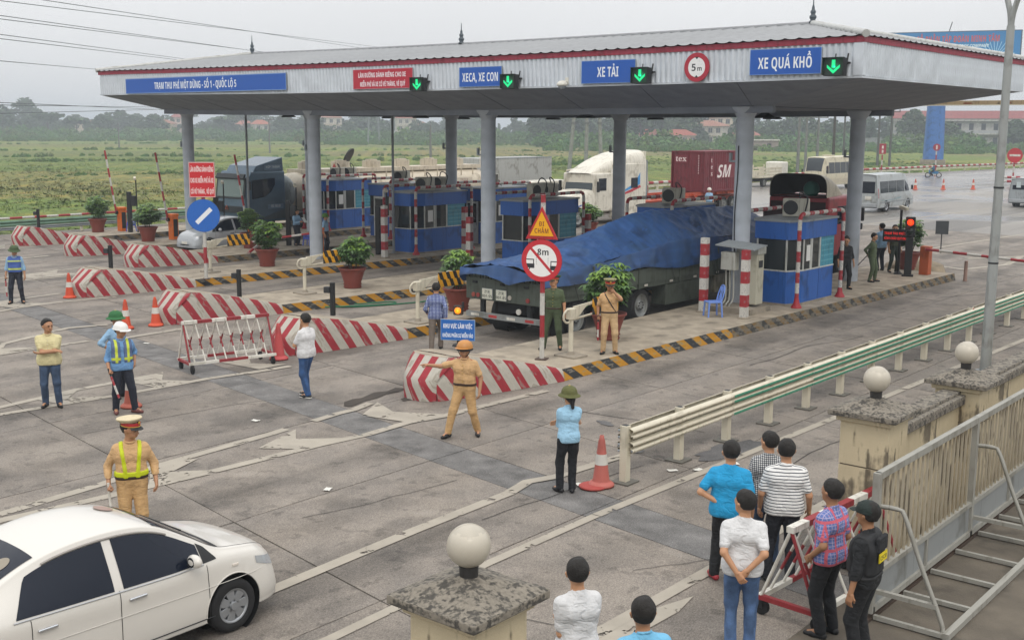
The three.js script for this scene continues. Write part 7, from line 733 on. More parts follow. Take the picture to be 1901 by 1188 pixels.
const lathes = {
  pith(m, p) { part('hat', lathe([[0, 0.305], [0.05, 0.3], [0.095, 0.275], [0.118, 0.235], [0.126, 0.19], [0.13, 0.182], [0.16, 0.162], [0.176, 0.148], [0.172, 0.144], [0.12, 0.165], [0.118, 0.18]], 30).scale(1, 1, 1.12).translate(0, 0.0, -0.004), m, p); part('hat_button', sph(0.014, 0, 0.306, -0.004, 10, 8), mat(0xbfa85a, 0.4), p); },
  hard(m, p) { part('hard_hat', lathe([[0, 0.3], [0.05, 0.294], [0.095, 0.268], [0.12, 0.225], [0.126, 0.178], [0.137, 0.17], [0.14, 0.164], [0.12, 0.166]], 30).scale(1, 1, 1.13), m, p); part('hat_peak', grid(14, 3, (u, v) => { const a = lerp(-1, 1, u); return [Math.sin(a) * (0.125 + 0.05 * v), 0.172 - 0.012 * v, Math.cos(a) * (0.135 + 0.06 * v)]; }, true), m, p); part('hat_ridge', tube([V(0, 0.2, 0.135), V(0, 0.275, 0.09), V(0, 0.304, 0), V(0, 0.275, -0.1), V(0, 0.2, -0.138)], 0.012, 16, 6), m, p); },
  cap(m, p, band) { part('cap_band', lathe([[0.103, 0.185], [0.108, 0.19], [0.11, 0.235], [0.1, 0.24]], 28).scale(1, 1, 1.12), band, p); part('cap_crown', lathe([[0.1, 0.232], [0.135, 0.262], [0.148, 0.28], [0.14, 0.292], [0.06, 0.3], [0, 0.302]], 30).scale(1.02, 1, 1.1).rotateX(-0.16).translate(0, 0.0, 0.02), m, p); part('cap_peak', grid(14, 4, (u, v) => { const a = lerp(-1.05, 1.05, u); return [Math.sin(a) * (0.108 + 0.01 * v), 0.193 - 0.03 * v, Math.cos(a) * (0.118 + 0.055 * v)]; }, true), M.black, p); part('cap_badge', sph(0.018, 0, 0.235, 0.128, 10, 8).scale(1, 1.2, 0.5).translate(0, -0.04, 0.06), mat(0xc9a040, 0.35, { map: null, metalness: 0.6 }), p); part('cap_cord', new THREE.TorusGeometry(0.11, 0.005, 5, 30).rotateX(Math.PI / 2).scale(1, 1, 1.12).translate(0, 0.196, 0.0), mat(0xc8a53e, 0.5), p); },
  moto(m, p) { part('helmet', lathe([[0, 0.305], [0.06, 0.297], [0.108, 0.265], [0.134, 0.21], [0.138, 0.165], [0.132, 0.13], [0.122, 0.132], [0.124, 0.17]], 30).scale(1, 1, 1.1), m, p); part('helmet_rim', lathe([[0.139, 0.165], [0.1405, 0.15], [0.135, 0.13]], 30).scale(1, 1, 1.1), M.dark, p); part('helmet_peak', grid(14, 3, (u, v) => { const a = lerp(-1, 1, u); return [Math.sin(a) * (0.13 + 0.03 * v), 0.185 - 0.01 * v, Math.cos(a) * (0.142 + 0.05 * v)]; }, true), m, p); for (const s of [-1, 1]) part('chin_strap', tube([V(s * 0.12, 0.14, 0.02), V(s * 0.098, 0.08, 0.03), V(s * 0.045, 0.018, 0.045)], 0.007, 10, 5), M.black, p); },
  ball(m, p) { part('cap_crown', lathe([[0, 0.285], [0.05, 0.28], [0.095, 0.25], [0.112, 0.2], [0.112, 0.172], [0.105, 0.172]], 28).scale(1, 1, 1.1), m, p); part('cap_peak', grid(14, 4, (u, v) => { const a = lerp(-0.95, 0.95, u); return [Math.sin(a) * (0.1 + 0.005 * v), 0.184 - 0.014 * v, Math.cos(a) * (0.11 + 0.085 * v)]; }, true), m, p); },
};
const ik = (A, B, l1, l2, hint) => { const d = B.clone().sub(A), L = Math.min(d.length(), (l1 + l2) * 0.998); d.normalize(); const x = (l1 * l1 - l2 * l2 + L * L) / (2 * L), h = Math.sqrt(Math.max(0, l1 * l1 - x * x)), n = hint.clone().addScaledVector(d, -hint.dot(d)).normalize(); return [A.clone().addScaledVector(d, x).addScaledVector(n, h), A.clone().addScaledVector(d, L)]; };
const arr = (v) => [v.x, v.y, v.z];
function person(label, pos, turnDeg, s) {
  const k = (s.h ?? 1.7) / 1.73, far = s.far ?? 0, H = far ? 0.021 : 0.0145, o = thing('person', label, 'person', pos, turnDeg * DEG, s.group);
  const fat = s.fat ?? 1, skin = skinM[s.skin ?? 0], feet = s.feet ?? [[-0.11, 0, -12], [0.11, 0.02, 12]], seed = s.seed ?? Math.floor(Math.abs(pos[0] * 31 + pos[2] * 17));
  let py = s.pelvis ?? 0.945; feet.forEach(([x, z, , y = 0], i) => { const hx = (i ? 1 : -1) * 0.09; py = Math.min(py, 0.115 + y + Math.sqrt(Math.max(0.05, 0.848 ** 2 - (x - hx) ** 2 - z * z))); });
  const lean = s.lean ?? [0, 0], up = (y) => V(lean[0] * (y - py) * 1.6, y - 0.945 + py, lean[1] * (y - py) * 1.6);
  const P0 = V(0, py, 0), chest = up(1.28), neck = up(1.47), bend = 0.015;
  const sh = [-1, 1].map((i) => up(1.375).add(V(i * 0.172 * fat, 0, -0.005)));
  const hip = [-1, 1].map((i) => V(i * 0.088, py - 0.03, 0)), legs = feet.map(([x, z, , y = 0], i) => ik(hip[i], V(x, 0.085 + y, z - 0.02), 0.425, 0.425, V((i ? 0.12 : -0.12), 0, 1)));
  const rest = [[-0.27, 0.86, 0.06], [0.27, 0.86, 0.06]], arms = (s.hands ?? rest).map((t, i) => ik(sh[i], V(...(t ?? rest[i])).add(V(0, py - 0.945, 0)), 0.285, 0.255, V(...(s.elbows?.[i] ?? [(i ? 1 : -1) * 0.5, -0.3, -1]))));
  const T3 = (e, f = fat) => [cap(arr(up(1.0).add(V(-0.075 * f, 0, 0))), arr(up(1.0).add(V(0.075 * f, 0, 0))), 0.108 * f + e, undefined, 0.06), cap(arr(up(1.13).add(V(-0.07 * f, 0, 0.012))), arr(up(1.13).add(V(0.07 * f, 0, 0.012))), 0.1 * f + (f > 1.05 ? 0.012 : 0) + e, undefined, 0.06), cap(arr(up(1.29).add(V(-0.095 * f, 0, 0.0))), arr(up(1.29).add(V(0.095 * f, 0, 0.0))), 0.105 * f + e, undefined, 0.06), cap(arr(up(1.365).add(V(-0.135 * f, 0, -0.008))), arr(up(1.365).add(V(0.135 * f, 0, -0.008))), 0.058 + e * 0.8, undefined, 0.05), cap(arr(up(1.45)), arr(up(1.385).add(V(-0.15 * f, 0, -0.01))), 0.042 + e * 0.5, 0.036 + e * 0.7, 0.04), cap(arr(up(1.45)), arr(up(1.385).add(V(0.15 * f, 0, -0.01))), 0.042 + e * 0.5, 0.036 + e * 0.7, 0.04), cap(arr(up(1.4)), arr(up(1.47)), 0.075 + e * 0.6, 0.056 + e * 0.4, 0.04)];
  const leg3 = (i, e, to = 1) => [cap(arr(hip[i]), arr(legs[i][0]), 0.086 * (0.6 + 0.4 * fat) + e, 0.056 + e, 0.04), cap(arr(legs[i][0]), arr(legs[i][0].clone().lerp(legs[i][1], to)), 0.054 + e, 0.04 + e * 1.15, 0.03)];
  const arm3 = (i, e, f) => [cap(arr(sh[i]), arr(arms[i][0]), 0.05 + e, 0.041 + e, 0.035), cap(arr(arms[i][0]), arr(arms[i][0].clone().lerp(arms[i][1], f)), 0.039 + e, lerp(0.039, 0.028, f) + e, 0.02)];
  // body (skin), with head and hands merged in
  const Q = [...T3(-0.004), cap(arr(P0.clone().add(V(-0.08, -0.02, 0))), arr(P0.clone().add(V(0.08, -0.02, 0))), 0.105 * fat, undefined, 0.05), ...leg3(0, -0.004), ...leg3(1, -0.004), ...arm3(0, 0, 1), ...arm3(1, 0, 1), cap(arr(up(1.43)), arr(up(1.53)), 0.056, 0.054, 0.03), ...feet.map(([x, z, a, y = 0], i) => cap(arr(legs[i][1]), [x + Math.sin(a * DEG) * 0.12, 0.04 + y, z + Math.cos(a * DEG) * 0.12], 0.038, 0.03, 0.03))];
  const bodyG = tint3(netsOf(Q, H), () => [1, 1, 1]);
  const hm = new THREE.Matrix4().compose(neck.clone().add(V(0, 0.015, 0.012)), new THREE.Quaternion().setFromEuler(new THREE.Euler((s.headPitch ?? 0) * DEG, (s.headYaw ?? 0) * DEG, (s.headRoll ?? 0) * DEG, 'YXZ')), V(1.05, 1.05, 1.05));
  const gs = [bodyG, headG.clone().applyMatrix4(hm)];
  arms.forEach(([el, wr], i) => { const d = wr.clone().sub(el).normalize(), y = d.clone().negate(), hint = V(...(s.palms?.[i] ?? [i ? -1 : 1, 0, -0.3])), xx = hint.addScaledVector(y, -hint.dot(y)).normalize(), z = V(0, 0, 0).crossVectors(xx, y), g = hands[(s.grip ?? ['relaxed', 'relaxed'])[i] ?? 'relaxed'].clone(); const m = new THREE.Matrix4().makeBasis(xx, y, z).setPosition(wr.clone().addScaledVector(d, -0.005)); if (m.determinant() < 0) g.scale(1, 1, -1); gs.push(tint3(g.applyMatrix4(m), () => [0.97, 0.95, 0.94])); });
  const body = part('body', gs.map((g) => boxUV(g)), skin, o); const R = (n, g, m, p = o) => part(n, g, m, p);
  // trousers, shirt, shoes
  const hem = s.hem ?? 0.055, tr = [cap(arr(P0.clone().add(V(-0.078 * fat, 0.0, 0))), arr(P0.clone().add(V(0.078 * fat, 0.0, 0))), 0.118 * fat, undefined, 0.05), cap(arr(up(1.01).add(V(-0.07 * fat, 0, 0))), arr(up(1.01).add(V(0.07 * fat, 0, 0))), 0.11 * fat + 0.004, undefined, 0.05), ...leg3(0, s.loose ?? 0.02), ...leg3(1, s.loose ?? 0.02)];
  R('trousers', netsOf(tr, H, { noise: 0.012, seed, pad: 0.01, clip: (x, y, z) => Math.max(y - (py + 0.09), hem - y) }), s.trousers);
  const sl = s.sleeve ?? 'short', sp = [...T3(0.018)], y0 = s.tuck ? 1.0 : 0.86, dy = py - 0.945; if (!s.tuck) sp.push(cap(arr(P0.clone().add(V(-0.08 * fat, -0.03, 0))), arr(P0.clone().add(V(0.08 * fat, -0.03, 0))), 0.118 * fat + 0.014, undefined, 0.06));
  arms.forEach(([el, wr], i) => { if (sl === 'short') sp.push(cap(arr(sh[i]), arr(sh[i].clone().lerp(el, 0.72)), 0.06, 0.06, 0.035)); else sp.push(cap(arr(sh[i]), arr(el), 0.06, 0.053, 0.035), cap(arr(el), arr(el.clone().lerp(wr, sl === 'roll' ? 0.25 : 0.96)), 0.055, sl === 'roll' ? 0.052 : 0.042, 0.02)); });
  const nb = up(1.5), shirt = R('shirt', netsOf(sp, H, { noise: 0.011, seed: seed + 40, pad: 0.012, clip: (x, y, z) => Math.max(y0 + dy - y, 0.072 - Math.hypot(x - nb.x, (y - nb.y) * 1.0, z - nb.z - 0.03)) }), s.shirt);
  if (s.collar !== false) R('collar', new THREE.TorusGeometry(0.066, 0.013, 7, 24, 5.2).rotateZ(-1.03 - Math.PI / 2 + Math.PI).rotateX(Math.PI / 2 + 0.25).translate(nb.x, nb.y - 0.022, nb.z + 0.004), s.collarM ?? s.shirt, shirt);
  if (s.belt) R('belt', netsOf(T3(0.026).slice(0, 2), H * 0.9, { clip: (x, y, z) => Math.abs(y - (1.0 + dy)) - 0.022 }), s.belt, o);
  if (s.buttons) for (let i = 0; i < 5; i++) { const q = up(1.06 + i * 0.075); R('button', sph(0.009, q.x, q.y, q.z + 0.133 * fat - (i === 4 ? 0.025 : 0), 6, 5), s.buttons, shirt); }
  if (s.epaulette) for (const i of [-1, 1]) R('epaulette', tf(rb(0, 0, 0, 0.1, 0.014, 0.05, 0.006), up(1.45).x + i * 0.14, up(1.442).y, up(1.45).z - 0.005, 0, 0, -i * 0.32), s.epaulette, shirt);
  if (s.pockets) for (const i of [-1, 1]) R('pocket', rb(chest.x + i * 0.085, up(1.265).y, up(1.26).z + 0.118 * fat, 0.085, 0.095, 0.02, 0.008), s.shirt, shirt);
  feet.forEach(([x, z, a, y = 0], i) => { const c = Math.cos(a * DEG), q = Math.sin(a * DEG), P = (l, w = 0, yy = 0.04) => [x + q * l + c * w, yy + y, z + c * l - q * w]; const g = netsOf([cap(P(-0.055), P(0.06, 0, 0.038), 0.041, 0.042), cap(P(0.06, 0, 0.036), P(0.145, 0, 0.03), 0.042, 0.032)], far ? 0.016 : 0.011, { clip: (X, Y) => 0.004 + y - Y }); const sho = R('shoe', g, s.shoes ?? M.black); if (s.sole) R('sole', netsOf([cap(P(-0.055, 0, 0.02), P(0.145, 0, 0.02), 0.046, 0.038)], 0.011, { clip: (X, Y) => Math.max(0.003 + y - Y, Y - 0.028 - y) }), s.sole, sho); });
  // hair and headgear
  const hp = new THREE.Group(); const hd = (n, g, m) => R(n, g.clone().applyMatrix4(hm), m, o); hd('hair', s.pony ? hairPony : hairShort, s.hairM ?? hairM);
  if (s.hat) { const tmp = new THREE.Group(); lathes[s.hat](s.hatM, tmp, s.bandM); const root = part('headgear', tmp.children[0].geometry.applyMatrix4(hm), tmp.children[0].material, o); root.name = tmp.children[0].name; for (const c of tmp.children.slice(1)) { part(c.name, c.geometry.applyMatrix4(hm), c.material, root, true); } }
  if (s.mask) hd('face_mask', netsOf([cap([-0.04, 0.09, 0.06], [0.04, 0.09, 0.06], 0.05, 0.05), cap([-0.085, 0.11, 0.02], [0.085, 0.11, 0.02], 0.018, 0.018)], 0.008, {}), M.white);
  // vests
  if (s.vest) { const v = s.vest, g = netsOf(T3(0.034), H * 0.85, { noise: 0.014, seed: seed + 9, clip: (x, y, z) => Math.max((v.y0 ?? 0.99) + dy - y, Math.abs(x) - 0.185 * fat, y - (1.46 + dy), 0.1 - Math.hypot(x - nb.x, y - nb.y, z - nb.z - 0.05), z > 0 && v.open ? 0.03 - Math.abs(x) : -1) }); const bands = v.bands ?? []; R('vest', tint3(g, (x, y, z) => { const Y = y - dy; return v.paint(x, Y, z); }), mat(0xffffff, 0.7, { vertexColors: true, map: T.cloth }), o); }
  if (s.harness) { const w = 0.026; R('harness', netsOf(T3(0.032), H * 0.75, { clip: (x, y, z) => { const Y = y - dy, a = Math.abs(x); const strap = Math.max(Math.abs(a - lerp(0.115, 0.075, clamp((1.4 - Y) / 0.35))) - w, Y - 1.47, 1.0 - Y), band = Math.max(Math.abs(Y - 1.05) - 0.032, 0); return Math.min(strap, band > 0 ? Math.abs(Y - 1.05) - 0.032 : Math.abs(Y - 1.05) - 0.032); } }), s.harness, o); }
  if (s.sash) R('sash', tube([up(1.44).add(V(-0.12, 0, 0.02)), up(1.38).add(V(-0.09, 0, 0.105)), up(1.2).add(V(0.02, 0, 0.145)), up(1.02).add(V(0.135, 0, 0.1))], 0.013, 20, 6), s.sash, o);
  if (s.baton) { const i = s.baton.hand, w = arms[i][1], d = w.clone().sub(arms[i][0]).normalize(), c = w.clone().addScaledVector(d, 0.075), t = V(...s.baton.dir).normalize(), a = c.clone().addScaledVector(t, -0.1), L = s.baton.len ?? 0.55, b = c.clone().addScaledVector(t, L); const root = thing('traffic_baton', 'baton held by the ' + label.split(' ').slice(0, 10).join(' '), 'baton', pos, turnDeg * DEG); if (s.baton.plain) part('stick', rod(a, b, 0.016, 10), s.baton.plain, root); else { part('grip', rod(a, c.clone().addScaledVector(t, 0.06), 0.017, 10), M.black, root); part('shaft', rwRod(c.clone().addScaledVector(t, 0.06), b, 0.021, 0.36, 10), rwM, root, true); } root.scale.setScalar(k); }
  if (s.sheet) { const w = arms[1][1]; const pp = thing('paper_pad', 'sheet of paper held by the ' + label.split(' ').slice(0, 10).join(' '), 'paper', pos, turnDeg * DEG); part('sheet', tf(rb(0, 0, 0, 0.22, 0.3, 0.008, 0.003), w.x - 0.05, w.y + 0.06, w.z + 0.1, -0.7), mat(0xd9d9d4, 0.8, { map: null }), pp); pp.scale.setScalar(k); }
  if (s.extra) s.extra(o, { up, chest, arms, sh, P0, R });
  o.scale.setScalar(k); return o;
}
const cl = (hex, r = 0.85) => mat(hex, r, { map: T.cloth, bumpMap: T.fold, bumpScale: 0.011 }), navy = cl(0x1d2230), jeans = mat(0x4b617c, 0.9, { map: tex(256, (u, v) => { const n = fbm(u * 6, v * 6, 6, 5, 301), w = hash(u * 256, v * 256, 2); const L = 0.72 + 0.45 * (n - 0.4) + 0.12 * (w - 0.5); return [L, L, L * 1.03]; }, 0.7) }), skyShirt = cl(0x8fb4d2), tan = cl(0xcfa878), tanD = cl(0xc6a06e), polG = cl(0x515f43), polGd = cl(0x48563b), blackC = cl(0x1a1c1f), pithG = cl(0x48593a), redBand = cl(0xa82a2a), leather = mat(0x3a2619, 0.5);
const pat = (n, m, f) => new THREE.MeshStandardMaterial({ roughness: 0.85, map: tex(n, f, m), bumpMap: T.fold, bumpScale: 0.011 });
const stripeM = pat(64, 0.075, (u, v) => (v % 0.5 < 0.13 ? [0.2, 0.22, 0.27] : [0.88, 0.88, 0.87])), checkM = pat(64, 0.05, (u, v) => { const a = u % 0.5 < 0.25, b = v % 0.5 < 0.25; return a && b ? [0.12, 0.13, 0.15] : a || b ? [0.45, 0.46, 0.48] : [0.86, 0.86, 0.85]; }), plaidM = pat(128, 0.16, (u, v) => { const a = Math.abs(u - 0.5) < 0.1, b = Math.abs(v - 0.5) < 0.1, c = u % 0.25 < 0.05 || v % 0.25 < 0.05; return a || b ? [0.75, 0.36, 0.42] : c ? [0.62, 0.6, 0.74] : [0.36, 0.44, 0.66]; }), bluCheckM = pat(64, 0.07, (u, v) => { const a = u % 0.5 < 0.3, b = v % 0.5 < 0.16; return a ? [0.13, 0.19, 0.42] : b ? [0.3, 0.38, 0.6] : [0.74, 0.78, 0.86]; }), whiteT = cl(0xdcdcdc), gold = mat(0xb99a3e, 0.4, { map: null, metalness: 0.5 });
const blueVest = { y0: 0.98, paint: (x, y, z) => (Math.abs(y - 1.32) < 0.016 || Math.abs(y - 1.08) < 0.02 ? [0.55, 0.66, 0.1] : [0.05, 0.11, 0.36]) }, workVest = { y0: 1.02, open: true, paint: (x, y, z) => (Math.abs(y - 1.1) < 0.026 || (Math.abs(Math.abs(x) - 0.11) < 0.024 && z > -0.02) ? [0.62, 0.7, 0.06] : [0.09, 0.14, 0.27]) };
person('man in blue reflective vest and green sun helmet at the left edge', [-34.5, 0, -17.5], 52, { h: 1.76, shirt: skyShirt, sleeve: 'roll', tuck: true, trousers: navy, vest: blueVest, hat: 'pith', hatM: pithG, headYaw: 25, headPitch: 12, feet: [[-0.17, 0.05, -15], [0.17, 0.02, 25]], baton: { hand: 0, dir: [0.05, -1, 0.15] }, grip: ['fist', 'relaxed'], skin: 1 });
person('man in pale yellow shirt and jeans with crossed arms', [-21.15, 0, -11.3], 55, { h: 1.72, fat: 1.12, shirt: cl(0xd8cd9d), trousers: jeans, headYaw: 38, hands: [[0.13, 1.16, 0.2], [-0.12, 1.14, 0.23]], elbows: [[-1, -0.6, 0.1], [1, -0.6, 0.1]], palms: [[0, -1, -0.3], [0, 1, -0.4]], feet: [[-0.12, 0, -18], [0.14, 0.05, 20]], buttons: M.cream, pockets: true, skin: 1 });
person('man in light blue shirt and green sun helmet, hand on hip', [-20.85, 0, -12.6], 105, { h: 1.73, shirt: skyShirt, sleeve: 'roll', tuck: true, trousers: navy, hat: 'pith', hatM: cl(0x2f6a3c), hands: [[-0.22, 1.02, 0.06], [0.27, 0.9, 0.02]], elbows: [[-1, 0, -0.7], [0.5, 0, -1]], headYaw: 10, belt: leather, skin: 2 });
person('worker in white hard hat and blue vest with yellow bands', [-19.65, 0, -11.95], 70, { h: 1.72, fat: 1.06, shirt: cl(0x6f9bc9), sleeve: 'roll', trousers: navy, vest: workVest, hat: 'hard', hatM: mat(0xdadad6, 0.35, { map: null }), headYaw: 38, headPitch: 6, feet: [[-0.14, -0.02, -10], [0.2, 0.1, 45]], shoes: mat(0x6d3b36, 0.6), baton: { hand: 0, dir: [0.25, -1, 0.35], len: 0.5 }, hands: [[-0.26, 0.9, 0.14], [0.25, 0.98, -0.02]], grip: ['fist', 'relaxed'], skin: 1 });
person('man in white T-shirt and jeans raising a hand to his face', [-18.0, 0, -15.15], -78, { h: 1.7, fat: 1.1, shirt: whiteT, collar: false, trousers: mat(0x3f6698, 0.9, { map: jeans.map }), hands: [[-0.06, 1.5, 0.16], [0.02, 1.22, 0.22]], elbows: [[-0.5, -1, 0.3], [0.8, -1, 0]], palms: [[0, 0, -1], [0, 1, -0.3]], feet: [[-0.1, 0.1, 0], [0.1, -0.08, 8]], shoes: mat(0x2a2b2e, 0.6), sole: M.white, headYaw: -8 });
person('man in blue and white checked shirt walking away past the sign', [-19.45, 0, -20.55], -140, { h: 1.7, shirt: bluCheckM, sleeve: 'long', trousers: cl(0x6a5f55), feet: [[-0.1, 0.22, -6], [0.1, -0.34, 10]], hands: [[-0.26, 0.92, -0.16], [0.25, 1.0, 0.2]], elbows: [[-0.4, -0.2, -1], [0.4, -0.5, -1]], lean: [0, 0.06] });
person('traffic officer in tan uniform and helmet pointing with outstretched arm', [-13.5, 0, -15.0], 22, { h: 1.72, fat: 1.05, shirt: tan, tuck: true, trousers: tanD, belt: leather, hat: 'moto', hatM: mat(0xc98a42, 0.4, { map: T.soft }), headYaw: -12, hands: [[-0.6, 1.36, 0.32], [0.3, 0.88, 0.05]], elbows: [[-0.4, -0.8, -0.4], [0.5, 0, -1]], palms: [[0, -1, 0.2], [-1, 0, 0]], grip: ['point', 'relaxed'], feet: [[-0.26, 0.2, -20], [0.2, -0.12, 25]], epaulette: redBand, pockets: true, buttons: gold, shoes: M.black, skin: 1, lean: [0.02, 0.04] });
person('traffic officer in peaked cap with yellow reflective harness behind the white car', [-13.05, 0, -8.0], 60, { h: 1.72, fat: 1.03, shirt: tan, sleeve: 'long', tuck: true, trousers: tanD, belt: leather, harness: mat(0xc9d40e, 0.6, { map: T.cloth }), hat: 'cap', hatM: cl(0xd8c9a6), bandM: redBand, headYaw: 52, headPitch: 6, epaulette: redBand, pockets: true, hands: [[-0.29, 0.92, 0.06], [0.3, 0.92, 0.08]], grip: ['fist', 'relaxed'], baton: { hand: 0, dir: [0.05, -1, 0.1], plain: M.white, len: 0.4 }, skin: 1 });
person('woman in light blue blouse and olive sun helmet seen from behind', [-10.12, 0, -13.6], -128, { h: 1.6, fat: 0.88, shirt: cl(0xa3cfea), sleeve: 'long', trousers: cl(0x14161c), hat: 'pith', hatM: cl(0x5d5f34), pony: true, mask: true, hands: [[0.14, 1.14, 0.17], [-0.12, 1.13, 0.2]], elbows: [[-1, -0.7, 0.1], [1, -0.7, 0.1]], feet: [[-0.07, 0.02, -8], [0.13, 0.06, 25]], shoes: mat(0x16161a, 0.4), headYaw: 12 });
person('policeman in green uniform and peaked cap behind the 8m sign', [-16.5, 0.26, -21.5], 28, { h: 1.74, shirt: polG, tuck: true, trousers: polGd, belt: leather, hat: 'cap', hatM: cl(0x35563a), bandM: redBand, headYaw: -32, epaulette: mat(0xc05a2c, 0.6), pockets: true, buttons: gold, feet: [[-0.24, 0.04, -25], [0.16, 0.0, 10]] });
person('traffic officer in tan uniform and cap touching his mouth', [-15.2, 0.26, -21.95], 40, { h: 1.72, shirt: tan, tuck: true, trousers: cl(0xc9aa80), belt: leather, hat: 'cap', hatM: cl(0x8f8a63), bandM: redBand, hands: [[-0.27, 0.9, 0.05], [0.08, 1.5, 0.17]], elbows: [[-0.4, -0.2, -1], [0.9, -1, 0.1]], palms: [[1, 0, 0], [0, 0, -1]], sash: M.black, epaulette: redBand, pockets: true, headPitch: 8, feet: [[-0.14, 0.04, -25], [0.15, 0.02, 20]], baton: { hand: 0, dir: [0, -1, 0.05], len: 0.5 }, grip: ['fist', 'relaxed'], skin: 2 });
person('staff member in light blue shirt reading a sheet at the island', [-39.9, 0.26, -33.2], 100, { far: 1, h: 1.6, shirt: skyShirt, sleeve: 'long', tuck: true, trousers: navy, hands: [[-0.1, 1.15, 0.3], [0.14, 1.18, 0.32]], sheet: true, headPitch: 15, pony: true, skin: 1 });
person('staff member in light blue shirt standing behind the orange machine', [-40.9, 0.26, -35.3], 42, { far: 1, h: 1.74, shirt: skyShirt, sleeve: 'roll', trousers: navy, hands: [[-0.06, 1.1, 0.28], [0.08, 1.08, 0.28]], skin: 0 });
person('staff member in green cap seen from the side by the orange machine', [-36.5, 0.26, -31.9], 120, { far: 1, h: 1.62, shirt: skyShirt, sleeve: 'roll', tuck: true, trousers: navy, hat: 'pith', hatM: cl(0x4f7a34), skin: 1 });
person('guard in black uniform beside the booth guard pipe', [-15.65, 0.26, -36.2], 45, { far: 1, h: 1.72, shirt: blackC, sleeve: 'roll', tuck: true, trousers: blackC, headYaw: -25, headPitch: 14, belt: M.black, feet: [[-0.14, 0, -15], [0.14, 0.04, 20]] });
person('policeman in green uniform holding a stick behind his back', [-15.7, 0.26, -38.55], 95, { far: 1, h: 1.66, shirt: polG, sleeve: 'long', tuck: true, trousers: polG, hands: [[-0.06, 1.02, -0.17], [0.08, 0.98, -0.18]], elbows: [[-1, 0, -0.6], [1, 0, -0.6]], palms: [[0, 0, 1], [0, 0, 1]], grip: ['fist', 'relaxed'], baton: { hand: 0, dir: [-0.2, -0.75, -0.6], plain: M.dark, len: 0.6 }, headPitch: 10, feet: [[-0.13, 0, 0], [0.16, 0.1, 30]] });
person('policeman in dark green shirt facing the LED board', [-16.2, 0.26, -41.75], 60, { far: 1, h: 1.72, shirt: cl(0x4a4f3a), tuck: true, trousers: cl(0x2d3a2f), headYaw: -30, feet: [[-0.16, 0, -15], [0.16, 0.02, 15]] });
person('man in light blue shirt with his back turned near the LED board', [-16.75, 0.26, -41.9], -120, { far: 1, h: 1.74, shirt: skyShirt, sleeve: 'roll', trousers: navy });
person('distant worker in white helmet standing by the container trailer', [-37.45, 0, -65.0], 35, { far: 1, h: 1.7, shirt: skyShirt, sleeve: 'roll', trousers: navy, hat: 'hard', hatM: M.white });
person('onlooker in turquoise T-shirt with a hand on his hip', [-6.5, 0, -12.0], -158, { h: 1.76, fat: 1.1, shirt: cl(0x1f9bd0), collar: false, trousers: blackC, hands: [[-0.27, 0.9, 0.04], [0.1, 1.03, -0.1]], elbows: [[-0.4, -0.2, -1], [1, -0.1, -0.25]], palms: [[1, 0, 0], [0, 0.3, 1]], shoes: mat(0xa8303a, 0.6), feet: [[-0.08, 0, 0], [0.16, 0.12, 30]], headYaw: 22 });
person('onlooker in black and white checked shirt between the two others', [-6.45, 0, -12.9], -150, { h: 1.7, fat: 0.95, shirt: checkM, trousers: jeans, headYaw: 40 });
person('onlooker in white T-shirt with dark stripes', [-6.02, 0, -12.5], -150, { h: 1.76, fat: 1.12, shirt: stripeM, collar: false, trousers: cl(0x20232b), hands: [[-0.3, 0.88, 0.08], [0.28, 0.88, 0.1]], headYaw: 4, feet: [[-0.1, 0, -8], [0.18, 0.04, 14]] });
person('onlooker in plain white T-shirt with hands clasped behind his back', [-5.5, 0, -10.5], -150, { h: 1.72, fat: 1.05, shirt: whiteT, collar: false, trousers: mat(0x5c7ba3, 0.9, { map: jeans.map }), hands: [[-0.04, 0.96, -0.19], [0.06, 0.93, -0.2]], elbows: [[-1, 0, -0.55], [1, 0, -0.55]], palms: [[0, 0.3, 1], [0, 0.3, 1]], headYaw: 46, feet: [[-0.1, 0.02, -10], [0.1, 0, 12]] });
person('onlooker in red and blue plaid shirt with hand in pocket', [-4.93, 0, -11.4], -98, { h: 1.74, fat: 1.05, shirt: plaidM, trousers: blackC, hands: [[-0.22, 0.9, 0.1], [0.22, 0.94, 0.1]], headYaw: -6, skin: 2, feet: [[-0.11, 0, -8], [0.11, 0.02, 8]] });
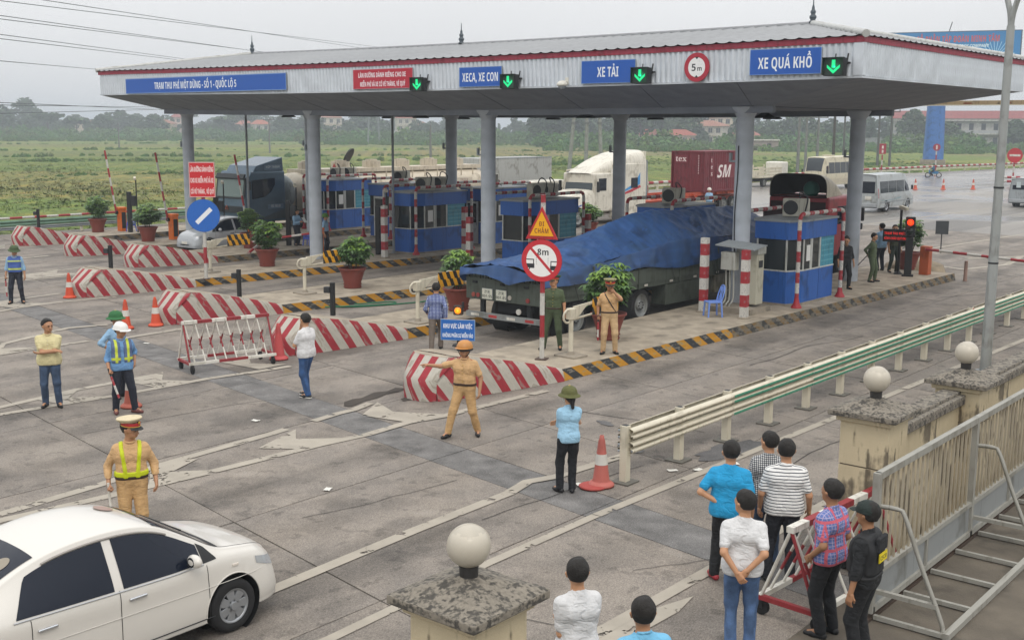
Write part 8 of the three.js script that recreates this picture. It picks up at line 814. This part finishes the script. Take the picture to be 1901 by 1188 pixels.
person('guard in black uniform and dark cap with a yellow back panel', [-4.38, 0, -11.05], -88, { h: 1.7, fat: 1.12, shirt: blackC, sleeve: 'long', tuck: true, trousers: blackC, hat: 'ball', hatM: cl(0x1d2a26), headYaw: -8, belt: M.black, skin: 2, hands: [[-0.28, 0.86, 0.06], [0.3, 0.84, 0.04]], vest: { y0: 1.04, paint: () => [0.012, 0.013, 0.015] }, extra(o, { up, R }) { const t = canvasTex(128, 64, (c, w, h) => { c.fillStyle = '#d9c41c'; c.fillRect(0, 0, w, h); c.fillStyle = '#222'; c.font = 'bold 44px sans-serif'; c.textAlign = 'center'; c.fillText('CSCĐ', w / 2, 48); }); part('back_panel', tf(rb(0, 0, 0, 0.22, 0.1, 0.012, 0.004), 0, up(1.22).y, -0.172), mat(0xd2bd1c, 0.7), o); part('back_lettering', tf(faceUV(0.21, 0.09), 0, up(1.22).y, -0.1795, 0, Math.PI), new THREE.MeshStandardMaterial({ map: t, roughness: 0.7 }), o, true); R('shoulder_patch', rb(0.245, up(1.27).y, 0.0, 0.02, 0.09, 0.07, 0.008), mat(0x2d3f78, 0.7), o); R('backpack_flap', rb(0, up(1.36).y, -0.15, 0.26, 0.16, 0.05, 0.02), blackC, o); R('collar_tab', rb(0.06, up(1.44).y, 0.07, 0.03, 0.05, 0.012, 0.004), redBand, o); R('yellow_cord', tube([up(1.2).add(V(0.1, 0, 0.14)), up(1.1).add(V(0.08, 0, 0.16)), up(1.03).add(V(0.02, 0, 0.15))], 0.012, 12, 6), mat(0xcdbb24, 0.6), o); } });
person('onlooker in white T-shirt at the bottom edge beside the lamp pillar', [-5.72, 0, -7.85], -118, { h: 1.7, fat: 1.0, shirt: whiteT, collar: false, trousers: jeans, headYaw: -16, hands: [[-0.02, 1.1, 0.24], [0.05, 1.1, 0.22]] });
person('onlooker in light blue shirt at the bottom edge, only head visible', [-4.8, 0, -7.5], -128, { h: 1.7, fat: 1.08, shirt: cl(0x79bfe4), trousers: navy, headYaw: -8, skin: 1 });
{ // rider on a motorbike far away
  const o = thing('motorbike', 'distant blue motorbike riding along the far plaza edge', 'motorbike', [-47.7, 0, -133.5], -1.0); const bm = mat(0x2a6f9e, 0.4, { map: null }); for (const z of [-0.62, 0.62]) { part('wheel', new THREE.TorusGeometry(0.27, 0.05, 8, 24).rotateY(Math.PI / 2).translate(0, 0.31, z), tyreM, o); } part('frame', [rb(0, 0.6, -0.1, 0.22, 0.3, 0.9, 0.08)], bm, o); part('front_shield', rb(0, 0.75, 0.45, 0.36, 0.5, 0.12, 0.06), bm, o); part('seat', rb(0, 0.78, -0.3, 0.26, 0.1, 0.8, 0.04), M.black, o); part('fork', rod(V(0, 1.0, 0.42), V(0, 0.31, 0.62), 0.03, 8), M.steel, o); part('handlebar', rod(V(-0.34, 1.02, 0.38), V(0.34, 1.02, 0.38), 0.018, 8), M.dark, o); part('headlight', sph(0.09, 0, 0.95, 0.5, 12, 8), M.white, o);
  person('distant motorbike rider in dark blue jacket and helmet', [-47.7, 0, -133.5], -57, { far: 1, h: 1.7, pelvis: 0.84, shirt: cl(0x2f5a78), sleeve: 'long', trousers: navy, hat: 'moto', hatM: mat(0x3a6a5a, 0.4), feet: [[-0.17, 0.12, 0, 0.22], [0.17, 0.12, 0, 0.22]], hands: [[-0.3, 1.14, 0.36], [0.3, 1.14, 0.36]] });
}
// ---------- vegetation ----------
function crownGeo(seed, n, lobes, size) { // leaf clumps spread through several lobes: [x,y,z,rx,ry]
  const r = rng(seed), pos = [], col = [];
  for (let k = 0; k < n; k++) { const [lx, ly, lz, rx, ry] = lobes[Math.floor(r() * lobes.length)], a = r() * 6.283, u = r() * 2 - 1, q = Math.sqrt(1 - u * u), rad = Math.cbrt(0.2 + 0.8 * r()); const c = [lx + Math.cos(a) * q * rx * rad, ly + u * ry * rad, lz + Math.sin(a) * q * rx * rad], s = size * (0.5 + r()), t = 0.7 + 0.6 * r();
    for (let i = 0; i < 2; i++) { const th = r() * 6.283, ti = (r() - 0.5) * 2.2, ex = [Math.cos(th) * s, Math.sin(ti) * s * 0.5, Math.sin(th) * s], ey = [-Math.sin(th) * Math.sin(ti) * s * 0.6, Math.cos(ti) * s * 0.6, Math.cos(th) * Math.sin(ti) * s * 0.6]; const P = (f, g) => [0, 1, 2].map((j) => c[j] + ex[j] * f + ey[j] * g); pos.push(...P(-1, -0.3), ...P(0.6, -1), ...P(0.3, 1), ...P(-1, -0.3), ...P(0.3, 1), ...P(-0.7, 0.8)); for (let j = 0; j < 6; j++) col.push(0.05 * t, 0.088 * t, 0.03 * t); } }
  const g = new THREE.BufferGeometry(); g.setAttribute('position', new THREE.Float32BufferAttribute(pos, 3)); g.setAttribute('color', new THREE.Float32BufferAttribute(col, 3)); g.computeVertexNormals(); return boxUV(g);
}
const farLeaf = new THREE.MeshStandardMaterial({ vertexColors: true, roughness: 0.9, side: THREE.DoubleSide });
const crownKinds = [crownGeo(1, 600, [[0, 6.5, 0, 3.6, 3], [2, 5.2, 1, 2.8, 2.4], [-2.2, 5.4, -0.6, 2.6, 2.3], [0.4, 8.6, 0, 2, 1.8]], 0.5), crownGeo(2, 380, [[0, 9, 0, 1.8, 2.6], [0.6, 12.2, 0.2, 1.4, 2], [-0.7, 6.2, 0, 2, 1.9], [0.4, 14.4, 0, 0.8, 1.2]], 0.55), crownGeo(3, 640, [[-2.6, 4.6, 0, 2.9, 2.6], [2.7, 4.4, 0.5, 3, 2.5], [0, 5.8, -1, 3.2, 2.7], [0.4, 3.2, 1.4, 3.6, 1.9]], 0.5), crownGeo(5, 300, [[0, 7.4, 0, 3.4, 0.9], [0, 7, 0, 1.4, 0.7], [1.8, 6.4, 0.4, 1.5, 0.5], [-1.7, 6.5, -0.3, 1.5, 0.5]], 0.8)];
const trunkM = mat(0x4b4036, 0.95), trunkG = [6, 10, 5, 7].map((h, i) => join([rod(V(0, -0.6, 0), V(0.1, h * 0.8, 0), 0.24, 7, 0.1), rod(V(0.05, h * 0.45, 0), V(1.2, h * 0.85, 0.4), 0.1, 5, 0.04), rod(V(0.05, h * 0.5, 0), V(-1.1, h * 0.85, -0.4), 0.1, 5, 0.04)]));
const zone = (b) => (b > 58 ? 'at the far left' : b > 53 ? 'behind the leftmost canopy column' : b > 46 ? 'between the left canopy columns' : b > 38 ? 'above the middle booths' : b > 31 ? 'above the white tractor' : b > 25 ? 'between the right canopy columns' : 'near the blue billboard column');
{
  const r = rng(404), kinds = ['broad rounded hazy trees', 'tall slender hazy trees', 'low spreading hazy trees', 'flat-topped hazy trees'], all = [];
  const rows = [[64, 50, 30, 600, 70, 1.35], [64, 50, 20, 690, 60, 1.55], [51, 37, 30, 560, 70, 1.2], [51, 37, 16, 650, 60, 1.4], [38.5, 28, 40, 420, 70, 1.2], [37, 29, 18, 470, 40, 1.75], [29, 15, 46, 410, 60, 1.05], [28, 20, 14, 470, 40, 1.15]];
  for (const [b0, b1, n, d0, dv, sc] of rows) for (let i = 0; i < n; i++) { const b = lerp(b0, b1, (i + 0.2 + 0.6 * r()) / n), d = d0 + dv * r(), q = r(), k = q < 0.42 ? 0 : q < 0.54 ? 1 : q < 0.9 ? 2 : 3; if (b < 19.5 && d < 440 && r() < 0.6) { r(); continue; } const s = sc * (0.42 + 0.75 * Math.pow(r(), 1.3)) * (0.7 + 0.6 * vn(b * 0.9, 3, 0, 12)); const o = thing('tree', 'hazy tree', 'tree', [-d * Math.sin(b * DEG), -0.5, -d * Math.cos(b * DEG)], r() * 6, 'hazy trees beyond the fields'); o.scale.set(s * (1.0 + 0.7 * r()), s, s * (1.0 + 0.7 * r())); part('trunk', trunkG[k], trunkM, o, true); part('crown', crownKinds[k], farLeaf, o, true); all.push([kinds[k] + ' ' + zone(b), b, o]); }
  const ord = (n) => n + (n % 100 > 10 && n % 100 < 14 ? 'th' : ['th', 'st', 'nd', 'rd'][n % 10] ?? 'th'), seen = {}; all.sort((p, q) => q[1] - p[1]); for (const [k] of all) seen[k] = (seen[k] ?? 0) + 1; const cnt = {}; for (const [k, , o] of all) { cnt[k] = (cnt[k] ?? 0) + 1; o.userData.label = seen[k] === 1 ? 'only one of the ' + k : ord(cnt[k]) + ' from the left of the ' + k; }
}
function scatter(name, geo, m, n, place, col, seed) { const r = rng(seed), im = new THREE.InstancedMesh(geo, m, n), M4 = new THREE.Matrix4(), c = new THREE.Color(); for (let i = 0; i < n; i++) { const [x, y, z, s, sy] = place(r, i); M4.compose(V(x, y, z), new THREE.Quaternion().setFromAxisAngle(V(0, 1, 0), r() * 6.283), V(s, sy ?? s, s)); im.setMatrixAt(i, M4); col(c, r, x, z); im.setColorAt(i, c); } im.name = name; im.userData.kind = 'stuff'; scene.add(im); return im; }
const bushG = crownGeo(21, 130, [[0, 0.5, 0, 0.9, 0.6], [0.5, 0.35, 0.3, 0.6, 0.45], [-0.5, 0.4, -0.2, 0.6, 0.5]], 0.14), polar = (b, d, y = -0.55) => [-d * Math.sin(b * DEG), y, -d * Math.cos(b * DEG)];
tag(scatter('field_shrubs', bushG, farLeaf, 4200, (r, i) => { const f = i / 4200; let b, d, s; if (f < 0.5) { b = 15 + 50 * r(); const base = b > 50 ? 560 : b > 38 ? 470 : b > 28 ? 370 : 385; d = base * (0.8 + 0.27 * r()); s = d > base * 0.95 ? 2.2 + 2.6 * r() : 0.9 + 1.5 * r() * r(); if (vn(b * 1.1, d * 0.01, 0, 5) < 0.35) s *= 0.5; } else if (f < 0.68) { b = 34 + 31 * r(); const row = [150, 205, 236, 300, 395][Math.floor(r() * 5)]; d = row * (1 + 0.018 * Math.sin(b * 0.5 + row)) + (r() - 0.5) * 7; s = (0.2 + 0.34 * r()) * (0.4 + vn(b * 0.7, row, 0, 2)) * (row > 190 ? 1.3 : 1); } else { b = 20 + 20 * r(); d = 165 + 150 * r() * r() + (b > 30 ? 20 : 0); s = 0.15 + 0.5 * r() * vn(b * 0.8, d * 0.03, 0, 6); } const pp = polar(b, d); if (pp[0] > -60) s = 0.01; return [...pp, s, s * (0.7 + 0.5 * r())]; }, (c, r) => c.setRGB(1.6 + 0.8 * r(), 1.8 + 0.7 * r(), 1.3 + 0.7 * r()), 55), 'rows and thickets of green shrubs on the field dikes', 'shrubs');
{ // grass blades: narrow leaning tufts
  const r = rng(8), pos = [], col = []; for (let k = 0; k < 7; k++) { const a = r() * 6.283, x = (r() - 0.5) * 0.5, z = (r() - 0.5) * 0.5, w = 0.02 + 0.018 * r(), h = 0.3 + 0.3 * r(), dx = Math.cos(a), dz = Math.sin(a), l = 0.25 * r(); pos.push(x - dz * w, 0, z + dx * w, x + dz * w, 0, z - dx * w, x + dx * l, h, z + dz * l); const t = 0.8 + 0.5 * r(); for (let j = 0; j < 3; j++) col.push(0.12 * t, 0.17 * t, 0.04 * t); }
  const g = new THREE.BufferGeometry(); g.setAttribute('position', new THREE.Float32BufferAttribute(pos, 3)); g.setAttribute('color', new THREE.Float32BufferAttribute(col, 3)); g.computeVertexNormals(); { const nn = g.attributes.normal; for (let i = 0; i < nn.count; i++) nn.setXYZ(i, 0, 1, 0); }
  tag(scatter('field_grass', boxUV(g), farLeaf, 26000, (q) => { let b, d, x, z; do { b = 13 + 53 * q(); d = 55 + 170 * Math.pow(q(), 1.35); x = -d * Math.sin(b * DEG); z = -d * Math.cos(b * DEG); } while (x > -59 + (z < -130 ? (-130 - z) * 0.1 : 0)); const s = (0.6 + 0.8 * q()) * (0.6 + 0.8 * vn(x * 0.08, z * 0.08, 0, 3)); return [x, -0.5, z, s, s * 0.3]; }, (c, q, x, z) => { const n = fbm(x * 0.05, z * 0.05, 4096, 3, 4), b = step(0.46, 0.62, n), t = 0.8 + 0.5 * q(); c.setRGB((1.9 + 0.5 * b) * t, (1.95 - 0.2 * b) * t, (1.9 + 0.9 * b) * t); }, 77), 'rough green and olive grass covering the flat fields', 'grass');
}
// ---------- distant houses ----------
const hw = [0xcfc6b6, 0xd3cdc2, 0xc9b79e, 0xd0bdb4, 0xc6c3ba].map((c) => mat(c, 0.85, { map: T.grime })), roofC = [0x9c5444, 0xa5604a, 0x8f4f48, 0x9a6a58].map((c) => mat(c, 0.8, { map: T.grime })), winD = mat(0x3a4044, 0.3, { map: null });
function house(label, x, z, w, d, st, hi, ri, turn) { const o = thing('house', label, 'house', [x, -0.5, z], turn, 'houses of the village'), H = st * 3.4; part('wall', bb(-w / 2, 0, -d / 2, w / 2, H, d / 2), hw[hi % 5], o); const rf = part('roof', (() => { const g = new THREE.CylinderGeometry(0.35, 1, 1, 4, 1).rotateY(Math.PI / 4); g.scale((w + 1.2) / 1.414, 2.1, (d + 1.2) / 1.414); return g.translate(0, H + 1.05, 0); })(), roofC[ri % 4], o); for (let s = 0; s < st; s++) { part('floor_band', bb(-w / 2 - 0.15, s * 3.4 + 3.2, d / 2 - 0.1, w / 2 + 0.15, s * 3.4 + 3.4, d / 2 + 0.5), hw[(hi + 1) % 5], o); const n = Math.max(2, Math.round(w / 3.2)); for (let i = 0; i < n; i++) { const cx = lerp(-w / 2, w / 2, (i + 0.5) / n), wn = part('window', rb(cx, s * 3.4 + 1.75, d / 2 + 0.02, 1.5, 1.7, 0.12, 0.03), winD, o); part('window_frame', bb(cx - 0.04, s * 3.4 + 0.9, d / 2 + 0.08, cx + 0.04, s * 3.4 + 2.6, d / 2 + 0.12), M.white, wn); } } return o; }
[[-536, -311, 16, 10, 2, 'low house with orange roof at the far left, first of two'], [-548, -330, 15, 10, 2, 'low house with orange roof at the far left, second of two'], [-499, -333, 14, 10, 3, 'pinkish house beside the leftmost canopy column'], [-512, -351, 11, 9, 3, 'white house with balcony beside the leftmost canopy column'], [-440, -346, 9, 9, 3, 'cube-like cream house with red roof between the left columns'], [-496, -404, 14, 10, 2, 'low red-roofed house right of the thin pole'], [-419, -371, 13, 10, 3, 'white house with stepped red roof, left of the village centre'], [-444, -403, 11, 9, 3, 'tall house in the village centre'], [-425, -395, 16, 10, 3, 'wide red-roofed house right of the village centre'], [-395, -397, 12, 10, 3, 'yellowish house behind the thin grey pole'], [-446, -459, 10, 9, 3, 'narrow house left of the middle rear column'], [-441, -478, 10, 9, 3, 'small hazy house right of the middle rear column'], [-516, -395, 14, 10, 2, 'hazy house behind the tanker truck'], [-209, -341, 14, 10, 2, 'white house with bright red roof above the red container'], [-212, -362, 22, 12, 3, 'large pink house behind the trees above the container'], [-211, -375, 14, 10, 3, 'house with dull red roof left of the right front column'], [-228, -353, 11, 8, 1, 'pale low house on the wooded rise'], [-190, -352, 12, 9, 1, 'low house hidden beside the right front column']].forEach(([x, z, w, d, st, l], i) => house(l, x * 1.06, z * 1.06, w * 0.8, d, Math.max(1, st - (i % 3 ? 1 : 0)), i, i * 3 + 1, 0.9 + 0.25 * Math.sin(i * 2.1) - (x > -300 ? 0.4 : 0)));
{ // long two-storey building with red roof at the right
  const o = thing('long_building', 'long two-storey white building with red roof behind the billboard column', 'building', [-118, -0.5, -402], 0.33), W = 76, wm = mat(0xc9c9c4, 0.85, { map: T.grime }); part('wall', bb(-W / 2, 0, -8, W / 2, 9.6, 0), wm, o); part('roof', tf(ext([[-9.2, 0], [0.8, 0], [-3.5, 2.6], [-5, 2.6]], W + 1, 0), W / 2 + 0.5, 9.6, 0, 0, -Math.PI / 2).rotateY(0), mat(0x8d4a48, 0.8, { map: T.grime }), o);
  for (let f = 0; f < 2; f++) { part('gallery_slab', bb(-W / 2, 4.4 + f * 4.4, 0, W / 2, 4.75 + f * 4.4, 1.8), wm, o); for (let i = 0; i < 20; i++) { const x = -W / 2 + 2 + i * 3.8; part('window', bb(x - 0.7, 1.2 + f * 4.6, -0.02, x + 0.7, 3.4 + f * 4.6, 0.06), winD, o); if (i % 2 === 0) part('pillar', bb(x + 1.7, f * 4.6, 1.5, x + 2.0, 4.4 + f * 4.5, 1.8), wm, o); } part('railing', bb(-W / 2, 4.75 + f * 0, 1.7, W / 2, 5.7, 1.8 + f * 0.01), mat(0xb9bcbc, 0.8), o); }
  const s = thing('shed', 'small grey shed with pale flat roof behind the red container', 'shed', [-151.6, -0.5, -293], 0.5); part('wall', bb(-3.4, 0, -2.5, 3.4, 2.7, 2.5), mat(0x9a8f86, 0.9, { map: T.grime }), s); part('roof', bb(-3.8, 2.7, -2.9, 3.8, 2.95, 2.9), M.white, s); part('door', bb(0.4, 0, 2.48, 1.5, 2, 2.54), M.dark, s);
  const w = thing('yard_wall', 'long low grey wall in front of the trees left of the billboard', 'wall', [-139.5, -0.5, -353], 0.37); for (let i = 0; i < 6; i++) part('wall_panel', bb(-9.5 + i * 3.2, 0, -0.15, -6.35 + i * 3.2, 3.2 + 0.2 * Math.sin(i * 2), 0.15), mat(0x8f9494, 0.9, { map: T.grime }), w);
}
// ---------- billboard ----------
{
  const o = thing('billboard', 'huge blue billboard with red lettering on a faceted blue column', 'billboard', [-72, -0.5, -200.8], 0.3); part('column', new THREE.CylinderGeometry(1.35, 1.75, 16, 6).rotateY(0.4).translate(0, 8, 0), mat(0x3f74c0, 0.5, { map: T.grime }), o); part('footing', bb(-2, 0, -2, 2, 0.9, 2), M.concrete, o);
  const t = canvasTex(1024, 320, (c, w, h) => { const g = c.createLinearGradient(0, 0, 0, h); g.addColorStop(0, '#1f78b4'); g.addColorStop(1, '#2a86c4'); c.fillStyle = g; c.fillRect(0, 0, w, h); c.strokeStyle = '#bfe0f0'; c.lineWidth = 4; for (let i = 0; i < 15; i++) { const a = Math.PI * (1.02 + i / 15 * 0.96); c.beginPath(); c.moveTo(840, 190); c.lineTo(840 + Math.cos(a) * 150, 190 + Math.sin(a) * 120); c.stroke(); } c.fillStyle = '#dff0f6'; c.beginPath(); c.arc(840, 190, 26, Math.PI, 0); c.fill(); c.lineWidth = 2; c.fillStyle = '#d8452e'; vn_text(c, 'CÔNG TY CỔ PHẦN TẬP ĐOÀN MINH TÂM', 450, 74, 64, 840, 'bold', 2, 0.8); c.fillStyle = '#eaf2f4'; c.font = 'italic bold 30px sans-serif'; c.textAlign = 'center'; c.fillText('MINH TAM GROUP JOINT STOCK COMPANY', 480, 112); c.fillStyle = '#c23a4a'; c.beginPath(); c.moveTo(950, 24); c.quadraticCurveTo(985, 70, 962, 100); c.lineTo(938, 100); c.quadraticCurveTo(915, 70, 950, 24); c.fill(); c.strokeStyle = '#cfa070'; c.lineWidth = 6; c.beginPath(); c.arc(948, 132, 14, 0, 7); c.stroke(); grit(c, w, h, 100, 6); });
  part('board', rb(2.0, 18.5, 0, 21.4, 7.6, 1.6, 0.05), mat(0x5a6a78, 0.7), o); part('printed_face', faceUV(21, 7.3).translate(2.0, 18.5, 0.82), new THREE.MeshStandardMaterial({ map: t, roughness: 0.5 }), o, true); part('lightning_rod', rod(V(1.2, 22, 0), V(1.7, 23.9, 0), 0.08, 6), M.dark, o);
}
// ---------- poles and wires ----------
function pole(label, x, z, h, arm = 0, twin = 0, hex = 0x7d7f80) { const o = thing('utility_pole', label, 'pole', [x, -0.5, z], 0.5); const m = mat(hex, 0.85, { map: T.grime }); part('shaft', rod(V(0, 0, 0), V(0, h, 0), 0.22, 8, 0.13), m, o); if (twin) part('shaft', rod(V(twin, 0, 0), V(twin, h, 0), 0.22, 8, 0.13), m, o); for (let i = 0; i < arm; i++) { part('cross_arm', bb(-1.3, h - 0.3 - i * 0.9, -0.08, 1.3 + twin, h - 0.15 - i * 0.9, 0.08), m, o); for (const q of [-1.2, 0.3, 1.2 + twin]) part('insulator', cyl(0.09, 0.05, 0.3, q, h - 0.15 - i * 0.9, 0, 8), M.dark, o); } return o; }
[['slim pole standing in the left field', -272, -168, 6.6], ['thin pole in the field left of the thin canopy pole', -203, -162, 7.5, 1], ['thin pole in the field behind the tanker', -124, -130, 6.3], ['pale lamp pole behind the dropside truck', -65.3, -135, 8.8], ['double pole with cross arms behind the minibus', -73.1, -153.5, 8.7, 2, 1.6], ['tall dark wooden pole between the right columns', -65.6, -146, 11, 0, 0, 0x4d4a46], ['pole with one cross arm left of the right rear column', -76.5, -174, 8.7, 1, 0, 0x5f6161], ['double pole with long cross arm right of the right rear column', -75.5, -185.2, 9, 1, 1.9, 0x5f6161]].forEach((a) => pole(...a));
{ const o = thing('tripod_pole', 'tall three-legged tapered pole behind the white tractor', 'pole', [-88.2, -0.5, -121.4], 0.6); for (const [x, t] of [[-2.2, -1.1], [0, 0.1], [2.0, 1.4]]) { part('leg', rod(V(x, 0, 0), V(t, 13.6, 0), 0.28, 10, 0.18), mat(0x8f9290, 0.8, { map: T.grime }), o); part('collar', cyl(0.34, 0.34, 0.3, lerp(x, t, 0.48), 6.4, 0, 10), mat(0x77797a, 0.7), o); } part('crown_plate', bb(-1.4, 13.4, -0.3, 1.7, 13.6, 0.3), M.grey, o); }
[[[-135.7, 20.5, -72.6], [-244.2, 27.5, -222.0]], [[-137.1, 20.0, -70.0], [-244.2, 28.2, -222.0]], [[-137.3, 18.3, -70.0], [-254.8, 24.6, -209.9]], [[-137.3, 17.9, -70.0], [-255.6, 24.9, -208.8]], [[-137.3, 16.1, -69.7], [-268.6, 22.7, -191.6]], [[-137.3, 15.6, -69.7], [-268.0, 22.2, -192.7]], [[-137.3, 13.0, -69.5], [-280.3, 19.6, -174.2]], [[-137.5, 8.1, -69.3], [-272.1, 9.5, -186.6]], [[-137.5, 7.8, -69.3], [-272.1, 10.3, -186.6]], [[-137.5, 6.8, -69.3], [-272.1, 9.9, -186.6]]].forEach(([a, b], i) => { const A = V(...a), B = V(...b), d = B.clone().sub(A), q = []; for (let k = 0; k <= 20; k++) { const t = lerp(-0.3, i > 6 ? 2 : 1.4, k / 20); q.push(A.clone().addScaledVector(d, t).add(V(0, i > 6 ? 0 : -0.0, 0))); } const o = thing('power_line', ['topmost power line crossing the sky at the left', 'second power line from the top', 'third power line from the top', 'fourth power line from the top', 'fifth power line from the top', 'sixth power line from the top', 'lone power line reaching the canopy edge', 'upper wire crossing in front of the left trees', 'middle wire crossing in front of the left trees', 'lowest wire crossing in front of the left trees'][i], 'power line'); part('wire', tube(q, 0.05, 40, 5), mat(0x55595d, 0.7), o); });
for (const [x, z, h, w] of [[-102.6, -24.2, 24, 'beyond the left edge of the fields'], [-290, -276, 32, 'far behind the canopy']]) { const o = thing('power_mast', 'tall steel power mast carrying the lines ' + w, 'mast', [x, -0.5, z], 0.9); for (const [a, b] of [[-1, -1], [1, -1], [-1, 1], [1, 1]]) part('mast_leg', rod(V(a * 2, 0, b * 2), V(a * 0.3, h, b * 0.3), 0.12, 6), M.steel, o); for (let k = 1; k < 5; k++) part('mast_arm', bb(-9, h - k * 3.4, -0.15, 9, h - k * 3.4 + 0.3, 0.15), M.steel, o); }
{ const o = thing('sign_gantry', 'rusty cream gantry beam crossing the road behind the canopy at right', 'gantry', [-14, 6.72, -60]); part('beam', rb(-1, 0.11, 0, 17, 0.2, 0.3, 0.03), mat(0xb3aa9a, 0.8, { map: T.stain }), o); part('lower_flange', bb(-9.5, -0.03, -0.2, 7.5, 0.01, 0.2), M.cream, o); part('post', cyl(0.2, 0.16, 6.9, 6.8, -6.72, 0, 12), M.grey, o); for (let i = 0; i < 8; i++) part('rust_plate', bb(-8 + i * 1.9, 0.04, 0.151, -7.6 + i * 1.9, 0.12, 0.158), mat(0x7a4a34, 0.9, { map: T.grime }), o); }
// far road signs
function farSign(label, x, z, h, build) { const o = thing('far_sign', label, 'road sign', [x, 0, z], 0.45); part('pole', rwRod(V(0, -0.5, 0), V(0, h, 0), 0.08, 1.2, 10), rwM, o, true); build(o, h); }
farSign('round red no-entry sign with white bar at the right', -35.1, -120.4, 3.0, (o, h) => { part('disc', tf(cyl(0.72, 0.72, 0.05, 0, 0, 0, 32), 0, h, 0.08, Math.PI / 2), mat(0xbd2630, 0.5), o); part('white_bar', box(0, h, 0.14, 1.0, 0.2, 0.012), M.white, o); for (const y of [0.45, 0.85]) part('striped_board', (() => { const g = rwRod(V(-1.4, y, 0.2), V(1.4, y, 0.2), 0.14, 0.8, 6); return g; })(), rwM, o, true); });
farSign('round red sign in front of the billboard column', -49.3, -138.5, 3.4, (o, h) => { part('disc', tf(cyl(0.42, 0.42, 0.05, 0, 0, 0, 28), 0, h, 0.08, Math.PI / 2), mat(0xa33040, 0.5), o); part('white_mark', box(0, h, 0.14, 0.16, 0.5, 0.012), M.white, o); });
farSign('red rectangular sign left of the billboard column', -53.9, -133.6, 3.2, (o, h) => { part('panel', rb(0, h, 0.08, 0.75, 1.2, 0.05, 0.02), mat(0xa32c3c, 0.5), o); for (const y of [-0.3, 0.2]) part('white_mark', box(0, h + y, 0.115, 0.2, 0.35, 0.012), M.white, o); });
renderer.render(scene, camera);
